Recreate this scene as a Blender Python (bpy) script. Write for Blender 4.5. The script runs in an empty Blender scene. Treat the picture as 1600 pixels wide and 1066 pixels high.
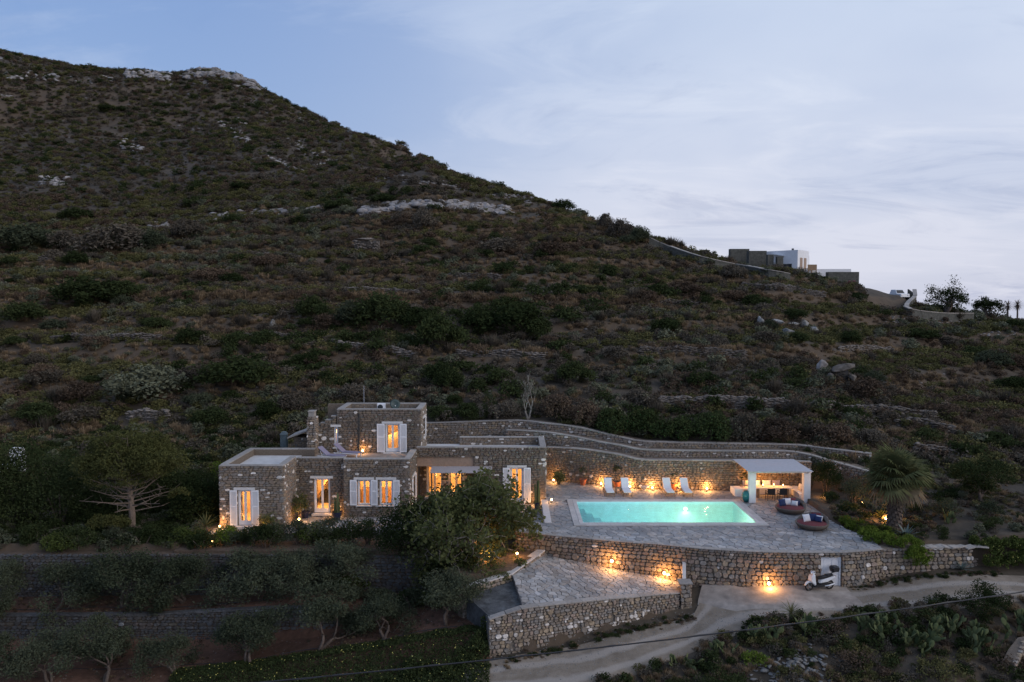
import bpy, bmesh, math, random
import numpy as np
from mathutils import Vector, Matrix, Euler

# ------------------------------------------------------------------ camera, sky, sun, exposure
SC = bpy.context.scene
COL = SC.collection
R = math.radians
CAM_H, FPX = 14.0, 1244.0
PITCH = math.atan(63 / FPX)
cam = bpy.data.cameras.new('camera')
cam.sensor_width = 36.0
cam.lens = FPX / 1600 * 36
cam.clip_start = 0.5
cam.clip_end = 60000
co = bpy.data.objects.new('camera', cam)
co.location = (0, 0, CAM_H)
co.rotation_euler = (R(90) - PITCH, 0, 0)
COL.objects.link(co)
SC.camera = co

SUN_AZ, SUN_EL = 118.0, 4.0     # azimuth clockwise from the view direction
world = bpy.data.worlds.new('World')
SC.world = world
world.use_nodes = True
wn, wl = world.node_tree.nodes, world.node_tree.links
wn.clear()


def wnode(t, **k):
    n = wn.new(t)
    for a, b in k.items():
        setattr(n, a, b)
    return n


sky = wnode('ShaderNodeTexSky', sky_type='NISHITA', sun_disc=False)
sky.sun_elevation = R(SUN_EL)
sky.sun_rotation = R(SUN_AZ)
sky.air_density = 1.0
sky.dust_density = 0.6
sky.ozone_density = 3.0
skyg = wnode('ShaderNodeVectorMath', operation='SCALE')
skyg.inputs['Scale'].default_value = 0.15
wl.new(sky.outputs[0], skyg.inputs[0])
tc = wnode('ShaderNodeTexCoord')
sep = wnode('ShaderNodeSeparateXYZ')
wl.new(tc.outputs['Generated'], sep.inputs[0])


def wmath(op, a, b=None, c=None, clamp=False):
    n = wnode('ShaderNodeMath', operation=op, use_clamp=clamp)
    for i, v in enumerate((a, b, c)):
        if v is None:
            continue
        if isinstance(v, (int, float)):
            n.inputs[i].default_value = v
        else:
            wl.new(v, n.inputs[i])
    return n.outputs[0]


# high thin cloud: the direction projected on a cloud deck
zc = wmath('ADD', wmath('ABSOLUTE', sep.outputs[2]), 0.16)
cv = wnode('ShaderNodeCombineXYZ')
wl.new(wmath('DIVIDE', sep.outputs[0], zc), cv.inputs[0])
wl.new(wmath('DIVIDE', sep.outputs[1], zc), cv.inputs[1])


def wnoise(scale, detail, rough, off=(0, 0, 0), stretch=(1, 1, 1), rot=0, dist=0.0):
    m = wnode('ShaderNodeMapping')
    m.inputs['Location'].default_value = off
    m.inputs['Rotation'].default_value = (0, 0, rot)
    m.inputs['Scale'].default_value = stretch
    wl.new(cv.outputs[0], m.inputs[0])
    n = wnode('ShaderNodeTexNoise')
    n.inputs['Scale'].default_value = scale
    n.inputs['Detail'].default_value = detail
    n.inputs['Roughness'].default_value = rough
    n.inputs['Distortion'].default_value = dist
    wl.new(m.outputs[0], n.inputs[0])
    return n.outputs[0]


def wramp(v, a, b):
    n = wnode('ShaderNodeMapRange', interpolation_type='SMOOTHSTEP')
    n.inputs[1].default_value = a
    n.inputs[2].default_value = b
    wl.new(v, n.inputs[0])
    return n.outputs[0]


big = wramp(wnoise(0.55, 5, 0.5, (3.1, 1.7, 0), (1, .7, 1), 0.4, 0.3), 0.36, 0.66)
fine = wramp(wnoise(1.5, 7, 0.62, (7.3, 2.2, 0), (.8, 1.35, 1), 0.9, 0.8), 0.46, 0.70)
# the veil thickens towards the sunset side and towards the horizon
side = wramp(sep.outputs[0], -0.40, 0.34)
low = wramp(sep.outputs[2], 0.42, -0.02)
veil = wmath('ADD', wmath('MULTIPLY_ADD', side, 0.50, wmath('MULTIPLY', low, 0.20)), 0.13)
veil = wmath('ADD', veil, wmath('MULTIPLY', big, 0.26))
veil = wmath('ADD', veil, wmath('MULTIPLY', fine, 0.17), clamp=True)
veil = wmath('MULTIPLY', veil, 0.93)
vc = wnode('ShaderNodeMixRGB')
vc.inputs[1].default_value = (0.540, 0.610, 0.725, 1)
vc.inputs[2].default_value = (0.565, 0.572, 0.650, 1)
wl.new(low, vc.inputs[0])
# greyer undersides in the thicker cloud
dk = wnode('ShaderNodeMixRGB', blend_type='MULTIPLY')
wl.new(wmath('MULTIPLY', wramp(wnoise(1.25, 8, 0.66, (11.7, 4.2, 0), (.75, 1.3, 1), 0.7, 0.9), 0.50, 0.70), 0.5), dk.inputs[0])
wl.new(vc.outputs[0], dk.inputs[1])
dk.inputs[2].default_value = (0.62, 0.66, 0.76, 1)
blue = wnode('ShaderNodeMixRGB')          # clear dusk blue, part scattered light, part the sky model
blue.inputs[0].default_value = 0.55
wl.new(skyg.outputs[0], blue.inputs[1])
blue.inputs[2].default_value = (0.175, 0.290, 0.62, 1)
mx = wnode('ShaderNodeMixRGB')
wl.new(veil, mx.inputs[0])
wl.new(blue.outputs[0], mx.inputs[1])
wl.new(dk.outputs[0], mx.inputs[2])
bg = wnode('ShaderNodeBackground')
bg.inputs['Strength'].default_value = 1.0
wl.new(mx.outputs[0], bg.inputs['Color'])
wo = wnode('ShaderNodeOutputWorld')
wl.new(bg.outputs[0], wo.inputs['Surface'])

sun = bpy.data.lights.new('sun', 'SUN')
sun.energy = 1.0
sun.angle = R(40)
sun.color = (1.0, 0.88, 0.80)
so = bpy.data.objects.new('sun', sun)
_e = R(24)
_sd = Vector((math.sin(R(SUN_AZ)) * math.cos(_e), math.cos(R(SUN_AZ)) * math.cos(_e), math.sin(_e)))
so.rotation_euler = _sd.to_track_quat('Z', 'Y').to_euler()
so.location = (40, -20, 60)
COL.objects.link(so)

SC.view_settings.view_transform = 'Standard'
SC.view_settings.look = 'None'
SC.view_settings.exposure = 0.4
SC.view_settings.gamma = 1.0
SC.cycles.use_denoising = True
SC.cycles.denoiser = 'OPENIMAGEDENOISE'
SC.cycles.max_bounces = 6
SC.cycles.diffuse_bounces = 3
SC.cycles.glossy_bounces = 2
SC.cycles.transmission_bounces = 4
SC.cycles.transparent_max_bounces = 8
SC.cycles.caustics_reflective = False
SC.cycles.caustics_refractive = False
SC.cycles.sample_clamp_indirect = 4.0

# ------------------------------------------------------------------ helpers
random.seed(7)
RNG = np.random.default_rng(7)


def ray(px, py):
    u = 533 - py
    Y = FPX * math.cos(PITCH) + u * math.sin(PITCH)
    Z = -FPX * math.sin(PITCH) + u * math.cos(PITCH)
    return (px - 800) / Y, Z / Y


def at(px, py, d):
    a, b = ray(px, py)
    return Vector((a * d, d, CAM_H + b * d))


def on(px, py, z):
    a, b = ray(px, py)
    d = (z - CAM_H) / b
    return Vector((a * d, d, z))


def _hash(ix, iy, s):
    v = np.sin(ix * 127.1 + iy * 311.7 + s * 74.7) * 43758.5453
    return v - np.floor(v)


def vnoise(x, y, s=0):
    ix, iy = np.floor(x), np.floor(y)
    fx, fy = x - ix, y - iy
    fx = fx * fx * (3 - 2 * fx)
    fy = fy * fy * (3 - 2 * fy)
    a, b = _hash(ix, iy, s), _hash(ix + 1, iy, s)
    c, d = _hash(ix, iy + 1, s), _hash(ix + 1, iy + 1, s)
    return (a + (b - a) * fx) * (1 - fy) + (c + (d - c) * fx) * fy


def fbm(x, y, s=0, o=4):
    t, a = 0, 0.5
    for i in range(o):
        t = t + a * (vnoise(x, y, s + i * 9) - 0.5)
        x, y, a = x * 2.03, y * 2.03, a * 0.5
    return t


def in_poly(x, y, poly):
    x, y = np.asarray(x, float), np.asarray(y, float)
    r = np.zeros(np.broadcast(x, y).shape, bool)
    n = len(poly)
    for i in range(n):
        x0, y0 = poly[i][:2]
        x1, y1 = poly[(i + 1) % n][:2]
        if y0 == y1:
            continue
        c = ((y0 > y) != (y1 > y)) & (x < (x1 - x0) * (y - y0) / (y1 - y0) + x0)
        r ^= c
    return r


class MB:
    """collects shapes and links them as one mesh object"""

    def __init__(s):
        s.v, s.f, s.m = [], [], []

    def add(s, verts, faces, mi=0):
        o = len(s.v)
        s.v.extend([tuple(p) for p in verts])
        s.f.extend([tuple(i + o for i in f) for f in faces])
        s.m.extend([mi] * len(faces))
        return s

    def hexa(s, p, mi=0):
        return s.add(p, [(0, 3, 2, 1), (4, 5, 6, 7), (0, 1, 5, 4), (1, 2, 6, 5), (2, 3, 7, 6), (3, 0, 4, 7)], mi)

    def box(s, x0, x1, y0, y1, z0, z1, mi=0):
        return s.hexa([(x0, y0, z0), (x1, y0, z0), (x1, y1, z0), (x0, y1, z0),
                       (x0, y0, z1), (x1, y0, z1), (x1, y1, z1), (x0, y1, z1)], mi)

    def obox(s, c, size, rz=0, ry=0, rx=0, mi=0):
        m = Matrix.Translation(c) @ Euler((rx, ry, rz)).to_matrix().to_4x4()
        h = [q / 2 for q in size]
        pts = [m @ Vector((a * h[0], b * h[1], c_ * h[2])) for c_ in (-1, 1) for a, b in ((-1, -1), (1, -1), (1, 1), (-1, 1))]
        return s.hexa(pts, mi)

    def prism(s, poly, z0, z1, mi=0):
        n = len(poly)
        f0 = z0 if callable(z0) else (lambda x, y: z0)
        f1 = z1 if callable(z1) else (lambda x, y: z1)
        v = [(p[0], p[1], f0(p[0], p[1])) for p in poly] + [(p[0], p[1], f1(p[0], p[1])) for p in poly]
        f = [tuple(range(n - 1, -1, -1)), tuple(range(n, 2 * n))] + [(i, (i + 1) % n, n + (i + 1) % n, n + i) for i in range(n)]
        return s.add(v, f, mi)

    def tube(s, pts, r, seg=6, mi=0, cap=True):
        pts = [Vector(p) for p in pts]
        rs = r if hasattr(r, '__len__') else [r] * len(pts)
        n = len(pts)
        vs, fs = [], []
        up = None
        for i, p in enumerate(pts):
            t = (pts[min(i + 1, n - 1)] - pts[max(i - 1, 0)]).normalized()
            if up is None:
                up = t.orthogonal().normalized()
            a = (up - t * up.dot(t))
            a = a.normalized() if a.length > 1e-6 else t.orthogonal().normalized()
            up = a
            b = t.cross(a)
            for k in range(seg):
                w = 2 * math.pi * k / seg
                vs.append(p + (a * math.cos(w) + b * math.sin(w)) * rs[i])
        for i in range(n - 1):
            for k in range(seg):
                k2 = (k + 1) % seg
                fs.append((i * seg + k, i * seg + k2, (i + 1) * seg + k2, (i + 1) * seg + k))
        if cap:
            fs.append(tuple(range(seg - 1, -1, -1)))
            fs.append(tuple((n - 1) * seg + k for k in range(seg)))
        return s.add(vs, fs, mi)

    def lathe(s, prof, c=(0, 0, 0), seg=16, mi=0):
        vs, fs = [], []
        n = len(prof)
        for r, z in prof:
            for k in range(seg):
                w = 2 * math.pi * k / seg
                vs.append((c[0] + r * math.cos(w), c[1] + r * math.sin(w), c[2] + z))
        for i in range(n - 1):
            for k in range(seg):
                k2 = (k + 1) % seg
                fs.append((i * seg + k, i * seg + k2, (i + 1) * seg + k2, (i + 1) * seg + k))
        fs.append(tuple(range(seg - 1, -1, -1)))
        fs.append(tuple((n - 1) * seg + k for k in range(seg)))
        return s.add(vs, fs, mi)

    def ball(s, c, r, seg=10, rings=7, mi=0):
        r = r if hasattr(r, '__len__') else (r, r, r)
        vs, fs = [(c[0], c[1], c[2] - r[2])], []
        for i in range(1, rings):
            a = -math.pi / 2 + math.pi * i / rings
            for k in range(seg):
                w = 2 * math.pi * k / seg
                vs.append((c[0] + r[0] * math.cos(a) * math.cos(w), c[1] + r[1] * math.cos(a) * math.sin(w), c[2] + r[2] * math.sin(a)))
        vs.append((c[0], c[1], c[2] + r[2]))
        L = len(vs) - 1
        for k in range(seg):
            k2 = (k + 1) % seg
            fs.append((0, 1 + k2, 1 + k))
            for i in range(rings - 2):
                o = 1 + i * seg
                fs.append((o + k, o + k2, o + seg + k2, o + seg + k))
            o = 1 + (rings - 2) * seg
            fs.append((o + k, o + k2, L))
        return s.add(vs, fs, mi)

    def mesh(s, name, mats, smooth=False, off=None):
        me = bpy.data.meshes.new(name)
        v = s.v if off is None else [(a - off[0], b - off[1], c - off[2]) for a, b, c in s.v]
        me.from_pydata(v, [], s.f)
        for m in (mats if isinstance(mats, (list, tuple)) else [mats]):
            me.materials.append(m)
        if any(s.m):
            me.polygons.foreach_set('material_index', s.m)
        if smooth:
            me.polygons.foreach_set('use_smooth', [True] * len(s.f))
        me.update()
        return me

    def build(s, name, mats, parent=None, smooth=False, bevel=0, world=True):
        """world=True: coordinates are world coordinates (the parent's place is taken off)"""
        off = None
        if parent is not None and world:
            off = Vector((0, 0, 0))
            q = parent
            while q is not None:
                off = off + q.location
                q = q.parent
        o = bpy.data.objects.new(name, s.mesh(name, mats, smooth, off))
        COL.objects.link(o)
        o.parent = parent
        if bevel:
            b = o.modifiers.new('bevel', 'BEVEL')
            b.width = bevel
            b.segments = 2
            b.limit_method = 'ANGLE'
        return o


def np_mesh(name, V, Q, mats, mi=None, smooth=False):
    """numpy verts (n,3) and quads (m,4) -> mesh"""
    me = bpy.data.meshes.new(name)
    n, m, k = len(V), len(Q), Q.shape[1]
    me.vertices.add(n)
    me.vertices.foreach_set('co', np.ascontiguousarray(V, np.float32).ravel())
    me.loops.add(m * k)
    me.loops.foreach_set('vertex_index', np.ascontiguousarray(Q, np.int32).ravel())
    me.polygons.add(m)
    me.polygons.foreach_set('loop_start', np.arange(0, m * k, k, dtype=np.int32))
    me.polygons.foreach_set('loop_total', np.full(m, k, np.int32))
    for q in (mats if isinstance(mats, (list, tuple)) else [mats]):
        me.materials.append(q)
    if mi is not None:
        me.polygons.foreach_set('material_index', np.ascontiguousarray(mi, np.int32))
    if smooth:
        me.polygons.foreach_set('use_smooth', np.ones(m, bool))
    me.update(calc_edges=True)
    return me


def tag(o, label=None, cat=None, group=None, kind=None):
    if label:
        o['label'] = label
    if cat:
        o['category'] = cat
    if group:
        o['group'] = group
    if kind:
        o['kind'] = kind
    return o


def thing(name, label, cat, loc=(0, 0, 0), rz=0, group=None):
    o = bpy.data.objects.new(name, None)
    o.empty_display_size = 0.2
    o.location = loc
    o.rotation_euler = (0, 0, rz)
    COL.objects.link(o)
    return tag(o, label, cat, group)


def link(name, me, parent=None, loc=(0, 0, 0), rot=(0, 0, 0), scale=(1, 1, 1)):
    o = bpy.data.objects.new(name, me)
    o.parent = parent
    o.location = loc
    o.rotation_euler = rot
    o.scale = scale
    COL.objects.link(o)
    return o


def dup(root, loc, rz=None, label=None, group=None, scale=None):
    kids = {}
    for ob in bpy.data.objects:
        if ob.parent is not None:
            kids.setdefault(ob.parent.name, []).append(ob)

    def cp(o, par):
        c = o.copy()
        COL.objects.link(c)
        c.parent = par
        for k in kids.get(o.name, []):
            cp(k, c)
        return c
    r = cp(root, None)
    r.location = loc
    if rz is not None:
        r.rotation_euler = (0, 0, rz)
    if scale is not None:
        r.scale = scale if hasattr(scale, '__len__') else (scale,) * 3
    return tag(r, label, None, group)


# ------------------------------------------------------------------ materials
def mat(name, col, rough=0.8, var=0.25, scale=6.0, bump=0.0, bscale=30.0, col2=None, metal=0.0, rnd=0.0, spec=0.3, detail=5, big=0.0, bigscale=0.3):
    m = bpy.data.materials.new(name)
    m.use_nodes = True
    nt = m.node_tree
    N, L = nt.nodes, nt.links
    N.clear()
    out = N.new('ShaderNodeOutputMaterial')
    b = N.new('ShaderNodeBsdfPrincipled')
    b.inputs['Roughness'].default_value = rough
    b.inputs['Metallic'].default_value = metal
    b.inputs['Specular IOR Level'].default_value = spec
    L.new(b.outputs[0], out.inputs[0])
    g = N.new('ShaderNodeNewGeometry')
    nz = N.new('ShaderNodeTexNoise')
    nz.inputs['Scale'].default_value = scale
    nz.inputs['Detail'].default_value = detail
    nz.inputs['Roughness'].default_value = 0.65
    L.new(g.outputs['Position'], nz.inputs['Vector'])
    mr = N.new('ShaderNodeMapRange')
    mr.inputs[1].default_value = 0.3
    mr.inputs[2].default_value = 0.7
    L.new(nz.outputs[0], mr.inputs[0])
    mix = N.new('ShaderNodeMixRGB')
    c2 = col2 or tuple(c * (1 + var) for c in col)
    c1 = col if col2 else tuple(c * (1 - var) for c in col)
    mix.inputs[1].default_value = (*c1, 1)
    mix.inputs[2].default_value = (*c2, 1)
    L.new(mr.outputs[0], mix.inputs[0])
    last = mix.outputs[0]
    if big:
        n2 = N.new('ShaderNodeTexNoise')
        n2.inputs['Scale'].default_value = bigscale
        n2.inputs['Detail'].default_value = 3
        L.new(g.outputs['Position'], n2.inputs['Vector'])
        m2 = N.new('ShaderNodeMapRange')
        m2.inputs[1].default_value = 0.3
        m2.inputs[2].default_value = 0.7
        m2.inputs[3].default_value = 1 - big
        m2.inputs[4].default_value = 1 + big
        L.new(n2.outputs[0], m2.inputs[0])
        vm = N.new('ShaderNodeVectorMath')
        vm.operation = 'SCALE'
        L.new(last, vm.inputs[0])
        L.new(m2.outputs[0], vm.inputs['Scale'])
        last = vm.outputs[0]
    if rnd:
        oi = N.new('ShaderNodeObjectInfo')
        m3 = N.new('ShaderNodeMapRange')
        m3.inputs[3].default_value = 1 - rnd
        m3.inputs[4].default_value = 1 + rnd
        L.new(oi.outputs['Random'], m3.inputs[0])
        vm = N.new('ShaderNodeVectorMath')
        vm.operation = 'SCALE'
        L.new(last, vm.inputs[0])
        L.new(m3.outputs[0], vm.inputs['Scale'])
        last = vm.outputs[0]
    L.new(last, b.inputs['Base Color'])
    if bump:
        n4 = N.new('ShaderNodeTexNoise')
        n4.inputs['Scale'].default_value = bscale
        n4.inputs['Detail'].default_value = 4
        L.new(g.outputs['Position'], n4.inputs['Vector'])
        bp = N.new('ShaderNodeBump')
        bp.inputs['Strength'].default_value = bump
        bp.inputs['Distance'].default_value = 0.05
        L.new(n4.outputs[0], bp.inputs['Height'])
        L.new(bp.outputs[0], b.inputs['Normal'])
    return m


def leafmat(name, col, col2, trans=0.25, rnd=0.35, scale=1.2):
    m = bpy.data.materials.new(name)
    m.use_nodes = True
    N, L = m.node_tree.nodes, m.node_tree.links
    N.clear()
    out = N.new('ShaderNodeOutputMaterial')
    g = N.new('ShaderNodeNewGeometry')
    nz = N.new('ShaderNodeTexNoise')
    nz.inputs['Scale'].default_value = scale
    nz.inputs['Detail'].default_value = 4
    nz.inputs['Roughness'].default_value = 0.7
    L.new(g.outputs['Position'], nz.inputs['Vector'])
    oi = N.new('ShaderNodeObjectInfo')
    ad = N.new('ShaderNodeMath')
    ad.operation = 'MULTIPLY_ADD'
    L.new(oi.outputs['Random'], ad.inputs[0])
    ad.inputs[1].default_value = rnd * 1.2
    L.new(nz.outputs[0], ad.inputs[2])
    mr = N.new('ShaderNodeMapRange')
    mr.inputs[1].default_value = 0.35
    mr.inputs[2].default_value = 0.65 + rnd * 1.2
    L.new(ad.outputs[0], mr.inputs[0])
    mix = N.new('ShaderNodeMixRGB')
    mix.inputs[1].default_value = (*col, 1)
    mix.inputs[2].default_value = (*col2, 1)
    L.new(mr.outputs[0], mix.inputs[0])
    d = N.new('ShaderNodeBsdfDiffuse')
    t = N.new('ShaderNodeBsdfTranslucent')
    ms = N.new('ShaderNodeMixShader')
    ms.inputs[0].default_value = trans
    L.new(mix.outputs[0], d.inputs[0])
    L.new(mix.outputs[0], t.inputs[0])
    L.new(d.outputs[0], ms.inputs[1])
    L.new(t.outputs[0], ms.inputs[2])
    L.new(ms.outputs[0], out.inputs[0])
    return m


def emit(name, col, strength):
    m = bpy.data.materials.new(name)
    m.use_nodes = True
    N, L = m.node_tree.nodes, m.node_tree.links
    N.clear()
    out = N.new('ShaderNodeOutputMaterial')
    e = N.new('ShaderNodeEmission')
    e.inputs[0].default_value = (*col, 1)
    e.inputs[1].default_value = strength
    L.new(e.outputs[0], out.inputs[0])
    return m


# stones: grey brown, grey, tan, dark, pinkish, blue grey, pale
STONE_COL = [(.235, .19, .148), (.235, .205, .178), (.285, .222, .155), (.175, .142, .115), (.265, .205, .168), (.215, .198, .18), (.58, .54, .50)]
STONES = [mat('stone_%s' % n, c, .85, .28, 9, .5, 25, rnd=.22, big=.15, bigscale=.5) for n, c in zip(
    ('brown', 'grey', 'tan', 'dark', 'pink', 'blue', 'pale'), STONE_COL)]
DSTONES = [mat('dark_grey_stone_%d' % i, tuple(v * k for v, k in zip(c, (.36, .41, .48))), .9, .35, 5, .5, 25, rnd=.2, big=.2, bigscale=.4) for i, c in enumerate(STONE_COL)]  # the wall stone colours again, darker and cooler
HOUSE_COL = [(.20, .16, .125), (.20, .175, .152), (.235, .183, .13), (.145, .12, .098), (.22, .172, .14), (.18, .168, .155), (.60, .565, .53)]
HSTONES = [mat('house_stone_%d' % i, c, .85, .25, 9, .5, 25, rnd=.2, big=.12, bigscale=.5) for i, c in enumerate(HOUSE_COL)]
PAVE_COL = [(.275, .27, .268), (.315, .305, .295), (.255, .262, .27), (.33, .312, .298), (.295, .27, .248), (.235, .236, .242), (.37, .355, .345)]
PAVES = [mat('flagstone_%d' % i, c, .7, .22, 5, .35, 18, rnd=.25, big=.2, bigscale=.35) for i, c in enumerate(PAVE_COL)]
M = dict(
    mortar=mat('mortar', (.15, .12, .094), .95, .3, 14, .5),
    mortar_pale=mat('mortar_pale', (.17, .145, .12), .95, .3, 14, .5),
    joint=mat('paving_joint', (.145, .135, .13), .95, .3, 8, .3),
    border=mat('pool_border', (.42, .40, .385), .75, .12, 5, .2, rnd=.1),
    coping=mat('coping_stone', (.30, .275, .25), .8, .2, 5, .3, rnd=.15),
    pale_coping=mat('pale_coping', (.50, .475, .46), .7, .12, 5, .2, rnd=.08),
    plaster=mat('warm_plaster', (.62, .52, .38), .9, .1, 3),
    roofscreed=mat('roof_screed', (.50, .49, .48), .85, .12, 2, .2),
    white=mat('white_paint', (.74, .74, .76), .5, .05, 4),
    white_wall=mat('whitewash', (.72, .72, .73), .85, .06, 3, .1),
    lintel=mat('pale_marble', (.58, .565, .55), .6, .1, 6),
    wood=mat('brown_wood', (.26, .17, .10), .65, .25, 12, .2),
    tan_panel=mat('tan_board', (.30, .215, .16), .7, .15, 8),
    darkmetal=mat('dark_metal', (.05, .055, .06), .45, .2, 8, metal=.5),
    black=mat('black_plastic', (.018, .018, .02), .4, .2, 8, spec=.5),
    rubber=mat('rubber', (.02, .02, .02), .85, .2, 10),
    chrome=mat('chrome', (.6, .6, .62), .2, .05, 8, metal=1),
    terracotta=mat('terracotta', (.36, .12, .06), .75, .2, 8),
    teal=mat('teal_glaze', (.01, .13, .14), .25, .2, 6, spec=.6),
    navy=mat('navy_glaze', (.015, .02, .05), .25, .2, 6, spec=.6),
    soil=mat('soil', (.10, .072, .052), .95, .3, 3, .6, 8),
    redsoil=mat('red_soil', (.105, .058, .040), .95, .3, 3, .7, 9, big=.25, bigscale=.4),
    rattan=mat('rattan', (.13, .105, .085), .7, .4, 26, .6, 60),
    red_cloth=mat('red_cloth', (.15, .04, .045), .9, .12, 8),
    navy_cloth=mat('navy_cloth', (.02, .035, .10), .9, .12, 8),
    white_cloth=mat('white_cloth', (.66, .66, .68), .9, .06, 8),
    mauve_cloth=mat('mauve_cloth', (.22, .20, .27), .9, .1, 8),
    grey_cloth=mat('grey_cloth', (.33, .30, .30), .9, .1, 8),
    tiles=mat('pool_tiles', (.56, .83, .83), .35, .08, 3),
    concrete=mat('concrete', (.285, .248, .215), .85, .22, 2.6, .35, 14, big=.30, bigscale=.8, detail=9),
    road=mat('dirt_road', (.225, .188, .152), .95, .2, 2.2, .5, 12, col2=(.325, .28, .235), big=.22, bigscale=.35),
    asphalt=mat('dark_ramp', (.075, .08, .085), .9, .45, 4, .6, 14, big=.35, bigscale=1.2, detail=9),
    rock=mat('limestone', (.13, .12, .115), .9, .35, .9, 1.0, 2.5, col2=(.35, .33, .32), rnd=.2, detail=8),
    greyrock=mat('grey_rock', (.13, .13, .125), .9, .3, 2, .9, 6, col2=(.29, .285, .275), rnd=.25, detail=8),
    drywall=mat('dry_stone', (.075, .065, .055), .95, .35, 2.2, .6, 10, col2=(.21, .185, .165), rnd=.25),
    bark=mat('bark', (.11, .085, .07), .95, .35, 9, .8, 25),
    pinebark=mat('pine_bark', (.16, .125, .10), .95, .3, 7, .6, 20),
    palebark=mat('pale_bark', (.27, .245, .215), .95, .3, 7, .6, 20),
    bulb=emit('lamp_glow', (1.0, .56, .20), 22),
    candle=emit('candle_glow', (1.0, .55, .18), 14),
    sea=mat('sea', (.30, .34, .42), .06, .1, .002, .0),
)
WARM = (1.0, 0.45, 0.13)


def lamp_light(name, loc, power, parent=None, radius=.08, col=WARM):
    l = bpy.data.lights.new(name, 'POINT')
    l.energy = power
    l.color = col
    l.shadow_soft_size = radius
    o = bpy.data.objects.new(name, l)
    o.location = loc
    o.parent = parent
    COL.objects.link(o)
    return o

# ------------------------------------------------------------------ ground
def rbf(pts):
    P = np.array([(p[0], p[1]) for p in pts], float)
    Zv = np.array([p[2] for p in pts], float)
    n = len(P)
    S = 60.0

    def phi(r2):
        return np.sqrt(r2 / (S * S) + 0.0004)
    D = ((P[:, None] - P[None]) ** 2).sum(-1)
    A = np.zeros((n + 3, n + 3))
    A[:n, :n] = phi(D)
    A[:n, n] = 1
    A[:n, n + 1:] = P / S
    A[n, :n] = 1
    A[n + 1:, :n] = P.T / S
    w = np.linalg.lstsq(A, np.concatenate([Zv, [0, 0, 0]]), rcond=None)[0]

    def f(x, y):
        x, y = np.asarray(x, float), np.asarray(y, float)
        t = w[n] + w[n + 1] * x / S + w[n + 2] * y / S
        for i in range(n):
            t = t + w[i] * phi((x - P[i, 0]) ** 2 + (y - P[i, 1]) ** 2)
        return t
    return f


SKYLINE = [(-260, 30, 395), (-120, 52, 388), (0, 80, 380), (60, 93, 375), (120, 104, 370), (190, 113, 365), (235, 113, 360), (262, 119, 358),
           (290, 115, 352), (330, 112, 346), (370, 118, 342), (420, 145, 335), (500, 184, 308), (545, 205, 290), (630, 231, 255), (716, 274, 210),
           (774, 294, 190), (831, 310, 176), (880, 327, 168), (940, 352, 160), (1020, 375, 151), (1100, 397, 146), (1180, 417, 142),
           (1250, 428, 139), (1340, 447, 135), (1385, 456, 132.5), (1425, 466, 130.5), (1442, 482, 129.5), (1500, 492, 129), (1600, 506, 127), (1720, 515, 126), (1900, 530, 126)]
hp = [at(*p) for p in SKYLINE]
for px, py, d in SKYLINE:                     # the far side of the ridge falls away
    q = at(px, py, d)
    k = 1.12 if d > 200 else 1.10
    hp.append(Vector((q.x * k, q.y * k, q.z - 0.05 * d - 4)))
    hp.append(Vector((q.x * 1.7, q.y * 1.7, q.z - 0.32 * d - 10)))
for px, py, d in [(700, 657, 67.5), (850, 655, 66), (1000, 684, 63), (1240, 691, 62), (1360, 704, 60.5),
                  (0, 600, 80), (200, 600, 78), (400, 605, 76), (600, 605, 75), (800, 602, 74), (1000, 608, 73), (1200, 615, 72), (1400, 625, 74), (1600, 640, 78),
                  (0, 500, 98), (300, 498, 96), (600, 498, 94), (900, 500, 93), (1200, 510, 95), (1400, 540, 98), (1600, 565, 102),
                  (0, 400, 126), (300, 400, 124), (600, 402, 121), (900, 405, 120), (1100, 430, 123),
                  (-200, 345, 156), (0, 345, 154), (250, 342, 152), (500, 330, 150), (700, 322, 150), (800, 328, 156),
                  (0, 250, 205), (250, 240, 205), (450, 240, 208), (600, 270, 192), (0, 170, 268), (250, 170, 268), (420, 195, 262),
                  (-250, 250, 205), (-250, 400, 126), (-250, 500, 98), (-250, 600, 80), (1850, 640, 78), (1850, 560, 102),
                  (1600, 740, 60), (1450, 730, 59.5), (1850, 740, 60),
                  (0, 700, 68), (200, 700, 67), (330, 690, 66), (-250, 700, 68), (1480, 780, 53), (1600, 790, 51), (1850, 790, 51)]:
    hp.append(at(px, py, d))
hp += [on(1400, 830, .15), on(1480, 838, .15), on(1540, 838, .35), on(1600, 838, .45), on(1850, 838, .6),
       on(0, 840, -.6), on(150, 845, -.6), on(300, 840, -.5), on(-250, 845, -.6), on(320, 780, -.3), on(200, 780, -.2)]
HILL = rbf(hp)
road_pts = [on(1850, 905, -1.3), on(1600, 915, -1.65), on(1600, 940, -1.75), on(1400, 925, -1.95), on(1400, 955, -2.2), on(1310, 922, -2.12),
            on(1260, 930, -2.12), on(1200, 925, -2.13), on(1110, 917, -2.17), on(1200, 968, -2.55), on(1100, 950, -2.75), on(1085, 972, -3.15),
            on(1000, 1005, -3.5), on(880, 1020, -3.75), on(760, 1045, -4.1), on(900, 1066, -4.0), on(600, 1085, -4.9), on(300, 1100, -5.7), on(0, 1110, -6.4),
            (12, 39.2, -3.05), (20, 38.8, -2.75), (28, 39, -2.5), (6, 36.5, -4.2), (-2, 34.5, -5.2),
            (12, 35.5, -4.4), (20, 35.5, -4.1), (28, 36, -3.8), (12, 28, -7.5), (25, 28, -7.5), (0, 28, -8), (-25, 28, -9), (45, 36, -3.6), (45, 28, -7)]
ROADF = rbf(road_pts)
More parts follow.
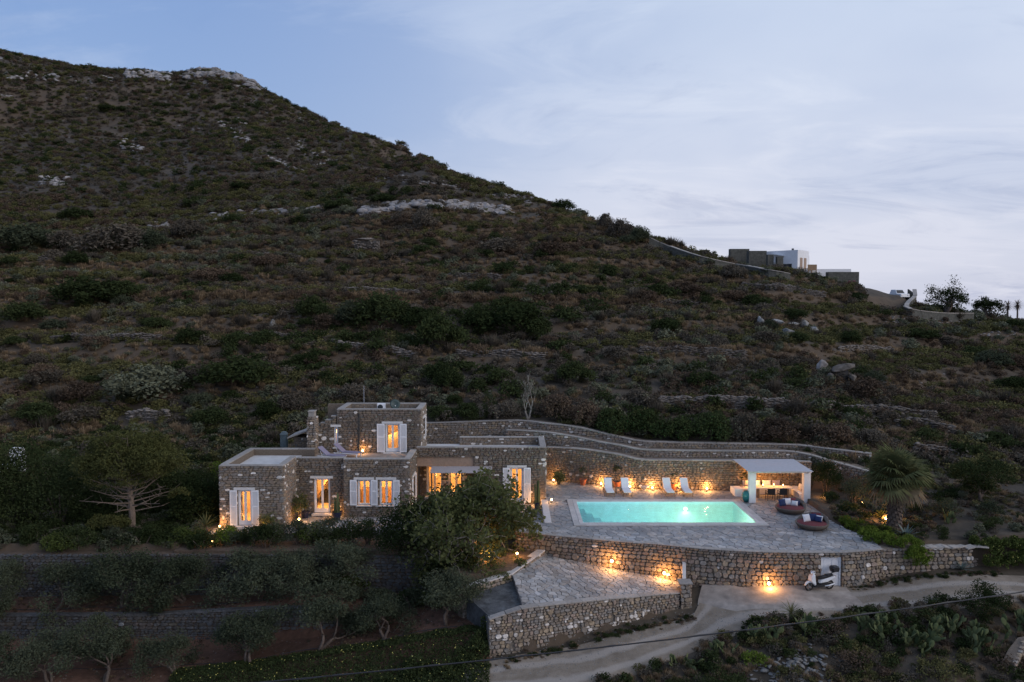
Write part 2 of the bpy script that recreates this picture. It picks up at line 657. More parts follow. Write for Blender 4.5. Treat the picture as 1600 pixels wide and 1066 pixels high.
T2X = [(-40, -5.9), (-26, -5.6), (-17.3, -5.3), (-13.6, -4.9), (-9.9, -4.3), (-6.7, -3.8), (-3.4, -3.2), (-1.0, -2.9)]
T1X = [(-40, -3.6), (-26, -3.45), (-18, -3.35), (-12.5, -2.75), (-6, -2.3), (-1, -2.0)]
# the built platform under which the ground is cut down
CUT = [(-19.6, 46.9), (-2, 46.7), (.6, 48.0), (6, 46.2), (10.5, 44.9), (14.3, 44.2), (18, 44.1), (20.6, 44.6), (20.2, 50), (20.6, 57.4), (21.5, 59.8), (17, 61.0), (10, 61.8), (5.0, 63.6),
       (2, 65.3), (-6.6, 66.9), (-9.6, 67.0), (-9.6, 60.6), (-12.8, 60.6), (-12.8, 59.6), (-13, 59.6), (-14, 55.3), (-18.2, 55.3), (-18.2, 50.4), (-19.6, 49.2)]
PARK = [on(846, 864, -1.22), on(1064, 905, -1.98), on(1062, 926, -2.06), on(818, 961, -1.95), on(800, 901, -1.55)]


def stair(z, x, y):
    per = 3.0
    t = z / per + 0.35 * fbm(x * .02, y * .02, 5)
    fl = np.floor(t)
    f = t - fl
    g = np.where(f < .72, f * .45, .324 + (f - .72) * 2.414)
    return z + (g - f) * per


def ground(x, y):
    x, y = np.asarray(x, float), np.asarray(y, float)
    z = HILL(x, y)
    zs = stair(z, x, y)
    w = np.clip((y - 72) / 10, 0, 1) * np.clip((175 - y) / 40, 0, 1) * .95
    z = z + (zs - z) * w
    amp = np.clip((y - 64) / 60, 0, 1) * np.clip((3000 - y) / 2500, 0, 1)
    z = z + amp * (fbm(x * .05, y * .05, 1) * 2.2 + fbm(x * .25, y * .25, 2, 3) * .6)
    far = np.clip((y - 170) / 120, 0, 1)
    z = z + far * (fbm(x * .03, y * .03, 3, 5) * 4) * np.clip((1200 - y) / 800, 0, 1)
    # lower ground
    r = ROADF(x, y)
    t2 = np.interp(x, [p[0] for p in T2X], [p[1] for p in T2X])
    t1 = np.interp(x, [p[0] for p in T1X], [p[1] for p in T1X])
    t1 = np.where(x > -12.5, t2 + (t1 - t2) * np.clip((-3 - x) / 8, 0, 1), t1)
    lo = np.where(y > 43.3, np.maximum(t1, t2), t2 + (y - 41) * .05)
    lo = np.where((x < -1.2) & (y > 39.9), lo, r)
    lo = lo + fbm(x * .5, y * .5, 8, 3) * .12
    # bank stones and lumps towards the valley
    lo = lo + np.clip((39.3 - y) / 3, 0, 1) * np.clip((x - 4) / 6, 0, 1) * fbm(x * .35, y * .35, 9, 4) * 1.6
    split = np.interp(x, [-60, -19, -2, .3, .5, 21, 21.1, 27.5, 29.8, 60], [46.6, 46.6, 46.8, 48.2, 50, 50, 45.0, 45.2, 45.0, 45.5])
    yl = np.interp(x, [20, 21, 23.4, 26.2, 27.5, 60], [58.8, 58.6, 57.2, 55.2, 54.5, 40])
    gd_ = .12 + np.maximum(0, y - yl) * 6 + np.maximum(0, x - 26.4) * .42 + np.maximum(0, y - 46) * .02
    z = np.where((x > 20) & (y < 70), np.minimum(z, gd_), z)
    z = np.where(y > split, z, lo)
    z = np.where(in_poly(x, y, CUT), np.minimum(z, -2.6), z)
    z = np.where((y <= split) & in_poly(x, y, [(p.x, p.y) for p in PARK]), -2.6, z)
    # sea bed outside the island
    rad = np.sqrt((x / 900) ** 2 + ((y - 200) / 900) ** 2)
    z = np.where(rad > .55, z * np.clip(1 - (rad - .55) * 2.2, 0, 1) - 130 * np.clip((rad - .55) * 2.2, 0, 1), z)
    z = np.where(y < 28, np.minimum(z, -8 - (28 - y) * .3), z)
    return z


def tread(x, y):
    """0..1 place between one terrace edge and the next; above .7 is the steep riser"""
    t = HILL(x, y) / 3.0 + 0.35 * fbm(x * .02, y * .02, 5)
    return t - np.floor(t)


def lines(parts):
    o = [parts[0][0]]
    for a, b, s, g in parts:
        while o[-1] < b - 1e-6:
            o.append(min(b, o[-1] + s))
            s *= g
    return o


ys = np.array(lines([(-400, -20, 60, 1), (-20, 28, 6, 1), (28, 70, .5, 1), (70, 170, 1.1, 1), (170, 480, 3, 1), (480, 4000, 12, 1.25)]))
xr = lines([(0, 34, .5, 1), (34, 110, 1.2, 1), (110, 330, 3, 1), (330, 4000, 14, 1.3)])
xs = np.array([-v for v in xr[:0:-1]] + xr)
GX, GY = np.meshgrid(xs, ys)
GZ = ground(GX, GY)
# lift or lower the far slope until its outline against the sky matches the measured one
_sx = np.array([ray(p[0], p[1])[0] for p in SKYLINE])
_se = np.array([ray(p[0], p[1])[1] for p in SKYLINE])
_D = np.linspace(100, 420, 500)
_A = np.linspace(_sx[0], _sx[-1], 260)
for _ in range(4):
    _i = np.clip(np.searchsorted(xs, _A[:, None] * _D) - 1, 0, len(xs) - 2)
    _j = np.clip(np.searchsorted(ys, _D)[None] - 1, 0, len(ys) - 2) + np.zeros_like(_i)
    _em = ((GZ[_j, _i] - CAM_H) / _D).max(1)
    _c = np.interp(_A, _sx, _se) - _em
    _c = np.convolve(np.pad(_c, 3, mode='edge'), np.ones(7) / 7, 'valid')
    _w = np.clip((GY - 95) / 110, 0, 1)
    _w = np.where(GX / np.maximum(GY, 1) > .17, np.clip((GY - 85) / 40, 0, 1), _w)
    GZ = GZ + np.where(GY > 60, np.interp(GX / np.maximum(GY, 1), _A, _c) * GY * _w, 0) * (GY < 1500)


def gz(x, y):
    """height of the ground sheet as meshed"""
    x, y = np.asarray(x, float), np.asarray(y, float)
    i = np.clip(np.searchsorted(xs, x) - 1, 0, len(xs) - 2)
    j = np.clip(np.searchsorted(ys, y) - 1, 0, len(ys) - 2)
    fx = (x - xs[i]) / (xs[i + 1] - xs[i])
    fy = (y - ys[j]) / (ys[j + 1] - ys[j])
    return (GZ[j, i] * (1 - fx) + GZ[j, i + 1] * fx) * (1 - fy) + (GZ[j + 1, i] * (1 - fx) + GZ[j + 1, i + 1] * fx) * fy


def hit(px, py, d0=30, d1=520):
    a, b = ray(px, py)
    d = np.linspace(d0, d1, 4000)
    g = gz(a * d, d)
    r = CAM_H + b * d
    k = np.nonzero(r <= g)[0]
    k = k[0] if len(k) else int(np.argmax(g - r))
    return Vector((a * d[k], d[k], g[k]))


def ground_mat():
    m = mat('hillside_ground', (.036, .029, .021), .95, .3, .9, .8, 3.0, col2=(.085, .068, .050), big=.3, bigscale=.06)
    nt = m.node_tree
    N, L = nt.nodes, nt.links
    b = next(n for n in N if n.type == 'BSDF_PRINCIPLED')
    src = b.inputs['Base Color'].links[0].from_socket
    g = N.new('ShaderNodeNewGeometry')
    nz = N.new('ShaderNodeTexNoise')        # pale limestone breaking through on the heights
    nz.inputs['Scale'].default_value = .16
    nz.inputs['Detail'].default_value = 8
    nz.inputs['Roughness'].default_value = .72
    L.new(g.outputs['Position'], nz.inputs[0])
    sp = N.new('ShaderNodeSeparateXYZ')
    L.new(g.outputs['Position'], sp.inputs[0])
    hh = N.new('ShaderNodeMapRange')
    hh.inputs[1].default_value = 20
    hh.inputs[2].default_value = 110
    hh.inputs[3].default_value = -.06
    hh.inputs[4].default_value = .06
    L.new(sp.outputs[2], hh.inputs[0])
    ad = N.new('ShaderNodeMath')
    ad.operation = 'ADD'
    L.new(nz.outputs[0], ad.inputs[0])
    L.new(hh.outputs[0], ad.inputs[1])
    mr = N.new('ShaderNodeMapRange')
    mr.inputs[1].default_value = .63
    mr.inputs[2].default_value = .70
    L.new(ad.outputs[0], mr.inputs[0])
    mx_ = N.new('ShaderNodeMixRGB')
    L.new(mr.outputs[0], mx_.inputs[0])
    L.new(src, mx_.inputs[1])
    mx_.inputs[2].default_value = (.26, .245, .235, 1)
    L.new(mx_.outputs[0], b.inputs['Base Color'])
    # steep terrace risers show tan soil and dry grass
    sn = N.new('ShaderNodeSeparateXYZ')
    L.new(g.outputs['True Normal'], sn.inputs[0])
    ms_ = N.new('ShaderNodeMapRange')
    ms_.inputs[1].default_value = .90
    ms_.inputs[2].default_value = .80
    L.new(sn.outputs[2], ms_.inputs[0])
    n5 = N.new('ShaderNodeTexNoise')
    n5.inputs['Scale'].default_value = .35
    n5.inputs['Detail'].default_value = 6
    L.new(g.outputs['Position'], n5.inputs[0])
    mu = N.new('ShaderNodeMath')
    mu.operation = 'MULTIPLY'
    L.new(ms_.outputs[0], mu.inputs[0])
    L.new(n5.outputs[0], mu.inputs[1])
    m6 = N.new('ShaderNodeMixRGB')
    L.new(mu.outputs[0], m6.inputs[0])
    L.new(mx_.outputs[0], m6.inputs[1])
    m6.inputs[2].default_value = (.115, .080, .053, 1)
    L.new(m6.outputs[0], b.inputs['Base Color'])
    return m


ny, nx = GX.shape
idx = np.arange(ny * nx).reshape(ny, nx)
quads = np.stack([idx[:-1, :-1], idx[:-1, 1:], idx[1:, 1:], idx[1:, :-1]], -1).reshape(-1, 4)
gmx = GX[:-1, :-1].ravel()
gmy = GY[:-1, :-1].ravel()
mi = np.where((gmx < -1) & (gmy < 46.4) & (gmy > 38), 1, 0)
gme = np_mesh('ground', np.stack([GX.ravel(), GY.ravel(), GZ.ravel()], -1), quads, [ground_mat(), M['redsoil']], mi, smooth=True)
tag(link('ground', gme), kind='structure')
sea = MB().add([(-50000, -3000, -75), (50000, -3000, -75), (50000, 55000, -75), (-50000, 55000, -75)], [(0, 1, 2, 3)])
tag(sea.build('sea', M['sea']), kind='structure')


def drape(far, near, name, m, lift=.05, n=70, k=8):
    """a strip lying on the ground between two plan lines"""
    def res(line, t):
        L_ = [0]
        for a, b in zip(line[:-1], line[1:]):
            L_.append(L_[-1] + (Vector(b[:2]) - Vector(a[:2])).length)
        s = np.asarray(t) * L_[-1]
        return np.interp(s, L_, [p[0] for p in line]), np.interp(s, L_, [p[1] for p in line])
    t = np.linspace(0, 1, n)
    fx, fy = res(far, t)
    nx_, ny_ = res(near, t)
    u = np.linspace(0, 1, k)[:, None]
    X = nx_[None] * (1 - u) + fx[None] * u
    Y = ny_[None] * (1 - u) + fy[None] * u
    Z = gz(X, Y) + lift
    Z[0] -= .12
    ii = np.arange(k * n).reshape(k, n)
    q = np.stack([ii[:-1, :-1], ii[:-1, 1:], ii[1:, 1:], ii[1:, :-1]], -1).reshape(-1, 4)
    me = np_mesh(name, np.stack([X.ravel(), Y.ravel(), Z.ravel()], -1), q, m, smooth=True)
    at_ = me.attributes.new('across', 'FLOAT', 'POINT')
    at_.data.foreach_set('value', np.repeat(u.ravel(), n).astype(np.float32))
    return tag(link(name, me), kind='structure')


def wheel_tracks(m):
    """two worn, compacted wheel tracks along the road, looser dirt between and outside"""
    N, L = m.node_tree.nodes, m.node_tree.links
    b = next(n for n in N if n.type == 'BSDF_PRINCIPLED')
    src = b.inputs['Base Color'].links[0].from_socket
    a = N.new('ShaderNodeAttribute')
    a.attribute_name = 'across'
    g = N.new('ShaderNodeNewGeometry')
    nz = N.new('ShaderNodeTexNoise')
    nz.inputs['Scale'].default_value = .9
    nz.inputs['Detail'].default_value = 6
    L.new(g.outputs['Position'], nz.inputs[0])

    def mth(op, *v):
        n = N.new('ShaderNodeMath')
        n.operation = op
        for i, q in enumerate(v):
            if isinstance(q, (int, float)):
                n.inputs[i].default_value = q
            else:
                L.new(q, n.inputs[i])
        return n.outputs[0]
    w = mth('ADD', a.outputs['Fac'], mth('MULTIPLY', mth('SUBTRACT', nz.outputs[0], .5), .16))
    d = mth('ABSOLUTE', mth('SUBTRACT', mth('ABSOLUTE', mth('SUBTRACT', w, .5)), .20))
    r = N.new('ShaderNodeMapRange')
    r.interpolation_type = 'SMOOTHSTEP'
    r.inputs[1].default_value = .11
    r.inputs[2].default_value = .03
    L.new(d, r.inputs[0])
    mx2 = N.new('ShaderNodeMixRGB')
    L.new(mth('MULTIPLY', r.outputs[0], .75), mx2.inputs[0])
    dk2 = N.new('ShaderNodeMixRGB')
    dk2.blend_type = 'MULTIPLY'
    dk2.inputs[0].default_value = 1
    L.new(src, dk2.inputs[1])
    dk2.inputs[2].default_value = (.72, .70, .66, 1)
    L.new(dk2.outputs[0], mx2.inputs[1])
    mx2.inputs[2].default_value = (.32, .285, .25, 1)
    L.new(mx2.outputs[0], b.inputs['Base Color'])


wheel_tracks(M['road'])


def xy(v):
    return (v.x, v.y)


drape([(-2.2, 39.1), xy(on(740, 1042, -4.15)), xy(on(900, 1012, -3.7)), xy(on(1000, 988, -3.35)), xy(on(1085, 958, -2.9)), xy(on(1110, 914, -2.17)), xy(on(1200, 921, -2.13)), xy(on(1320, 918, -2.1)), xy(on(1450, 912, -1.9)), xy(on(1600, 905, -1.6)), xy(on(1900, 895, -1.3))],
      [(-2.6, 35.6), (-1.6, 36.2), xy(on(900, 1085, -4.0)), xy(on(1000, 1050, -3.85)), xy(on(1085, 1012, -3.35)), xy(on(1160, 988, -2.9)), xy(on(1300, 968, -2.45)), xy(on(1450, 952, -2.0)), xy(on(1600, 940, -1.75)), xy(on(1900, 930, -1.45))],
      'road', M['road'], .06, 110, 25)
drape([xy(on(1098, 914, -2.17)), xy(on(1110, 914, -2.17)), xy(on(1200, 921, -2.13)), xy(on(1318, 919, -2.1))],
      [xy(on(1090, 945, -2.7)), xy(on(1150, 953, -2.45)), xy(on(1250, 956, -2.35)), xy(on(1352, 948, -2.2))], 'concrete_apron', M['concrete'], .13, 60, 8)

# ------------------------------------------------------------------ leaf, rock and shrub shapes
def leaves(C, size, aspect=2.0, up=.35, rng=RNG, jit=.35):
    """rhombic leaves at the points C -> verts, quads"""
    n = len(C)
    d = rng.normal(size=(n, 3))
    d[:, 2] = d[:, 2] * .7 + up
    d /= np.linalg.norm(d, axis=1)[:, None]
    e = np.cross(d, rng.normal(size=(n, 3)))
    e /= np.linalg.norm(e, axis=1)[:, None]
    s = (size * (1 + jit * rng.uniform(-1, 1, n)))[:, None]
    C = np.asarray(C)
    V = np.stack([C - d * s * .5, C + e * s * .5 / aspect, C + d * s * .5, C - e * s * .5 / aspect], 1).reshape(-1, 3)
    return V, np.arange(4 * n).reshape(n, 4)


def shell(n, c, r, rng=RNG, inner=.55, flat=-.35):
    """points in the outer part of an ellipsoid, few below"""
    d = rng.normal(size=(int(n * 1.7) + 8, 3))
    d /= np.linalg.norm(d, axis=1)[:, None]
    d = d[d[:, 2] > flat][:n]
    rad = inner + (1 - inner) * rng.uniform(0, 1, len(d)) ** .6
    return np.asarray(c) + d * rad[:, None] * np.asarray(r)


def crown_points(n, r, clumps, rng, csize=.42, flat=-.4, inner=.5):
    """uneven crown: leaf clumps spread over an ellipsoid"""
    cc = shell(clumps, (0, 0, 0), np.array(r) * (1 - csize * .6), rng, inner, flat)
    cs = csize * np.mean(r) * rng.uniform(.6, 1.25, len(cc))
    pts = [shell(n // len(cc), c, (s, s, s * .8), rng, .35, -.8) for c, s in zip(cc, cs)]
    return np.concatenate(pts)


def cat_mesh(parts):
    V, Q, o = [], [], 0
    for v, q in parts:
        V.append(v)
        Q.append(q + o)
        o += len(v)
    return np.concatenate(V), np.concatenate(Q)


def shrub_mesh(name, m, n=260, r=(.5, .5, .42), size=.13, clumps=9, seed=0, up=.5, aspect=2.0):
    rng = np.random.default_rng(seed)
    P = crown_points(n, r, clumps, rng, .5, -.15, .35)
    P[:, 2] += r[2] * .35
    P[:, 2] = np.maximum(P[:, 2], .01)
    V, Q = leaves(P, size, aspect, up, rng)
    return np_mesh(name, V, Q, m)


def twig_mesh(name, m, n=150, h=.8, seed=0, w=.025):
    """dry grass or bare twigs: thin blades fanning from the base"""
    rng = np.random.default_rng(seed)
    a = rng.uniform(0, 2 * math.pi, n)
    t = rng.uniform(0, 1, n) ** .7 * .95
    L_ = h * rng.uniform(.5, 1, n)
    b = np.stack([rng.normal(0, .12, n), rng.normal(0, .12, n), np.zeros(n)], -1)
    tip = b + np.stack([np.cos(a) * np.sin(t), np.sin(a) * np.sin(t), np.cos(t)], -1) * L_[:, None]
    sd = np.stack([-np.sin(a), np.cos(a), np.zeros(n)], -1) * w
    mid = (b + tip) / 2 + np.array([0, 0, .03])
    V = np.stack([b, mid - sd, tip, mid + sd], 1).reshape(-1, 3)
    return np_mesh(name, V, np.arange(4 * n).reshape(n, 4), m)


def rock_data(seed, sub=2, planes=9, squash=(1, .8, .65)):
    rng = np.random.default_rng(seed)
    bm = bmesh.new()
    bmesh.ops.create_icosphere(bm, subdivisions=sub, radius=1)
    V = np.array([v.co[:] for v in bm.verts])
    F = np.array([[v.index for v in f.verts] for f in bm.faces])
    bm.free()
    for _ in range(planes):
        nrm = rng.normal(size=3)
        nrm /= np.linalg.norm(nrm)
        h = rng.uniform(.36, .72)
        dt = V @ nrm
        V = V - np.outer(np.maximum(dt - h, 0), nrm)
    V = V / np.abs(V).max() + rng.normal(0, .022, V.shape)
    return V * np.array(squash), F


ROCKS = [rock_data(s) for s in range(8)]
BIGROCKS = [rock_data(20 + s, 3, 13) for s in range(8)]


def rock_pile(items, name, m, parent=None, big=False, smooth=False):
    """items: (centre, size xyz, rz) joined into one mesh"""
    V, Q = [], []
    o = 0
    src = BIGROCKS if big else ROCKS
    for c, s, rz in items:
        v, f = src[random.randrange(len(src))]
        ca, sa = math.cos(rz), math.sin(rz)
        tl = random.uniform(-.35, .35)
        w = v * np.array(s)
        w = np.stack([w[:, 0], w[:, 1] * math.cos(tl) - w[:, 2] * math.sin(tl), w[:, 1] * math.sin(tl) + w[:, 2] * math.cos(tl)], -1)
        w = np.stack([w[:, 0] * ca - w[:, 1] * sa, w[:, 0] * sa + w[:, 1] * ca, w[:, 2]], -1) + np.array(c)
        V.append(w)
        Q.append(f + o)
        o += len(v)
    V = np.concatenate(V)
    base = np.array([V[:, 0].mean(), V[:, 1].mean(), V[:, 2].min()])
    ob = link(name, np_mesh(name, V - base, np.concatenate(Q), m, smooth=smooth), parent, tuple(base))
    return ob


LM = dict(
    cushion=leafmat('cushion_leaf', (.062, .062, .028), (.150, .142, .060), .15, .5),
    grey=leafmat('grey_scrub_leaf', (.064, .055, .043), (.132, .114, .090), .1, .5),
    sage=leafmat('sage_leaf', (.072, .082, .052), (.165, .17, .115), .15, .5),
    dark=leafmat('dark_leaf', (.020, .030, .012), (.056, .072, .030), .2, .4, 2.5),
    brown=leafmat('brown_scrub_leaf', (.068, .050, .037), (.135, .098, .070), .1, .5),
    straw=leafmat('straw', (.18, .13, .08), (.33, .245, .155), .2, .4),
    olive=leafmat('olive_leaf', (.034, .044, .026), (.092, .104, .066), .2, .4, 2.0),
    pine=leafmat('pine_needle', (.030, .042, .015), (.088, .090, .034), .15, .3, 1.6),
    fig=leafmat('broad_leaf', (.060, .078, .030), (.185, .190, .080), .35, .3, 2.0),
    palm=leafmat('palm_leaf', (.062, .080, .034), (.175, .170, .080), .25, .3),
    drypalm=leafmat('dry_palm_leaf', (.13, .10, .065), (.24, .19, .12), .2, .3),
    juniper=leafmat('juniper', (.050, .085, .014), (.150, .200, .036), .15, .2, 2.5),
    ivy=leafmat('ivy', (.032, .052, .014), (.095, .115, .034), .15, .2, 2.5),
    agave=leafmat('agave', (.10, .135, .125), (.19, .235, .22), .1, .2),
    cactus=leafmat('cactus_pad', (.050, .072, .032), (.130, .145, .072), .05, .5, 2.0),
    flower=leafmat('yellow_flower', (.55, .50, .12), (.75, .70, .25), .2, .2),
)
SHRUBS = {}
for kind, n, r, size, clumps, cnt in [('cushion', 260, (.55, .55, .40), .13, 8, 3), ('grey', 240, (.5, .5, .45), .12, 9, 3), ('sage', 260, (.5, .5, .5), .14, 8, 3),
                                      ('dark', 420, (.6, .6, .55), .13, 14, 3), ('brown', 240, (.5, .5, .45), .12, 9, 2)]:
    SHRUBS[kind] = [shrub_mesh('%s_shrub' % kind, LM[kind], n, r, size, clumps, 100 + k + len(kind) * 7) for k in range(cnt)]
SHRUBS['straw'] = [twig_mesh('grass_tuft', LM['straw'], 130, .55, s, .02) for s in (1, 2)]
SHRUBS['twig'] = [twig_mesh('twig_shrub', LM['grey'], 240, 1.0, s, .02) for s in (5, 6)]


def scatter(name, label, cat, pts, scl, meshes, kind='stuff', tilt=.12):
    """many small plants that read as one mass: instanced on points"""
    src = bpy.data.collections.new(name + '_shapes')
    for me in meshes:
        src.objects.link(bpy.data.objects.new(me.name, me))
    n = len(pts)
    me = bpy.data.meshes.new(name)
    me.vertices.add(n)
    me.vertices.foreach_set('co', np.asarray(pts, np.float32).ravel())
    a = me.attributes.new('scl', 'FLOAT_VECTOR', 'POINT')
    a.data.foreach_set('vector', np.asarray(scl, np.float32).ravel())
    a = me.attributes.new('rot', 'FLOAT_VECTOR', 'POINT')
    rt = np.stack([RNG.normal(0, tilt, n), RNG.normal(0, tilt, n), RNG.uniform(0, 6.28, n)], -1)
    a.data.foreach_set('vector', rt.astype(np.float32).ravel())
    ob = link(name, me)
    ng = bpy.data.node_groups.new(name, 'GeometryNodeTree')
    ng.interface.new_socket('Geometry', in_out='INPUT', socket_type='NodeSocketGeometry')
    ng.interface.new_socket('Geometry', in_out='OUTPUT', socket_type='NodeSocketGeometry')
    N, L = ng.nodes, ng.links
    gi, go = N.new('NodeGroupInput'), N.new('NodeGroupOutput')
    ci = N.new('GeometryNodeCollectionInfo')
    ci.inputs['Collection'].default_value = src
    ci.inputs['Separate Children'].default_value = True
    ci.inputs['Reset Children'].default_value = True
    ip = N.new('GeometryNodeInstanceOnPoints')
    ip.inputs['Pick Instance'].default_value = True
    ri = N.new('FunctionNodeRandomValue')
    ri.data_type = 'INT'
    ri.inputs['Min'].default_value = 0
    next(s for s in ri.inputs if s.name == 'Max' and s.type == 'INT').default_value = len(meshes) - 1
    next(s for s in ri.inputs if s.name == 'Min' and s.type == 'INT').default_value = 0
    ar, as_ = N.new('GeometryNodeInputNamedAttribute'), N.new('GeometryNodeInputNamedAttribute')
    for q, nm in ((ar, 'rot'), (as_, 'scl')):
        q.data_type = 'FLOAT_VECTOR'
        q.inputs['Name'].default_value = nm
    er = N.new('FunctionNodeEulerToRotation')
    L.new(ar.outputs[0], er.inputs[0])
    L.new(gi.outputs[0], ip.inputs['Points'])
    L.new(ci.outputs[0], ip.inputs['Instance'])
    L.new(next(s for s in ri.outputs if s.type == 'INT'), ip.inputs['Instance Index'])
    L.new(er.outputs[0], ip.inputs['Rotation'])
    L.new(as_.outputs[0], ip.inputs['Scale'])
    L.new(ip.outputs[0], go.inputs[0])
    md = ob.modifiers.new('scatter', 'NODES')
    md.node_group = ng
    return tag(ob, label, cat, None, kind)


# hillside scrub ------------------------------------------------------
def wedge(n, d0, d1, ex=1.0, p=1.0):
    """random plan points in a wide wedge that the hillside fills, even per area"""
    d = np.sqrt(RNG.uniform(0, 1, n) * (d1 * d1 - d0 * d0) + d0 * d0)
    t = RNG.uniform(-.86, .86, n)
    return t * d, d


NOGROW = [(-19.5, 46.5), (0, 46), (10, 43), (27, 43), (27, 49), (23.5, 58), (23, 61.5), (9.5, 62.6), (4, 65), (-9, 67), (-15, 62), (-20, 57)]
VILLA = [xy(at(1095, 400, 150)), xy(at(1340, 440, 146)), xy(at(1340, 440, 131)), xy(at(1200, 430, 131)), xy(at(1060, 400, 143))]
TRACK = [xy(at(1335, 450, 140)), xy(at(1425, 470, 140)), xy(at(1415, 500, 117)), xy(at(1350, 490, 117))]


def grow(n, d0, d1, f):
    x, y = wedge(n, d0, d1)
    ok = ~in_poly(x, y, NOGROW) & ~in_poly(x, y, TRACK) & ~in_poly(x, y, VILLA) & f(x, y)
    ok &= ~((np.abs(x) < 34) & (y < 47))
    x, y = x[ok], y[ok]
    return np.stack([x, y, gz(x, y) - .03], -1)


def sc_of(P, lo, hi, grow_d=.0035, flat=(.8, 1.05)):
    s = (lo * .7 + (hi * 1.25 - lo * .7) * RNG.uniform(0, 1, len(P)) ** 2.0) * (1 + np.maximum(P[:, 1] - 90, 0) * grow_d)
    return np.stack([s * RNG.uniform(.85, 1.25, len(P)), s * RNG.uniform(.85, 1.25, len(P)), s * RNG.uniform(*flat, len(P))], -1)


PN = lambda x, y, s, k=.045: fbm(x * k, y * k, s, 4) + .5
P = grow(42000, 58, 180, lambda x, y: ((tread(x, y) < .74) | (RNG.uniform(0, 1, len(x)) < .14)) & (RNG.uniform(0, 1, len(x)) < np.clip((PN(x, y, 31) - .32) * 6, .08, 1)))
scatter('cushion_scrub', 'low rounded olive green cushion scrub covering the hillside', 'scrub', P, sc_of(P, .7, 1.6), SHRUBS['cushion'])
P = grow(22000, 60, 185, lambda x, y: ((tread(x, y) < .78) | (RNG.uniform(0, 1, len(x)) < .3)) & (RNG.uniform(0, 1, len(x)) < np.clip((PN(x, y, 47) - .43) * 7, .06, 1)))
scatter('grey_scrub', 'grey leafless looking scrub between the hillside terraces', 'scrub', P, sc_of(P, .7, 1.7), SHRUBS['grey'])
P = grow(22000, 60, 185, lambda x, y: RNG.uniform(0, 1, len(x)) < np.clip((PN(x, y, 53) - .46) * 7, .02, 1) + .22 * (tread(x, y) > .7))
scatter('brown_scrub', 'rusty brown heath scrub on the hillside terraces', 'scrub', P, sc_of(P, .7, 1.6), SHRUBS['brown'])
P = grow(7000, 60, 170, lambda x, y: RNG.uniform(0, 1, len(x)) < np.clip((PN(x, y, 61) - .46) * 5, .03, 1))
scatter('sage_scrub', 'pale grey green sage scrub on the hillside', 'scrub', P, sc_of(P, .8, 1.8), SHRUBS['sage'])
P = grow(7500, 62, 185, lambda x, y: RNG.uniform(0, 1, len(x)) < np.clip((PN(x, y, 71) - .55) * 7, .02, 1))
scatter('dark_scrub', 'dark green mastic scrub in patches on the hillside', 'scrub', P, sc_of(P, .8, 2.0), SHRUBS['dark'])
P = grow(42000, 58, 160, lambda x, y: (tread(x, y) > .64) & (RNG.uniform(0, 1, len(x)) < np.clip((PN(x, y, 83, .03) - .38) * 5, .05, .9)))
scatter('dry_grass', 'straw coloured dry grass tufts along the hillside terraces', 'grass', P, sc_of(P, .7, 1.3), SHRUBS['straw'])
STRIPS = [((0, 398), (180, 399), (350, 403)), ((520, 424), (660, 424), (800, 428)), ((0, 464), (260, 463), (520, 465)), ((520, 466), (800, 468), (1050, 472)), ((840, 482), (1010, 486), (1180, 500)), ((1030, 626), (1150, 629), (1300, 638)),
          ((1000, 546), (1080, 548), (1165, 551)), ((1430, 704), (1460, 706), (1500, 712)), ((900, 418), (960, 420), (1010, 426)), ((60, 525), (300, 526), (490, 530)), ((1180, 440), (1260, 452), (1330, 470)), ((700, 548), (780, 550), (860, 556))]
P, Pb = [], []
for st_ in STRIPS:
    for q0, q1 in zip(st_[:-1], st_[1:]):
        for k in range(int((q1[0] - q0[0]) * 1.3)):
            t = RNG.uniform()
            p = hit(q0[0] + (q1[0] - q0[0]) * t, q0[1] + (q1[1] - q0[1]) * t + RNG.normal(0, 2.2), 60, 200)
            (P if RNG.uniform() < .72 else Pb).append(tuple(p))
P, Pb = np.array(P), np.array(Pb)
scatter('terrace_grass', 'straw coloured grass strips along the edges of the old terraces', 'grass', P, sc_of(P, .7, 1.4), SHRUBS['straw'])
scatter('terrace_heath', 'rusty heath tufts along the edges of the old terraces', 'scrub', Pb, sc_of(Pb, .7, 1.5), SHRUBS['brown'])
P = grow(1500, 62, 150, lambda x, y: RNG.uniform(0, 1, len(x)) < .5)
scatter('twig_scrub', 'bare twiggy scrub standing among the cushions', 'scrub', P, sc_of(P, .8, 1.6), SHRUBS['twig'])
P = grow(75000, 172, 430, lambda x, y: RNG.uniform(0, 1, len(x)) < np.clip((PN(x, y, 91, .03) - .3) * 5, .75, 1))
scatter('mountain_scrub', 'low dark scrub covering the mountain slope', 'scrub', P, sc_of(P, .8, 1.6, .003, (.7, 1.1)), SHRUBS['cushion'] + SHRUBS['grey'] + SHRUBS['brown'] + SHRUBS['dark'][:1])
rock_me = [np_mesh('loose_stone', v, f, M['rock']) for v, f in ROCKS[:5]]
P = grow(3800, 150, 430, lambda x, y: RNG.uniform(0, 1, len(x)) < np.clip((fbm(x * .035, y * .05, 17, 4) + .5 - .56) * 9, .015, 1))
s_ = RNG.uniform(.25, .9, len(P)) * (1 + (P[:, 1] > 230) * .6)
scatter('loose_rock', 'pale loose limestone scattered over the mountain slope', 'rocks', P, np.stack([s_, s_, s_ * .7], -1), rock_me)
P = grow(9000, 60, 150, lambda x, y: (tread(x, y) > .70) & (RNG.uniform(0, 1, len(x)) < np.clip((PN(x, y, 19) - .40) * 5, .08, 1)))
s_ = .08 + .34 * RNG.uniform(0, 1, len(P)) ** 2.2
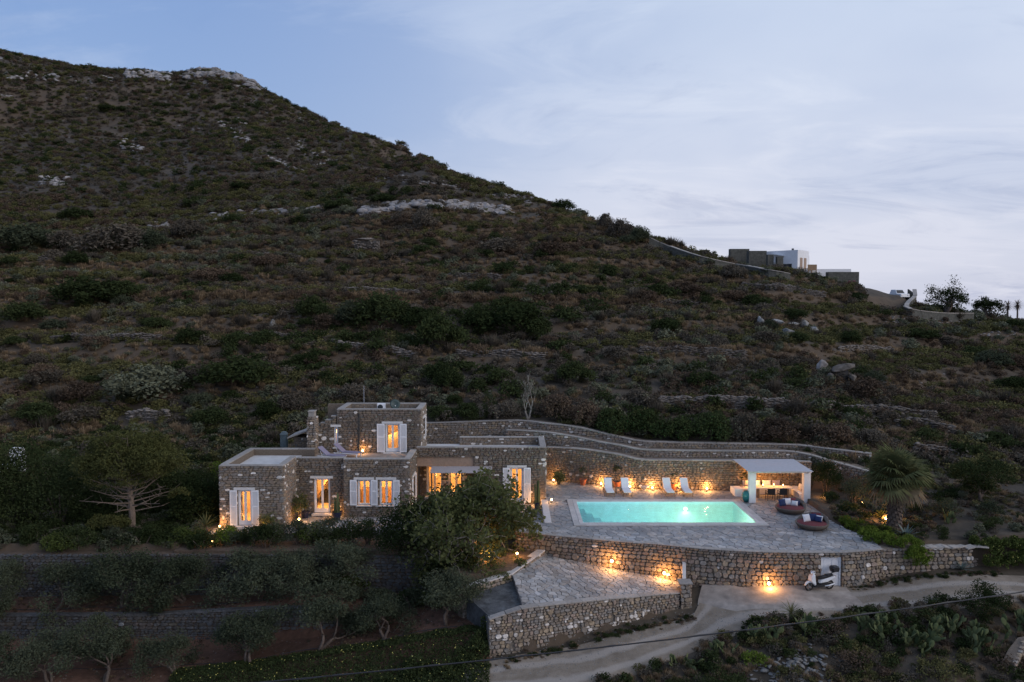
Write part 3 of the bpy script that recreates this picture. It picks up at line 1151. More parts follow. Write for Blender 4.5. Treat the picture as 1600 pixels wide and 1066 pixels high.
scatter('hillside_stone', 'small grey stones lying among the hillside scrub', 'rocks', P, np.stack([s_, s_, s_ * .8], -1), [np_mesh('slope_stone', v, f, M['drywall']) for v, f in ROCKS[:5]])

# ------------------------------------------------------------------ stone laying
def stone_shape(seed):
    """unit stone: an uneven rounded outline in XZ, front towards -Y"""
    rng = np.random.default_rng(seed)
    n = 8
    a = (np.arange(n) + .5) / n * 2 * math.pi + rng.normal(0, .09, n)
    c, s = np.cos(a), np.sin(a)
    k = 1 / np.maximum(np.abs(c), np.abs(s)) ** .97 * .5 * rng.uniform(.90, 1.06, n)
    o = np.stack([c * k, s * k], -1)
    o = np.clip(o, -.5, .5)
    V = [(x, .5, z) for x, z in o] + [(x, -.22, z) for x, z in o] + [(x * .86 + rng.normal(0, .025), -.5 + rng.normal(0, .06), z * .84 + rng.normal(0, .02)) for x, z in o]
    F = [(i, (i + 1) % n, n + (i + 1) % n, n + i) for i in range(n)] + [(n + i, n + (i + 1) % n, 2 * n + (i + 1) % n, 2 * n + i) for i in range(n)]
    F.append(tuple(2 * n + i for i in range(n)))
    return np.array(V), F


SSH = [stone_shape(s) for s in range(10)]
_stone_me = {}


def stone_me(i, m):
    key = (i, m.name)
    if key not in _stone_me:
        me = bpy.data.meshes.new('stone')
        me.from_pydata([tuple(v) for v in SSH[i][0]], [], SSH[i][1])
        me.materials.append(m)
        _stone_me[key] = me
    return _stone_me[key]


def lay_stones(parent, items, mats, singles=300, name='stone'):
    """items: (centre, (w, depth, h), rz, shape, material); the largest become parts, the rest one joined part"""
    items = sorted(items, key=lambda t: -t[1][0] * t[1][2])
    off = Vector((0, 0, 0))
    q = parent
    while q is not None:
        off += q.location
        q = q.parent
    for c, s, rz, sh, mi_ in items[:singles]:
        link(name, stone_me(sh, mats[mi_]), parent, Vector(c) - off, (0, 0, rz), s)
    rest = items[singles:]
    if rest:
        mb = MB()
        for c, s, rz, sh, mi_ in rest:
            v, f = SSH[sh]
            w = v * np.array(s)
            ca, sa = math.cos(rz), math.sin(rz)
            w = np.stack([w[:, 0] * ca - w[:, 1] * sa + c[0], w[:, 0] * sa + w[:, 1] * ca + c[1], w[:, 2] + c[2]], -1)
            mb.add(w.tolist(), f, mi_)
        tag(mb.build('stonework', mats, parent), kind='stuff')


def line_at(path, s):
    """point, angle of an (x, y) path at length s"""
    acc = 0
    for a, b in zip(path[:-1], path[1:]):
        l = math.hypot(b[0] - a[0], b[1] - a[1])
        if s <= acc + l or b is path[-1]:
            t = (s - acc) / l
            return a[0] + (b[0] - a[0]) * t, a[1] + (b[1] - a[1]) * t, math.atan2(b[1] - a[1], b[0] - a[0])
        acc += l


def path_len(path):
    return sum(math.hypot(b[0] - a[0], b[1] - a[1]) for a, b in zip(path[:-1], path[1:]))


def course_stones(path, zb, zt, hrange, wrange, weights, holes=(), rng=random, proud=.05, depth=.16, pale=0.0, gap=.018):
    """stones in uneven courses along a face whose outside is on the right of the path"""
    L = path_len(path)
    smp = [L * i / 60 for i in range(61)]
    z0 = min(zb(s) for s in smp)
    z1 = max(zt(s) for s in smp)
    out = []
    z = z0
    cum = np.cumsum(weights) / sum(weights)
    while z < z1 - .04:
        h = rng.uniform(*hrange)
        s = -rng.uniform(0, wrange[0])
        while s < L:
            w = rng.uniform(*wrange) * (1 if h > sum(hrange) / 2 else .85)
            sa, sb = max(s, 0), min(s + w, L)
            s += w
            if sb - sa < .07:
                continue
            sm = (sa + sb) / 2
            lo, hi = z, z + h
            if rng.random() < .12:
                hi += h * .5
            bb, tt = zb(sm), zt(sm)
            lo, hi = max(lo, bb), min(hi, tt)
            if hi - lo < .05:
                continue
            hit_ = False
            for (a, b, c, d) in holes:
                if sb > a and sa < b and hi > c and lo < d:
                    # cut the stone back to the opening
                    if sa < a - .06:
                        sb = min(sb, a)
                    elif sb > b + .06:
                        sa = max(sa, b)
                    elif lo < c - .04:
                        hi = min(hi, c)
                    elif hi > d + .04:
                        lo = max(lo, d)
                    else:
                        hit_ = True
            if hit_ or sb - sa < .06 or hi - lo < .04:
                continue
            sm = (sa + sb) / 2
            x, y, an = line_at(path, sm)
            pr = proud * rng.uniform(.3, 1.15)
            nx_, ny_ = math.sin(an), -math.cos(an)
            k = pr - depth / 2
            mi_ = int(np.searchsorted(cum, rng.random()))
            if pale and rng.random() < pale:
                mi_ = 6
            out.append(((x + nx_ * k, y + ny_ * k, (lo + hi) / 2), (sb - sa - gap, depth, hi - lo - gap), an, rng.randrange(10), mi_))
        z += h
    return out


def wall_core(path, zb, zt, th, mb=None, step=.8, inset=.0):
    """a solid wall behind the face: path outside on the right"""
    mb = mb or MB()
    L = path_len(path)
    n = max(1, int(L / step))
    pts = []
    for i in range(n + 1):
        s = L * i / n
        x, y, an = line_at(path, min(s, L - 1e-6))
        nx_, ny_ = math.sin(an), -math.cos(an)
        pts.append(((x - nx_ * inset, y - ny_ * inset), (x - nx_ * th, y - ny_ * th), zb(s), zt(s)))
    vs, fs = [], []
    for (fx, fy), (bx, by), b, t in pts:
        vs += [(fx, fy, b), (fx, fy, t), (bx, by, t), (bx, by, b)]
    for i in range(n):
        o = i * 4
        for k in range(4):
            k2 = (k + 1) % 4
            fs.append((o + k, o + k2, o + 4 + k2, o + 4 + k))
    fs += [(3, 2, 1, 0), (n * 4, n * 4 + 1, n * 4 + 2, n * 4 + 3)]
    return mb.add(vs, fs)


def coping(parent, path, zt, m, w=.42, th=.07, over=.05, seg=(.6, 1.1), name='coping_stone'):
    L = path_len(path)
    s = 0
    off = Vector((0, 0, 0))
    q = parent
    while q is not None:
        off += q.location
        q = q.parent
    me = unit_box('coping_stone', m)
    while s < L - .02:
        l = min(random.uniform(*seg), L - s)
        x, y, an = line_at(path, min(s + l / 2, L - 1e-6))
        za, zb_ = zt(s), zt(min(s + l, L))
        nx_, ny_ = math.sin(an), -math.cos(an)
        k = over - w / 2
        link(name, me, parent, Vector((x + nx_ * k, y + ny_ * k, (za + zb_) / 2 + th / 2 + random.uniform(-.006, .006))) - off,
             (0, -math.atan2(zb_ - za, l), an), (l - .012, w * random.uniform(.96, 1.04), th))
        s += l


_ub = {}


def unit_box(name, m):
    key = (name, m.name)
    if key not in _ub:
        bm = bmesh.new()
        bmesh.ops.create_cube(bm, size=1)
        bmesh.ops.bevel(bm, geom=bm.edges[:], offset=.035, segments=1, affect='EDGES')
        me = bpy.data.meshes.new(name)
        bm.to_mesh(me)
        bm.free()
        me.materials.append(m)
        _ub[key] = me
    return _ub[key]


def zline(path, zs):
    """height along the path from one value per point"""
    acc = [0]
    for a, b in zip(path[:-1], path[1:]):
        acc.append(acc[-1] + math.hypot(b[0] - a[0], b[1] - a[1]))
    return lambda s: float(np.interp(s, acc, zs))


def smooth_path(pts, n=6):
    """Catmull-Rom through 3D points"""
    P = [Vector(p) for p in pts]
    out = []
    for i in range(len(P) - 1):
        p0, p1, p2, p3 = P[max(i - 1, 0)], P[i], P[i + 1], P[min(i + 2, len(P) - 1)]
        for k in range(n):
            t = k / n
            out.append(.5 * ((2 * p1) + (p2 - p0) * t + (2 * p0 - 5 * p1 + 4 * p2 - p3) * t * t + (3 * p1 - p0 - 3 * p2 + p3) * t ** 3))
    out.append(P[-1])
    return out


WALL_W = [5, 4, 3, 1.6, 2.6, 2, .25]


def retaining_wall(label, pts, zb, th, h=(.14, .27), w=(.22, .50), singles=0, weights=WALL_W, cop=True, pale=.012, vents=0, mats=STONES, gap=.012, cop_m=None, core=None, sm=6, copw=.42):
    """pts: top line as 3D points, outside on the right of the direction of travel"""
    pts = smooth_path(pts, sm) if sm else [Vector(p) for p in pts]
    path = [(p.x, p.y) for p in pts]
    zt = zline(path, [p.z for p in pts])
    zbf = zb if callable(zb) else (lambda s: zb)
    if not callable(zb) and hasattr(zb, '__len__'):
        zbf = zline(path, zb)
    base = (path[0][0], path[0][1], zbf(0))
    t = thing('retaining_wall', label, 'wall', base)
    L = path_len(path)
    holes = []
    for i in range(vents):
        s = L * (i + .5) / vents + random.uniform(-.8, .8)
        zz = zbf(s) + (zt(s) - zbf(s)) * random.uniform(.3, .7)
        holes.append((s - .07, s + .07, zz - .07, zz + .07))
    wall_core(path, zbf, lambda s: zt(s) - .01, th, inset=.05).build('wall_core', core or M['mortar'], t)
    lay_stones(t, course_stones(path, zbf, zt, h, w, weights, holes, pale=pale, gap=gap), mats, singles)
    if cop:
        coping(t, path, zt, cop_m or M['coping'], w=copw)
    return t, path, zt


# ------------------------------------------------------------------ pool terrace
FRONT = [(0.30, 47.75), (0.77, 47.52), (5.98, 45.85), (8.4, 45.25), (10.0, 44.72), (11.5, 44.25), (14.3, 43.83), (17.83, 43.72), (19.6, 43.95), (21.0, 44.41)]
TERR = FRONT + [(21.25, 46.2), (20.6, 48.5), (20.35, 50.5), (21.1, 53), (21.5, 57.8), (16.5, 58.2), (9.5, 58.8), (6.4, 59.9), (3.48, 61.5), (2.42, 61.7), (2.42, 49.75), (.3, 49.75)]
POOL = (3.87, 16.0, 48.86, 55.52)         # outer edge of the coping
PIN = (4.50, 15.42, 49.60, 54.90)         # water


def voronoi_cells(poly, size, rng, holes=(), shrink=.016, jitter=.42):
    """irregular flagstones: Voronoi cells of a jittered grid clipped to the polygon's box"""
    xs_ = [p[0] for p in poly]
    ys_ = [p[1] for p in poly]
    x0, x1, y0, y1 = min(xs_) - size * 2, max(xs_) + size * 2, min(ys_) - size * 2, max(ys_) + size * 2
    nx_, ny_ = int((x1 - x0) / size) + 1, int((y1 - y0) / size) + 1
    P = {}
    for j in range(ny_):
        for i in range(nx_):
            P[i, j] = (x0 + (i + .5 + (.5 if j % 2 else 0) + rng.uniform(-jitter, jitter)) * size, y0 + (j + .5 + rng.uniform(-jitter, jitter)) * size)
    cells = []
    for (i, j), (cx, cy) in P.items():
        if not (1 < i < nx_ - 2 and 1 < j < ny_ - 2):
            continue
        c = [(cx - size * 2, cy - size * 2), (cx + size * 2, cy - size * 2), (cx + size * 2, cy + size * 2), (cx - size * 2, cy + size * 2)]
        for dj in (-2, -1, 0, 1, 2):
            for di in (-2, -1, 0, 1, 2):
                if (di or dj) and (i + di, j + dj) in P:
                    qx, qy = P[i + di, j + dj]
                    c = clip(c, (qx - cx, qy - cy), ((cx + qx) / 2, (cy + qy) / 2), shrink)
        if len(c) > 2:
            cells.append(c)
    return cells


def clip(poly, n, p, shrink=0):
    l = math.hypot(*n)
    nx_, ny_ = n[0] / l, n[1] / l
    out = []
    k = len(poly)
    for a in range(k):
        A, B = poly[a], poly[(a + 1) % k]
        da = (A[0] - p[0]) * nx_ + (A[1] - p[1]) * ny_ + shrink
        db = (B[0] - p[0]) * nx_ + (B[1] - p[1]) * ny_ + shrink
        if da <= 0:
            out.append(A)
        if (da <= 0) != (db <= 0):
            t = da / (da - db)
            out.append((A[0] + (B[0] - A[0]) * t, A[1] + (B[1] - A[1]) * t))
    return out


def area(p):
    return abs(sum(p[i][0] * p[(i + 1) % len(p)][1] - p[(i + 1) % len(p)][0] * p[i][1] for i in range(len(p)))) / 2


def pave(parent, poly, zf, size, mats, weights, singles=300, holes=(), seed=1, th=.035, lip=.0, near=None):
    """flagstones over a polygon; zf(x, y) is the bed level"""
    rng = random.Random(seed)
    cells = []
    cum = np.cumsum(weights) / sum(weights)
    for c in voronoi_cells(poly, size, rng):
        pts = []
        cx, cy = sum(p[0] for p in c) / len(c), sum(p[1] for p in c) / len(c)
        ins = in_poly(np.array([p[0] for p in c]), np.array([p[1] for p in c]), poly)
        if not in_poly(cx, cy, poly) or ins.sum() < len(c):
            # pull outside corners to the edge by walking towards the centre
            if not in_poly(cx, cy, poly):
                continue
            c2 = []
            for p, k in zip(c, ins):
                if k:
                    c2.append(p)
                else:
                    a, b = 0., 1.
                    for _ in range(7):
                        mdl = (a + b) / 2
                        if in_poly(cx + (p[0] - cx) * mdl, cy + (p[1] - cy) * mdl, poly):
                            a = mdl
                        else:
                            b = mdl
                    c2.append((cx + (p[0] - cx) * a, cy + (p[1] - cy) * a))
            c = c2
        for (hx0, hx1, hy0, hy1) in holes:
            if hx0 < cx < hx1 and hy0 < cy < hy1:
                c = []
                break
            if any(hx0 < p[0] < hx1 and hy0 < p[1] < hy1 for p in c):
                # the rectangle's nearest side cuts the stone
                dl, dr, db, dt = hx0 - cx, cx - hx1, hy0 - cy, cy - hy1
                m_ = max(dl, dr, db, dt)
                n, p = ((1, 0), (hx0 - .015, 0)) if m_ == dl else ((-1, 0), (hx1 + .015, 0)) if m_ == dr else ((0, 1), (0, hy0 - .015)) if m_ == db else ((0, -1), (0, hy1 + .015))
                c = clip(c, n, p)
        if len(c) < 3 or area(c) < .01:
            continue
        cells.append((c, int(np.searchsorted(cum, rng.random()))))
    key = near or (lambda c: -area(c))
    cells.sort(key=lambda t: key(t[0]))
    off = Vector((0, 0, 0))
    q = parent
    while q is not None:
        off += q.location
        q = q.parent
    rest = MB()

    def put(mb, c, ox=0, oy=0, oz=0, mi_=0):
        n = len(c)
        cx, cy = sum(p[0] for p in c) / n, sum(p[1] for p in c) / n
        h = th * rng.uniform(.6, 1.15)
        v = [(x - ox, y - oy, zf(x, y) - oz) for x, y in c] + [(x - ox, y - oy, zf(x, y) + h * .7 - oz) for x, y in c] \
            + [(cx + (x - cx) * .94 - ox, cy + (y - cy) * .94 - oy, zf(x, y) + h - oz) for x, y in c]
        f = [(i, (i + 1) % n, n + (i + 1) % n, n + i) for i in range(n)] + [(n + i, n + (i + 1) % n, 2 * n + (i + 1) % n, 2 * n + i) for i in range(n)] + [tuple(2 * n + i for i in range(n))]
        mb.add(v, f, mi_)
    for c, mi_ in cells[:singles]:
        cx, cy = sum(p[0] for p in c) / len(c), sum(p[1] for p in c) / len(c)
        cz = zf(cx, cy)
        mb = MB()
        put(mb, c, cx, cy, cz)
        link('flagstone', mb.mesh('flagstone', mats[mi_]), parent, Vector((cx, cy, cz)) - off)
    for c, mi_ in cells[singles:]:
        put(rest, c, 0, 0, 0, mi_)
    if cells[singles:]:
        tag(rest.build('paving', mats, parent), kind='stuff')


# slab with a hole for the pool: four pieces of polygon made by clipping
def cutrect(poly, r):
    a = clip(poly, (1, 0), (r[0], 0))
    b = clip(poly, (-1, 0), (r[1], 0))
    mid = clip(clip(poly, (-1, 0), (r[0], 0)), (1, 0), (r[1], 0))
    return [a, b, clip(mid, (0, 1), (0, r[2])), clip(mid, (0, -1), (0, r[3]))]


slab = MB()
SLAB = [(x, y + .66) for x, y in FRONT] + TERR[len(FRONT):]
back_line = [p for p in TERR]
HOLE = (PIN[0] - .14, PIN[1] + .14, PIN[2] - .14, PIN[3] + .14)
# the terrace outline is split in x strips so that every piece is convex enough to fill cleanly
for xa, xb in zip([.3, 2.42, 4.36, 6.4, 9.5, 12.5, 15.56, 18, 20.2], [2.42, 4.36, 6.4, 9.5, 12.5, 15.56, 18, 20.2, 21.6]):
    st = clip(clip(SLAB, (-1, 0), (xa, 0)), (1, 0), (xb, 0))
    if xa >= HOLE[0] - .01 and xb <= HOLE[1] + .01:
        for pc in (clip(st, (0, 1), (0, HOLE[2])), clip(st, (0, -1), (0, HOLE[3]))):
            slab.prism(pc, -2.5, -.035)
    else:
        slab.prism(st, -2.5, -.035)
terrace = tag(slab.build('terrace', M['joint']), kind='structure')
pave(terrace, TERR, lambda x, y: -.036, .44, PAVES, [5, 4, 5, 2, 1.6, 3, .8], 300, [POOL], 3, .036, near=lambda c: c[0][1] - .25 * area(c) * 10)

# front retaining wall with the small door
DOOR_X = (17.25, 18.42)
fp = [Vector((x, y, -.03)) for x, y in FRONT]
fpath = smooth_path(fp, 6)
path = [(p.x, p.y) for p in fpath]


def s_of_x(path, x):
    acc = 0
    for a, b in zip(path[:-1], path[1:]):
        l = math.hypot(b[0] - a[0], b[1] - a[1])
        if a[0] <= x <= b[0]:
            return acc + l * (x - a[0]) / (b[0] - a[0])
        acc += l
    return acc


def front_base(s):
    x, y, _ = line_at(path, min(s, path_len(path) - 1e-6))
    return float(np.interp(x, [.3, 2.5, 9.6, 10.2, 14, 18, 21.1], [-1.25, -1.35, -2.2, -2.35, -2.35, -2.35, -2.3]))


fw = thing('retaining_wall', 'long curved rubble stone wall carrying the pool terrace above the road', 'wall', (path[0][0], path[0][1], -2.4))
zt0 = lambda s: -.05
sa, sb = s_of_x(path, DOOR_X[0]), s_of_x(path, DOOR_X[1])
La = path_len(path)
for a, b, zb_ in ((0, sa, front_base), (sb, La, front_base)):
    sub = [line_at(path, a + (b - a) * i / 40 * .99999)[:2] for i in range(41)]
    o = a
    wall_core(sub, lambda s, o=o: front_base(s + o), zt0, .7, inset=.05).build('wall_core', M['mortar'], fw)
sub = [line_at(path, sa - .02 + (sb - sa + .04) * i / 6)[:2] for i in range(7)]
wall_core(sub, lambda s: -.30, zt0, .7, inset=.05).build('wall_core', M['mortar'], fw)
DTOP = -.30
st = course_stones(path, front_base, zt0, (.12, .27), (.18, .46), [5, 3.4, 3.6, 1.6, 3.2, 2.4, .25], [(sa, sb, -3, DTOP)], proud=.07, depth=.2, pale=.012, gap=.012)
lay_stones(fw, st, STONES, 300)
coping(fw, path, lambda s: -.045, M['coping'], w=.36, th=.045, over=.04)
# the door, set back in its opening
x0, y0, an = line_at(path, sa)
x1, y1, _ = line_at(path, sb)
dy = (y0 + y1) / 2 + .16
door = thing('white_door', 'small white panelled door in the wall under the pool terrace, behind the scooter', 'door', ((x0 + x1) / 2, dy, -2.15))
MB().box(x0 + .14, x1 - .12, dy, dy + .05, -2.13, -.36).build('door_leaf', M['white'], door)
for a, b in ((x0 + .02, x0 + .14), (x1 - .12, x1 - .02)):
    MB().box(a, b, dy - .04, dy + .08, -2.13, -.30).build('door_frame', M['white'], door)
MB().box(x0 + .14, x1 - .12, dy - .04, dy + .08, -.36, -.305).build('door_frame', M['white'], door)
w_ = (x1 - .12 - x0 - .14)
for i in range(2):
    for z0, z1 in ((-2.02, -1.35), (-1.22, -.46)):
        a = x0 + .14 + w_ * (i * .5 + .06)
        MB().box(a, a + w_ * .38, dy - .018, dy + .003, z0, z1).build('door_panel', M['white'], door, bevel=.008)
MB().tube([(x0 + .2, dy - .03, -1.28), (x0 + .5, dy - .03, -1.28)], .018).build('handle', M['chrome'], door)
MB().box(x0 - .0, x1 + .0, dy + .1, dy + .5, -2.3, -.28).build('door_back', M['darkmetal'], door)

# wall running on to the right along the road
rp = [Vector((21.0, 44.41, -.03)), Vector((21.9, 44.55, -.05)), on(1455, 857, -.02), on(1500, 858, -.03), on(1527, 862, -.1), on(1545, 880, -.55), on(1562, 898, -1.0), on(1580, 902, -1.2)]
rp = [Vector((p.x, 44.45 + i * .1, p.z)) for i, p in enumerate(rp)]
rw, _, _ = retaining_wall('rubble stone wall along the road below the garden with the palm', rp, lambda s: float(np.interp(s, [0, 4, 9], [-2.3, -2.15, -1.95])), .8, (.14, .28), (.2, .5), 220, [5, 3.4, 3.6, 1.2, 3.2, 2.4, .4], pale=.02, cop=False, sm=0)
for i in range(9):       # loose slabs on its top
    x = 23.5 + i * .42
    link('cap_slab', unit_box('cap_slab', M['coping']), rw, Vector((x - rp[0].x, 44.75 - rp[0].y + random.uniform(-.08, .08), -.0 + 2.3)), (random.uniform(-.1, .1), random.uniform(-.2, .2), random.uniform(-.4, .4)), (.5, .45, .07))

# ------------------------------------------------------------------ parking place
def park_z(x, y):
    return float(np.interp(x, [PARK[0].x, 10], [-1.25, -2.0])) - .055 * (46.5 - y)


PP = [(p.x, p.y) for p in PARK]
pk = MB().prism(PP, -5, lambda x, y: park_z(x, y) - .035)
parking = tag(pk.build('parking_place', M['joint']), kind='structure')
pave(parking, PP, lambda x, y: park_z(x, y) - .036, .36, PAVES, [3, 4, .6, 5, 6, .6, 1.0], 300, (), 9, .036)
# front wall of the parking place with pale stones
lp = on(764, 968, -1.98)
pts = [Vector((lp.x, lp.y, -2.02)), Vector((PP[3][0], PP[3][1] - .1, park_z(*PP[3]) + .05)), Vector(((PP[3][0] + PP[2][0]) / 2, (PP[3][1] + PP[2][1]) / 2 - .15, park_z((PP[3][0] + PP[2][0]) / 2, 41.6) + .05)), Vector((PP[2][0], PP[2][1] - .12, park_z(*PP[2]) + .05))]
_p = [(p.x, p.y) for p in pts]
Lp = path_len(_p)
pw = thing('retaining_wall', 'sloping rubble wall in front of the flagstone parking place, with white stones in it', 'wall', (pts[0].x, pts[0].y, -4.2))
zt_p = zline(_p, [p.z for p in pts])
zb_p = lambda s: float(np.interp(s, [0, Lp], [-4.35, -3.35]))
wall_core(_p, zb_p, lambda s: zt_p(s) - .02, .4, inset=.05).build('wall_core', M['mortar_pale'], pw)
holes = [(s - .09, s + .09, z - .08, z + .08) for s, z in [(1.2, -3.5), (2.4, -3.35), (3.3, -3.45), (4.9, -3.0), (6.9, -2.75)]]
st = course_stones(_p, zb_p, zt_p, (.11, .24), (.16, .42), [4, 4, 3, 1.6, 2, 3, .2], holes, proud=.06, depth=.2)
st2 = []
for c, s, rz, sh, mi_ in st:
    f = (c[0] - pts[0].x) / (pts[3].x - pts[0].x)
    zz = (c[2] - zb_p(f * Lp)) / (zt_p(f * Lp) - zb_p(f * Lp))
    p = .02
    if .04 < f < .22 and .35 < zz < .6:
        p = .34
    if .28 < f < .5 and .35 < zz < .68:
        p = .14
    if .62 < f < .82 and .18 < zz < .58:
        p = .42
    st2.append((c, s, rz, sh, 6 if random.random() < p else mi_))
lay_stones(pw, st2, STONES, 300)
coping(pw, _p, zt_p, M['coping'], w=.42, th=.06)
# left return of that wall
retaining_wall('short end wall of the parking place towards the olive grove', [Vector((lp.x + .02, lp.y + 5.0, -1.9)), Vector((lp.x, lp.y + .35, -2.02))], -4.35, .35, (.11, .24), (.16, .42), 0, pale=.02, sm=0, core=M['mortar_pale'])
# gate post at the right end, with a pale slab leaning up to the terrace wall
gp = PP[2]
pil = thing('gate_pillar', 'square rubble stone pillar at the end of the parking wall', 'pillar', (gp[0] + .3, gp[1] + .1, -3.4))
MB().box(gp[0] + .05, gp[0] + .53, gp[1] - .2, gp[1] + .3, -3.4, -1.52).build('pillar_core', M['mortar'], pil)
for pth in ([(gp[0] + .0, gp[1] - .25), (gp[0] + .58, gp[1] - .25)], [(gp[0] + .58, gp[1] - .25), (gp[0] + .58, gp[1] + .35)]):
    lay_stones(pil, course_stones(pth, lambda s: -3.4, lambda s: -1.5, (.12, .24), (.18, .4), WALL_W), STONES, 30)
MB().box(gp[0] - .08, gp[0] + .66, gp[1] - .33, gp[1] + .43, -1.5, -1.43).build('cap', M['coping'], pil, bevel=.01)
sl = [on(1066, 884, -1.0), on(1075, 908, -1.75)]
gs = thing('ramp_parapet', 'thin sloping pale slab wall between parking place and terrace wall', 'wall', (gp[0] + .4, gp[1] + .4, -2.4))
MB().hexa([(gp[0] + .22, gp[1] + .36, -2.4), (gp[0] + .42, gp[1] + .36, -2.4), (9.95, 44.85, -2.4), (9.75, 44.85, -2.4),
           (gp[0] + .22, gp[1] + .36, -1.62), (gp[0] + .42, gp[1] + .36, -1.62), (9.95, 44.85, -.85), (9.75, 44.85, -.85)]).build('slab', M['pale_coping'], gs)
# left side: pale coped low wall and the dark ramp
a, b = on(851, 862, -1.05), on(799, 897, -1.3)
lw, _, _ = retaining_wall('low wall with pale coping on the upper side of the parking place', [Vector((b.x - 2.6, b.y - 1.9, -1.5)), Vector((b.x, b.y, -1.35)), Vector((a.x, a.y, -1.0))], -3.2, .5, (.12, .24), (.16, .42), 0, cop_m=M['pale_coping'], sm=0, copw=.5)
dr = [(b.x - 2.4, b.y - 2.0), (b.x, b.y - .1), (PP[4][0], PP[4][1]), (PP[3][0], PP[3][1]), (lp.x + .1, lp.y + .1)]
tag(MB().prism(dr, -5, lambda x, y: park_z(max(x, .6), y) - .25 - .05 * (x < .5)).build('dark_ramp', M['asphalt']), kind='structure')
# garden bed between this wall and the house terrace
tag(MB().prism([(b.x - 3, b.y - 1.2), (b.x, b.y + .45), (a.x + .2, a.y + .3), (.6, 47.9), (.3, 50), (-4.6, 50), (-4.6, 46.4)], -5, -1.05).build('garden_bed', M['soil']), kind='structure')

# ------------------------------------------------------------------ terraced walls behind the pool
T1 = [at(*p) for p in [(853, 700, 61.6), (900, 702, 60.6), (940, 707, 59.8), (970, 712, 59.2), (1000, 719, 58.6), (1050, 720, 58.4), (1150, 721, 58.0), (1240, 722, 57.8), (1268, 723, 57.7)]]
T2 = [at(*p) for p in [(790, 673, 64.0), (850, 676, 62.9), (900, 684, 61.9), (940, 692, 61.1), (970, 697, 60.5), (1000, 703, 59.9), (1050, 705, 59.7), (1150, 706, 59.3), (1240, 707, 59.0), (1300, 722, 57.6), (1369, 741, 55.6)]]
T3 = [at(*p) for p in [(630, 663, 66.3), (672, 662, 66.2), (800, 658, 65.2), (850, 662, 64.2), (900, 668, 63.2), (940, 677, 62.4), (970, 684, 61.8), (1000, 690, 61.2), (1050, 692, 61.0), (1150, 694, 60.6), (1240, 696, 60.4), (1300, 703, 59.3), (1362, 710, 58.2)]]
BW = [3.2, 5, 3, 1.5, 2, 3, .3]
retaining_wall('lit lowest stone wall behind the pool loungers', T1, -.05, 1.5, (.10, .20), (.18, .42), 0, BW, pale=.02, vents=13)
retaining_wall('middle stone wall of the three stepped walls behind the pool', T2, lambda s: 1.4 if s < 22 else .4, 1.5, (.10, .20), (.18, .42), 0, BW, pale=.025, vents=9)
retaining_wall('topmost stone wall of the three stepped walls behind the pool and house', T3, lambda s: 1.6 if s < 28 else .3, 1.3, (.10, .20), (.18, .42), 0, BW, pale=.03, vents=10)

# ------------------------------------------------------------------ pool
pool = thing('swimming_pool', 'lit turquoise swimming pool set in the flagstone terrace', 'pool', ((PIN[0] + PIN[1]) / 2, (PIN[2] + PIN[3]) / 2, -1.6))
x0, x1, y0, y1 = PIN
ZB = -1.45
MB().add([(x0, y0, ZB), (x1, y0, ZB), (x1, y1, ZB), (x0, y1, ZB), (x0, y0, -.02), (x1, y0, -.02), (x1, y1, -.02), (x0, y1, -.02)],
         [(0, 1, 2, 3), (0, 4, 5, 1), (1, 5, 6, 2), (2, 6, 7, 3), (3, 7, 4, 0)]).build('basin', M['tiles'], pool)
for i in range(3):
    MB().box(x0 + .004, x0 + .55 * (3 - i), y0 + .004, y1 - .004, -1.44 + .3 * i, -1.14 + .3 * i).build('step', M['tiles'], pool)
wm = bpy.data.materials.new('pool_water')
wm.use_nodes = True
N, L = wm.node_tree.nodes, wm.node_tree.links
N.clear()
o_ = N.new('ShaderNodeOutputMaterial')
tr = N.new('ShaderNodeBsdfTransparent')
tr.inputs[0].default_value = (.84, .98, .97, 1)
gl = N.new('ShaderNodeBsdfGlossy')
gl.inputs['Roughness'].default_value = .03
fr = N.new('ShaderNodeFresnel')
fr.inputs[0].default_value = 1.33
nz = N.new('ShaderNodeTexNoise')
nz.inputs['Scale'].default_value = 2.2
nz.inputs['Detail'].default_value = 4
g_ = N.new('ShaderNodeNewGeometry')
L.new(g_.outputs['Position'], nz.inputs['Vector'])
bp = N.new('ShaderNodeBump')
bp.inputs['Strength'].default_value = .45
bp.inputs['Distance'].default_value = .08
L.new(nz.outputs[0], bp.inputs['Height'])
L.new(bp.outputs[0], gl.inputs['Normal'])
L.new(bp.outputs[0], fr.inputs['Normal'])
ms = N.new('ShaderNodeMixShader')
L.new(fr.outputs[0], ms.inputs[0])
L.new(tr.outputs[0], ms.inputs[1])
L.new(gl.outputs[0], ms.inputs[2])
L.new(ms.outputs[0], o_.inputs[0])
MB().add([(x0, y0, -.10), (x1, y0, -.10), (x1, y1, -.10), (x0, y1, -.10)], [(0, 1, 2, 3)]).build('water', wm, pool)
# coping slabs: an inner pale border and an outer row
def slabs(x0, x1, y0, y1, w, z, l0, m, name):
    me = unit_box(name, m)
    for a, b, hor, fix in ((x0 - w, x1 + w, 1, y0 - w / 2), (x0 - w, x1 + w, 1, y1 + w / 2), (y0, y1, 0, x0 - w / 2), (y0, y1, 0, x1 + w / 2)):
        n = round((b - a) / l0)
        l = (b - a) / n
        for i in range(n):
            c = a + (i + .5) * l
            loc = Vector((c, fix, z)) if hor else Vector((fix, c, z))
            link(name, me, pool, loc - pool.location, (0, 0, 0), (l - .012, w - .01, .06) if hor else (w - .01, l - .012, .06))


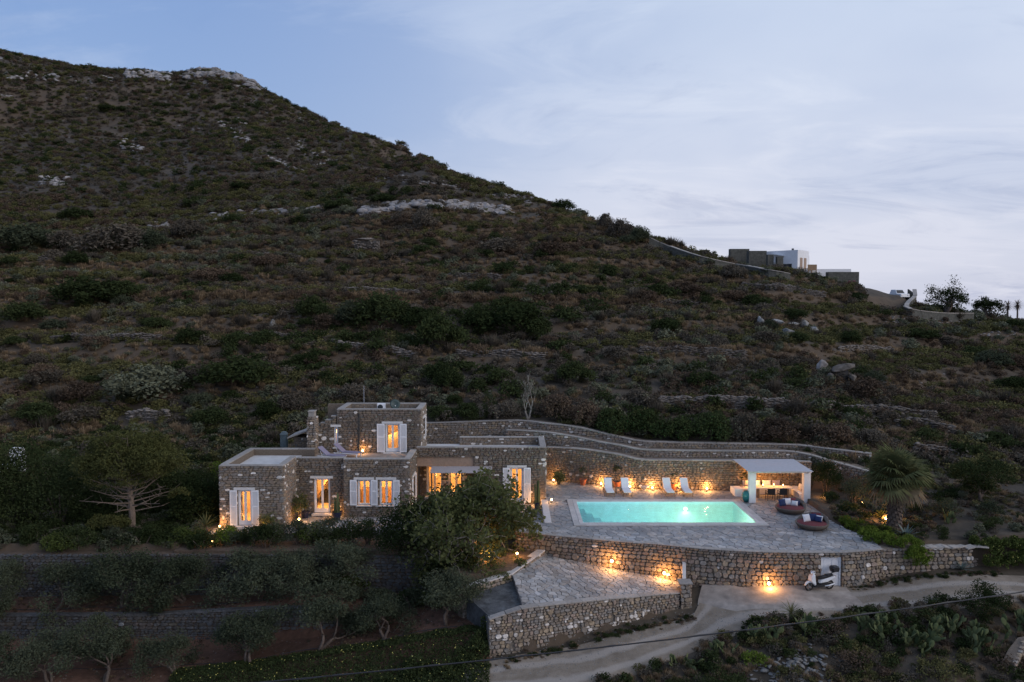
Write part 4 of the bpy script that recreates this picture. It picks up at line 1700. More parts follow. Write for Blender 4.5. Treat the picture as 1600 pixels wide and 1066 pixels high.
slabs(x0, x1, y0, y1, .26, .0, .55, M['pale_coping'], 'coping_slab')
slabs(x0 - .26, x1 + .26, y0 - .26, y1 + .26, .38, -.012, .75, M['border'], 'border_slab')
for k, (lx, pw_, col) in enumerate(((5.6, 44, (.46, .82, 1.0)), (7.7, 50, (.50, .88, 1.0)), (9.8, 60, (.58, .96, .95)), (11.9, 72, (.74, 1.0, .78)), (14.1, 86, (.86, 1.0, .60)))):  # lamps added out of sight on the near wall to light the basin evenly
    nl = MB().lathe([(.02, 0), (.13, 0), (.15, .03), (.15, .05)], seg=14)
    nl.v = [(lx + v[0], y0 + .005 + (.05 - v[2]), -.62 + v[1]) for v in nl.v]
    nl = nl.build('underwater_lamp', M['white'], pool)
    pl = bpy.data.lights.new('pool_light', 'AREA')
    pl.shape = 'DISK'
    pl.size = .26
    pl.energy = pw_
    pl.color = col
    po = bpy.data.objects.new('pool_light', pl)
    po.location = Vector((lx, y0 + .07, -.62)) - pool.location
    po.rotation_euler = (R(90 - 12), 0, 0)
    po.parent = pool
    COL.objects.link(po)
MB().ball((12.1, y1 - .02, -.5), (.14, .03, .12)).build('underwater_lamp', emit('pool_lamp', (1, .93, .6), 3), pool)
pl = bpy.data.lights.new('pool_light', 'AREA')
pl.shape = 'DISK'
pl.size = .3
pl.energy = 24
pl.color = (1, .95, .6)
po = bpy.data.objects.new('pool_light', pl)
po.location = Vector((12.1, y1 - .12, -.5)) - pool.location
po.rotation_euler = (R(-55), 0, 0)
po.parent = pool
COL.objects.link(po)

# ------------------------------------------------------------------ the stone house
def fxz(px, py, d):
    p = at(px, py, d)
    return p.x, p.z


glass = bpy.data.materials.new('window_glass')
glass.use_nodes = True
N, L = glass.node_tree.nodes, glass.node_tree.links
N.clear()
o_ = N.new('ShaderNodeOutputMaterial')
t_ = N.new('ShaderNodeBsdfTransparent')
t_.inputs[0].default_value = (.93, .95, .94, 1)
g_ = N.new('ShaderNodeBsdfGlossy')
g_.inputs['Roughness'].default_value = .02
f_ = N.new('ShaderNodeFresnel')
f_.inputs[0].default_value = 1.45
ms = N.new('ShaderNodeMixShader')
L.new(f_.outputs[0], ms.inputs[0])
L.new(t_.outputs[0], ms.inputs[1])
L.new(g_.outputs[0], ms.inputs[2])
L.new(ms.outputs[0], o_.inputs[0])

house = thing('stone_house', 'flat roofed dry stone villa with white shutters and lit windows beside the pool', 'house', (-8, 53, -.45))
HB = -.45
HW = [6, 4, 2.2, 1.5, 2.0, 1.6, .1]


def house_wall(p0, p1, z0, z1, openings=(), th=.42, pale=.018, quoins=True, cut=None):
    """a stone faced wall; outside on the right of p0 -> p1; openings as (s0, s1, z0, z1)"""
    Lw = math.hypot(p1[0] - p0[0], p1[1] - p0[1])
    an = math.atan2(p1[1] - p0[1], p1[0] - p0[0])
    ux, uy = math.cos(an), math.sin(an)
    nx_, ny_ = -uy, ux                      # inward
    mb = MB()

    def seg(a, b, c, d):
        if b - a < .01 or d - c < .01:
            return
        P_ = [(p0[0] + ux * s + nx_ * t, p0[1] + uy * s + ny_ * t) for s, t in ((a, .05), (b, .05), (b, th), (a, th))]
        mb.prism(P_, c, d)
    cuts = sorted({0, Lw} | {o[0] for o in openings} | {o[1] for o in openings})
    for a, b in zip(cuts[:-1], cuts[1:]):
        m_ = (a + b) / 2
        os_ = sorted([o for o in openings if o[0] < m_ < o[1]], key=lambda o: o[2])
        z = z0
        for o in os_:
            seg(a, b, z, o[2])
            z = o[3]
        seg(a, b, z, z1)
    mb.build('wall', M['mortar'], house)
    ztf = (lambda s: z1) if cut is None else cut
    st = course_stones([p0, p1], lambda s: z0, ztf, (.08, .17), (.16, .46), HW, openings, proud=.045, depth=.12, pale=pale, gap=.012)
    out, white = [], []
    for it in st:
        c, s, rz, sh, mi_ = it
        sc = (c[0] - p0[0]) * ux + (c[1] - p0[1]) * uy
        pr = 0
        if quoins and (sc < .3 or sc > Lw - .3):
            pr = .10
        for o in openings:
            if o[2] - .1 < c[2] < o[3] + .05 and (abs(sc - o[0]) < .32 or abs(sc - o[1]) < .32):
                pr = .13
        if random.random() < pr:
            mi_ = 6
        (white if mi_ == 6 else out).append((c, s, rz, sh, mi_))
    white = [(c, (s[0] * 1.0, s[1] * 1.1, s[2] * 1.25), rz, sh, m_) for c, s, rz, sh, m_ in white]
    lay_stones(house, white, HSTONES, 400)
    lay_stones(house, out, HSTONES, 0)


def cap_run(pts, z, w=.44, m=None):
    """flat coping along a parapet"""
    for a, b in zip(pts[:-1], pts[1:]):
        Lw = math.hypot(b[0] - a[0], b[1] - a[1])
        n = max(1, round(Lw / 1.3))
        an = math.atan2(b[1] - a[1], b[0] - a[0])
        for i in range(n):
            t = (i + .5) / n
            c = Vector((a[0] + (b[0] - a[0]) * t + math.sin(an) * (.04 - w / 2), a[1] + (b[1] - a[1]) * t - math.cos(an) * (.04 - w / 2), z + .03))
            link('coping', unit_box('coping', m or M['coping']), house, c - house.location, (0, 0, an), (Lw / n - .01, w, .06))


def shutter_mesh(w, h):
    mb = MB()
    f = .07
    mb.box(0, f, -.02, .02, 0, h).box(w - f, w, -.02, .02, 0, h)
    for z0, z1 in ((0, .1), (h * .52, h * .52 + .09), (h - .09, h)):
        mb.box(f, w - f, -.02, .02, z0, z1)
    n = int(h / .075)
    for i in range(n):
        z = .1 + (h - .2) * (i + .5) / n
        mb.obox((w / 2, 0, z), (w - 2 * f, .012, .085), 0, 0, R(35))
    mb.box(f, w - f, .012, .02, .1, h - .1)
    return mb


def opening(kind, face, x0, x1, z0, z1, shutters=(), lintel=True, set_=.16, sw=None):
    """a white framed door or window; face(s, t, z) maps along, outward and up to the world; returns its frame"""
    mb = MB()

    def bx(m_, a, b, t0, t1, c, d):
        P_ = [face(s, t, z) for z in (c, d) for s, t in ((a, t0), (b, t0), (b, t1), (a, t1))]
        m_.hexa(P_)
    f = .07
    e = .006
    bx(mb, x0 + e, x0 + f, -set_ - .06, -set_ + .03, z0 + e, z1 - e)
    bx(mb, x1 - f, x1 - e, -set_ - .06, -set_ + .03, z0 + e, z1 - e)
    bx(mb, x0 + f, x1 - f, -set_ - .06, -set_ + .03, z1 - f, z1 - e)
    bx(mb, x0 + f, x1 - f, -set_ - .06, -set_ + .03, z0 + e, z0 + .05)
    xm = (x0 + x1) / 2
    two = (x1 - x0) > .6
    low = z0 + (.28 if kind == 'door' else .10)
    leaf = .075
    pan = []
    spans = [(x0 + f, xm), (xm, x1 - f)] if two else [(x0 + f, x1 - f)]
    for a, b in spans:
        bx(mb, a + .004, a + leaf, -set_ - .05, -set_, z0 + .05, z1 - f)
        bx(mb, b - leaf, b - .004, -set_ - .05, -set_, z0 + .05, z1 - f)
        bx(mb, a + leaf, b - leaf, -set_ - .05, -set_, z0 + .05, low)
        bx(mb, a + leaf, b - leaf, -set_ - .05, -set_, z1 - f - leaf, z1 - f)
        pan.append((a + leaf, b - leaf, low, z1 - f - leaf))
    root = mb.build('french_door' if kind == 'door' else 'window', M['white'], house)
    for a, b, c, d in pan:
        pm = MB()
        pm.add([face(a, -set_ - .025, c), face(b, -set_ - .025, c), face(b, -set_ - .025, d), face(a, -set_ - .025, d)], [(0, 1, 2, 3)])
        pm.build('pane', glass, root)
    if lintel:
        lm = MB()
        bx(lm, x0 - .22, x1 + .22, -.3, .085, z1 + .004, z1 + .16)
        lm.build('lintel', M['lintel'], root)
    sm = MB()
    if kind == 'window':
        bx(sm, x0 - .08, x1 + .08, -.2, .10, z0 - .07, z0 - .003)
        sm.build('sill', M['lintel'], root)
    else:
        bx(sm, x0 - .1, x1 + .1, -.3, .28, z0 - .13, z0 - .003)
        sm.build('doorstep', M['lintel'], root)
    rc = random.Random(int(abs(x0) * 100 + z0 * 7))
    if two:
        for a, b in ((x0 + .02, x0 + (x1 - x0) * rc.uniform(.10, .18)), (x1 - (x1 - x0) * rc.uniform(.06, .14), x1 - .02)):
            cm = MB()
            n_ = 6
            for q in range(n_):
                s0, s1 = a + (b - a) * q / n_, a + (b - a) * (q + 1) / n_
                cm.add([face(s0, -set_ - .36 - .05 * (q % 2), z0 + .05), face(s1, -set_ - .36 - .05 * ((q + 1) % 2), z0 + .05), face(s1, -set_ - .36 - .05 * ((q + 1) % 2), z1 + .05), face(s0, -set_ - .36 - .05 * (q % 2), z1 + .05)], [(0, 1, 2, 3)])
            cm.build('curtain', M['white_cloth'], root)
    for side, w in shutters:
        m2 = shutter_mesh(w, z1 - z0 - .02)
        sx = x0 - w - .01 if side < 0 else x1 + .01
        m2.v = [tuple(face(sx + v[0], .085 - v[1], z0 + .01 + v[2])) for v in m2.v]
        m2.build('shutter', M['white'], root)
    return root


def front_face(d):
    return lambda s, t, z: (s, d - t, z)


def side_face(x):          # faces +X, s runs along +Y
    return lambda s, t, z: (x + t, s, z)


def room(x0, x1, y0, y1, z0, z1, lamps, power, m=None, back=None):
    mb = MB()
    v = [(x0, y0, z0), (x1, y0, z0), (x1, y1, z0), (x0, y1, z0), (x0, y0, z1), (x1, y0, z1), (x1, y1, z1), (x0, y1, z1)]
    mb.add(v, [(0, 1, 2, 3), (4, 7, 6, 5), (1, 5, 6, 2), (3, 7, 4, 0)])
    r = mb.build('interior', m or M['plaster'], house)
    MB().box(x0, x1, y1 - .05, y1, z0, z1).build('back_wall', back or M['plaster'], r)
    for lx, ly, lz in lamps:
        g = MB().ball((lx, ly, lz), .13).build('pendant_lamp', M['bulb'], r)
        l = lamp_light('pendant_light', (0, 0, 0), power * 4.6, None, .16)
        l.location = Vector((lx, ly, lz - .2)) - house.location
        l.parent = g
    return r


# block A: the projecting left wing --------------------------------------------
dA = 50.0
A0, A1, AZ = -18.58, -14.50, 3.52
a0, az1 = fxz(371, 765.5, dA)
a1, az0 = fxz(394, 821, dA)
ad = (a0, a1, HB + .16, az1)
house_wall((A0, dA), (A1, dA), HB, AZ, [(ad[0] - A0, ad[1] - A0, ad[2], ad[3])])
house_wall((A1, dA), (A1, 53.0), HB, AZ, [])
house_wall((A0, 56.0), (A0, dA), HB, AZ, [])
opening('door', front_face(dA), *ad, shutters=((-1, .46), (1, .46)))
house_wall((A1 + .6, 56.0), (A0, 56.0), HB, AZ, [])
room(A0 + .43, A1 - .43, dA + .43, dA + 3.6, HB + .1, 3.0, [(-16.5, dA + 2.0, 2.0)], 62)
MB().box(A0 + .3, A1 - .3, dA + .3, 55.7, 3.02, 3.12).build('roof', M['roofscreed'], house)
cap_run([(A0, dA), (A1, dA)], AZ)
cap_run([(A1, dA + .42), (A1, 53.0)], AZ)
cap_run([(A0, 55.6), (A0, dA + .42)], AZ)
cap_run([(A1 + .6, 56.0), (A0, 56.0)], AZ)
# bed and picture seen through the door
MB().box(-17.2, -15.6, dA + 2.2, dA + 3.5, HB + .12, HB + .65).build('bed', M['white_cloth'], house, bevel=.05)
# block B: middle ---------------------------------------------------------------
dB1, dB2, BZ = 53.0, 52.6, 3.42
B0, B1, B2 = A1, -11.25, -6.80
b0, bz1 = fxz(490, 747.5, dB1)
b1, bz0 = fxz(516, 799, dB1)
bd = (b0, b1, HB + .16, bz1)
house_wall((B0, dB1), (B1 + .1, dB1), HB, BZ, [(bd[0] - B0, bd[1] - B0, bd[2], bd[3])])
opening('door', front_face(dB1), *bd)
wins = []
for p0, p1 in ((558, 580), (592.5, 614.5)):
    w0, wz1 = fxz(p0, 749.5, dB2)
    w1, wz0 = fxz(p1, 789.5, dB2)
    wins.append((w0, w1, wz0, wz1))
house_wall((B1, dB2), (B2, dB2), HB, BZ, [(w[0] - B1, w[1] - B1, w[2], w[3]) for w in wins])
house_wall((B1, dB1 + .2), (B1, dB2), HB, BZ, [], quoins=False)
opening('window', front_face(dB2), *wins[0], shutters=((-1, .46), (1, .44)))
opening('window', front_face(dB2), *wins[1], shutters=((1, .44),))
sd = (53.6, 54.9, HB + .2, 1.95)
house_wall((B2, dB2), (B2, 56.0), HB, BZ, [(sd[0] - dB2, sd[1] - dB2, sd[2], sd[3])])
opening('door', side_face(B2), *sd, shutters=((-1, .5), (1, .5)))
room(B0 + .1, B1 - .05, dB1 + .43, 56.5, HB + .1, 2.9, [(-12.9, 54.7, 2.2)], 66)
room(B1 + .1, B2 - .43, dB2 + .43, 56.2, HB + .1, 2.9, [(-9.9, 54.4, 2.2), (-8.0, 54.4, 2.2)], 42)
MB().hexa([(-13.9, 54.6, .0), (-13.75, 54.6, .0), (-12.4, 55.6, 2.4), (-12.55, 55.6, 2.4), (-13.9, 55.4, .0), (-13.75, 55.4, .0), (-12.4, 56.3, 2.4), (-12.55, 56.3, 2.4)]).build('staircase', M['wood'], house)
for i in range(5):      # pictures, shelf and dresser seen through the windows
    MB().box(-10.9 + i * .83, -10.45 + i * .83, 56.08, 56.14, 1.3, 1.75).build('picture', (M['wood'], M['red_cloth'], M['darkmetal'])[i % 3], house)
MB().box(-10.6, -7.6, 55.6, 56.1, HB + .1, .75).build('dresser', M['wood'], house)
MB().box(-13.4, -12.5, 55.9, 56.4, HB + .1, .5).build('log_rack', M['darkmetal'], house)
MB().box(B0 + .02, B2 - .3, dB1 + .3, 60.0, 2.92, 3.02).build('roof_terrace', M['concrete'], house)
cap_run([(B0 + .04, dB1), (B1 - .01, dB1)], BZ)
cap_run([(B1, dB2), (B2, dB2)], BZ)
cap_run([(B2, dB2 + .42), (B2, 56.0)], BZ)
# block C: right wing -----------------------------------------------------------
dC, C0, C1, CZ = 56.0, B2, 2.40, 3.58
c0, cz1 = fxz(797, 730.5, dC)
c1, cz0 = fxz(818, 788, dC)
cd = (c0, c1, HB + .12, cz1)
px0, pz1 = fxz(658, 729, dC)
px1, _ = fxz(740, 729, dC)
porch = (C0 + .06, px1, HB, 2.9)
house_wall((C0, dC), (C1, dC), HB, CZ, [(porch[0] - C0, porch[1] - C0, HB - .1, porch[3]), (cd[0] - C0, cd[1] - C0, cd[2], cd[3])])
opening('door', front_face(dC), *cd, shutters=((-1, .5), (1, .5)))
house_wall((C1, dC), (C1, 61.0), HB, CZ, [])
MB().box(porch[0], porch[1], dC + .08, dC + .3, pz1, 2.9).build('porch_beam', M['tan_panel'], house)
house_wall((C0, 58.0), (px1, 58.0), HB, 2.9, [(.5, 1.7, HB + .1, 1.9), (2.1, 3.3, HB + .1, 1.9)], quoins=False)
opening('door', lambda s, t, z: (s + C0, 58.0 - t, z), .5, 1.7, HB + .1, 1.9)
opening('door', lambda s, t, z: (s + C0, 58.0 - t, z), 2.1, 3.3, HB + .1, 1.9)
house_wall((px1, dC + .42), (px1, 58.0), HB, 2.9, [], quoins=False, th=.1)
room(C0 + .1, px1, 58.43, 61, HB + .1, 2.6, [(-4.6, 59.6, 2.0)], 55)
room(px1 + .2, C1 - .43, dC + .43, 60.3, HB + .1, 2.8, [(.4, 57.9, 2.1)], 62)
MB().box(C0 + .02, C1 - .3, dC + .3, 60.6, 2.92, 3.02).build('roof', M['roofscreed'], house)
MB().box(-4.0, C1, 60.2, 60.6, 2.95, CZ).build('wall', M['mortar'], house)
lay_stones(house, course_stones([(-4.0, 60.2), (C1 - .45, 60.2)], lambda s: 3.02, lambda s: CZ, (.08, .17), (.16, .46), HW, proud=.045, depth=.12, pale=.03, gap=.012), HSTONES, 0)
cap_run([(C0 + .02, dC), (C1, dC)], CZ)
cap_run([(C1, dC + .42), (C1, 60.16)], CZ)
cap_run([(-4.0, 60.16), (C1, 60.16)], CZ)
lamp_box = MB().ball((-4.6, 57.3, 2.55), .1).build('porch_lamp', M['bulb'], house)
lamp_light('porch_light', Vector((-4.6, 57.3, 2.35)) - house.location, 34, lamp_box, .1).location = Vector((-4.6, 57.3, 2.35)) - house.location
# porch awning of grey cloth slats
MB().hexa([(-5.7, 54.9, 2.0), (-1.4, 54.9, 2.0), (-1.4, 55.9, 2.25), (-5.7, 55.9, 2.25), (-5.7, 54.9, 2.03), (-1.4, 54.9, 2.03), (-1.4, 55.9, 2.28), (-5.7, 55.9, 2.28)]).build('awning', M['grey_cloth'], house)
for x in (-5.6, -3.5, -1.5):
    MB().box(x - .05, x + .05, 54.92, 55.02, HB, 1.99).build('awning_post', M['darkmetal'], house)
# block D: upper storey ---------------------------------------------------------
dD, D0, D1, DZ = 57.0, -12.62, -6.56, 6.15
e0, ez1 = fxz(601.5, 662, dD)
e1, _ = fxz(624.5, 662, dD)
dd = (e0, e1, 3.08, ez1)
g0, gz1_ = fxz(521.5, 667, dD)
g1, gz0_ = fxz(528.5, 699, dD)
gd = (g0, g1, gz0_, gz1_)
DL = fxz(497, 700, dD)[0]
stepx = [0, DL * 0 + .05, .6, .62, 1.05, 1.07, D0 - DL - .02, D0 - DL, D1 - DL]
stepz = [5.0, 5.0, 5.15, 5.35, 5.45, 5.62, 5.72, DZ, DZ]
house_wall((DL, dD), (D1, dD), 2.95, 5.0, [(gd[0] - DL, gd[1] - DL, gd[2], gd[3]), (dd[0] - DL, dd[1] - DL, dd[2], dd[3])])
house_wall((D0, dD), (D1, dD), 5.0, DZ, [(dd[0] - D0, dd[1] - D0, 5.0, max(5.001, dd[3]))], pale=.02)
for xa, xb, zt_ in ((D0 - .42, D0 - .05, 5.66), (D0 - .85, D0 - .42, 5.38), (D0 - 1.2, D0 - .85, 5.16)):
    house_wall((xa, dD), (xb, dD), 5.0, zt_, [], quoins=False)
    cap_run([(xa, dD), (xb, dD)], zt_, .5)
opening('door', front_face(dD), *dd, shutters=((-1, .56), (1, .5)))
opening('window', front_face(dD), *gd)
we = (58.2, 59.2, 3.9, 5.35)
house_wall((D1, dD), (D1, 60.6), 2.95, DZ, [(we[0] - dD, we[1] - dD, we[2], we[3])])
opening('window', side_face(D1), *we, shutters=((1, .3),))
house_wall((D1 - .1, 60.6), (DL, 60.6), 2.95, DZ, [])
MB().box(DL, DL + .4, dD + .42, 60.3, 2.95, 5.0).build('wall', M['mortar'], house)
MB().box(D0, D0 + .42, dD + .42, 60.2, 5.0, DZ).build('wall', M['mortar'], house)
room(D0 + .43, D1 - .43, dD + .43, 60.1, 3.05, 5.55, [(-9.4, 58.5, 5.0)], 40, back=HSTONES[2])
room(DL + .45, D0 + .40, dD + .43, 59, 3.05, 4.9, [(-13.0, 58.2, 4.4)], 16)
MB().hexa([(-9.6, 58.6, 3.06), (-7.3, 58.6, 3.06), (-7.3, 59.8, 3.06), (-9.6, 59.8, 3.06), (-9.3, 58.8, 3.9), (-7.3, 58.8, 4.7), (-7.3, 59.8, 4.7), (-9.3, 59.8, 3.9)]).build('stair_flank', M['plaster'], house)
MB().box(D0 + .3, D1 - .3, dD + .3, 60.3, 5.6, 5.72).build('roof', M['roofscreed'], house)
cap_run([(D0, dD), (D1, dD)], DZ)
cap_run([(D1, dD + .42), (D1, 60.2)], DZ)
cap_run([(D0 + .02, 60.6), (D0, dD + .42)], DZ)
cap_run([(D1, 60.6), (D0, 60.6)], DZ)
lay_stones(house, course_stones([(D0 + .42, 60.2), (D1 - .42, 60.2)], lambda s: 5.72, lambda s: DZ, (.08, .17), (.16, .46), HW, proud=.04, depth=.1, gap=.012), HSTONES, 0)
# drain pipe and downlight recess
MB().tube([(-11.0, dD - .09, 3.1), (-11.0, dD - .09, 5.85), (-11.0, dD + .1, 5.9)], .04).build('drain_pipe', M['darkmetal'], house)
# chimney stacks
chx0, chz = fxz(478.5, 652, 56.2)
chx1, _ = fxz(492.5, 652, 56.2)
ch = MB().box(chx0 + .05, chx1 - .05, 56.25, 57.1, 2.95, chz).build('chimney', M['mortar'], house)
lay_stones(ch, course_stones([(chx0, 56.2), (chx1, 56.2)], lambda s: 2.95, lambda s: chz, (.1, .2), (.18, .4), HW, proud=.04, depth=.12, pale=.09), HSTONES, 0) if False else None
for pth in ([(chx0, 56.2), (chx1, 56.2)], [(chx1, 56.2), (chx1, 57.1)]):
    lay_stones(house, course_stones(pth, lambda s: 2.95, lambda s: chz, (.1, .2), (.18, .4), HW, proud=.04, depth=.12, pale=.08), HSTONES, 0)
MB().box(chx0 + .12, chx1 - .12, 56.35, 56.95, chz, chz + .34).box(chx0 + .08, chx1 - .08, 56.3, 57.0, chz + .34, chz + .42).build('chimney_cap', M['coping'], house)
# low lean-to with a slab roof, left of the chimney
lx0 = fxz(452, 690, 57.5)[0]
MB().box(lx0 + .5, chx0 + .2, 57.3, 59.0, 2.9, 4.1).build('wall', M['mortar'], house)
lay_stones(house, course_stones([(lx0 + .45, 57.28), (chx0 + .1, 57.28)], lambda s: 2.9, lambda s: 4.05, (.1, .2), (.18, .4), HW, proud=.04, depth=.1), HSTONES, 0)
MB().hexa([(lx0, 57.0, 4.05), (chx0 + .3, 57.0, 4.75), (chx0 + .3, 59.2, 4.75), (lx0, 59.2, 4.05), (lx0, 57.0, 4.15), (chx0 + .3, 57.0, 4.85), (chx0 + .3, 59.2, 4.85), (lx0, 59.2, 4.15)]).build('lean_to_roof', M['coping'], house)
fl0, flz = fxz(438, 675, 58.5)
fl1, _ = fxz(447.5, 675, 58.5)
MB().box(fl0, fl1, 58.4, 58.9, 2.5, flz - .2).hexa([(fl0 - .03, 58.37, flz - .2), (fl1 + .03, 58.37, flz - .2), (fl1 + .03, 58.93, flz - .2), (fl0 - .03, 58.93, flz - .2), (fl0 + .1, 58.5, flz), (fl1 - .1, 58.5, flz), (fl1 - .1, 58.8, flz), (fl0 + .1, 58.8, flz)]).build('flue', mat('flue_paint', (.10, .13, .14), .6), house)
# house terrace
HT = [(-19.0, 48.7), (-14.3, 48.8), (-9, 49.4), (2.4, 49.6), (2.4, 56.2), (-19.0, 56.2)]
ht = tag(MB().prism(HT, -2.5, HB - .035).build('house_terrace', M['joint']), kind='structure')
pave(ht, HT, lambda x, y: HB - .036, .5, PAVES, [4, 4, 3, 3, 3, 2, 1], 150, [(-18.5, -14.5, 50, 56.3), (-14.5, -6.8, 53, 56.3)], 21, .036, near=lambda c: c[0][1] + .3 * abs(c[0][0] + 10))
tag(MB().box(*[on(498, 829, HB).x, on(541, 829, HB).x, 49.5, 50.4], HB + .01, HB + .035).build('white_slab', M['lintel']), 'plain pale rectangular slab let into the house terrace paving', 'slab')
tag(MB().box(2.05, 2.5, 49.6, 55.4, -.6, .03).build('terrace_step', M['pale_coping'], bevel=.02), 'long pale step edge between house terrace and pool terrace', 'step')
# garden bank below the house terrace
tag(MB().prism([(-20, 46.4), (-2, 46.2), (-1, 49.6), (-9, 49.35), (-14.3, 48.75), (-20, 48.6)], -4, -.75).build('planting_bed', M['soil']), kind='structure')

# ------------------------------------------------------------------ lamps
def wall_lamp(label, p, wall_dir, power, floor=True):
    """small bulkhead lamp: base, glowing globe, its light"""
    t = thing('garden_lamp', label, 'lamp', p, 0, None)
    power *= 1.15
    nx_, ny_ = wall_dir
    if floor:
        MB().lathe([(.07, 0), (.07, .03), (.025, .05), (.025, .16)], seg=10).build('base', M['darkmetal'], t, world=False)
        MB().ball((0, 0, .22), .065).build('globe', M['bulb'], t, world=False)
        lamp_light('lamp_light', (nx_ * .02, ny_ * .02, .38), power, t, .10)
    else:
        MB().obox((-nx_ * .0, -ny_ * .0, 0), (.2, .08, .2)).build('base', M['darkmetal'], t, world=False)
        MB().ball((nx_ * .09, ny_ * .09, 0), .085).build('globe', M['bulb'], t, world=False)
        lamp_light('lamp_light', (nx_ * .30, ny_ * .30, 0), power, t, .12)
    return t


def t1_y(px):
    s = smooth_path(T1, 6)
    x = None
    best = min(s, key=lambda p: abs(800 + p.x / p.y * 1232 - px))
    return best


for px, lab, pw_ in ((939, 'lit floor lamp at the wall left of the pale loungers', 34), (984, 'lit floor lamp behind the loungers beside the potted olive', 40), (1019, 'lit floor lamp at the wall right of the white stone bowl', 46),
                     (1062, 'lit floor lamp at the wall between the second pair of loungers', 44), (1104, 'lit floor lamp alone at the wall right of all loungers', 48), (1158, 'lit floor lamp beside the masonry bench of the pergola', 46)):
    b_ = t1_y(px)
    wall_lamp(lab, ((px - 800) / 1229 * (b_.y - .33), b_.y - .33, .0), (0, -1), pw_ * 1.5)
for px, py, lab in ((956, 876, 'lit bulkhead lamp on the terrace wall above the middle of the parking place'), (1038, 895, 'lit bulkhead lamp on the terrace wall near the gate pillar'), (1201, 911, 'lit bulkhead lamp low on the terrace wall beside the scooter')):
    k = min(path, key=lambda p: abs(800 + p[0] / p[1] * 1229 - px))
    p = at(px, py, k[1] - .1)
    wall_lamp(lab, p, (-.15, -1), 62, False)
wall_lamp('lit floor lamp on the roof terrace beside the drain pipe', (-10.72, 56.7, 3.03), (0, -1), 16)
wall_lamp('lit floor lamp at the outer corner of the left wing beside the shuttered door', (-18.45, 49.6, HB), (0, -1), 22)
wall_lamp('lit floor lamp under the flowering shrub at the left wing', (-15.6, 49.35, HB), (0, -1), 10)
wall_lamp('lit floor lamp behind the climber at the left wing side wall', (-13.9, 51.3, HB), (1, 0), 16)
wall_lamp('lit floor lamp behind the tall cactus beside the house door', (-11.75, 52.55, HB), (0, -1), 18)
wall_lamp('lit floor lamp at the house corner behind the fig tree', (-6.2, 52.6, HB), (0, -1), 22)
wall_lamp('lit floor lamp behind the cactus at the right wing door', (1.75, 55.5, HB), (0, -1), 26)
wall_lamp('lit floor lamp at the right wing corner by the pool terrace', (2.75, 54.6, 0), (0, -1), 12)
wall_lamp('lit floor lamp behind the round bush at the house end of the pool wall', (3.2, 60.7, 0), (0, -1), 40)
wall_lamp('lit floor lamp in the shrubs beside the pergola', (21.75, 55.0, .05), (0, -1), 24)
pb = on(1384, 815, .2)
wall_lamp('lit spot lamp at the foot of the palm', (pb.x, pb.y, float(gz(pb.x, pb.y))), (0, -1), 120)
wall_lamp('lit lamp on the garden wall behind the palm', (*at(1418, 790, 54)[:2], float(gz(*at(1418, 790, 54)[:2]))), (0, -1), 34)
wall_lamp('lit garden lamp between the shrubs left of the palm', (*at(1347, 785, 53)[:2], float(gz(*at(1347, 785, 53)[:2]))), (0, -1), 10)
wall_lamp('lit lamp on the ground under the fig tree', (-1.4, 45.6, -1.0), (0, -1), 70)
wall_lamp('lit lamp on the ground beside the low parking wall', (.3, 46.1, -1.05), (0, -1), 24)
wall_lamp('lit lamp under the yucca at the left wing', (*on(332, 850, -.7)[:2], -.72), (0, -1), 9)

# ------------------------------------------------------------------ pergola and its furniture
pg = thing('pergola', 'white pergola with slatted roof and square columns at the pool end', 'pergola', (18.5, 55, 0))
for x in (16.45, 20.22):
    MB().box(x, x + .46, 54.55, 55.0, 0, 2.08).build('column', M['white_wall'], pg, bevel=.015)
MB().box(16.35, 20.75, 54.58, 54.72, 2.085, 2.2).build('beam', M['white'], pg)
for x in (16.55, 18.5, 20.5):
    MB().hexa([(x, 54.45, 2.1), (x + .1, 54.45, 2.1), (x + .1, 58.2, 2.17), (x, 58.2, 2.17), (x, 54.45, 2.2), (x + .1, 54.45, 2.2), (x + .1, 58.2, 2.27), (x, 58.2, 2.27)]).build('rafter', M['white'], pg)
rf = MB()
for i in range(30):
    y = 54.35 + i * .131
    z = 2.215 + (y - 54.35) * .02
    rf.box(16.3, 20.78, y, y + .122, z, z + .03)
tag(rf.build('roof', mat('pergola_slat', (.42, .42, .45), .7, .08, 4), pg), None, None, None, 'stuff')
bn = thing('masonry_bench', 'whitewashed masonry bench along the wall under the pergola', 'bench', (18.5, 57.6, 0))
MB().box(16.0, 20.9, 57.0, 57.75, 0, .45).build('seat', M['white_wall'], bn, bevel=.02)
MB().box(20.2, 20.9, 55.3, 56.99, 0, .45).build('seat', M['white_wall'], bn, bevel=.02)
MB().box(15.95, 16.5, 56.3, 56.99, 0, .55).build('arm', M['white_wall'], bn, bevel=.02)
tb = thing('dining_table', 'pale dining table with candles under the pergola', 'table', (18.5, 56.1, 0))
MB().box(17.2, 19.9, 55.75, 56.6, .70, .75).build('tabletop', M['lintel'], tb, bevel=.01)
for x in (17.45, 19.55):
    MB().box(x, x + .1, 55.85, 56.5, 0, .70).build('leg', M['wood'], tb)


def armchair(loc, rz, label):
    t = thing('armchair', label, 'chair', loc, rz)
    MB().box(-.25, .25, -.25, .25, .42, .47).build('seat', M['black'], t, world=False)
    MB().obox((0, -.26, .68), (.5, .03, .42), 0, 0, R(8)).build('backrest', M['black'], t, world=False)
    for x in (-.25, .25):
        for y in (-.25, .25):
            MB().tube([(x, y, 0), (x, y, .64 if y > 0 else .88)], .018).build('leg', M['darkmetal'], t, world=False)
        MB().tube([(x, -.27, .64), (x, .27, .64)], .02).build('armrest', M['darkmetal'], t, world=False)
    return t


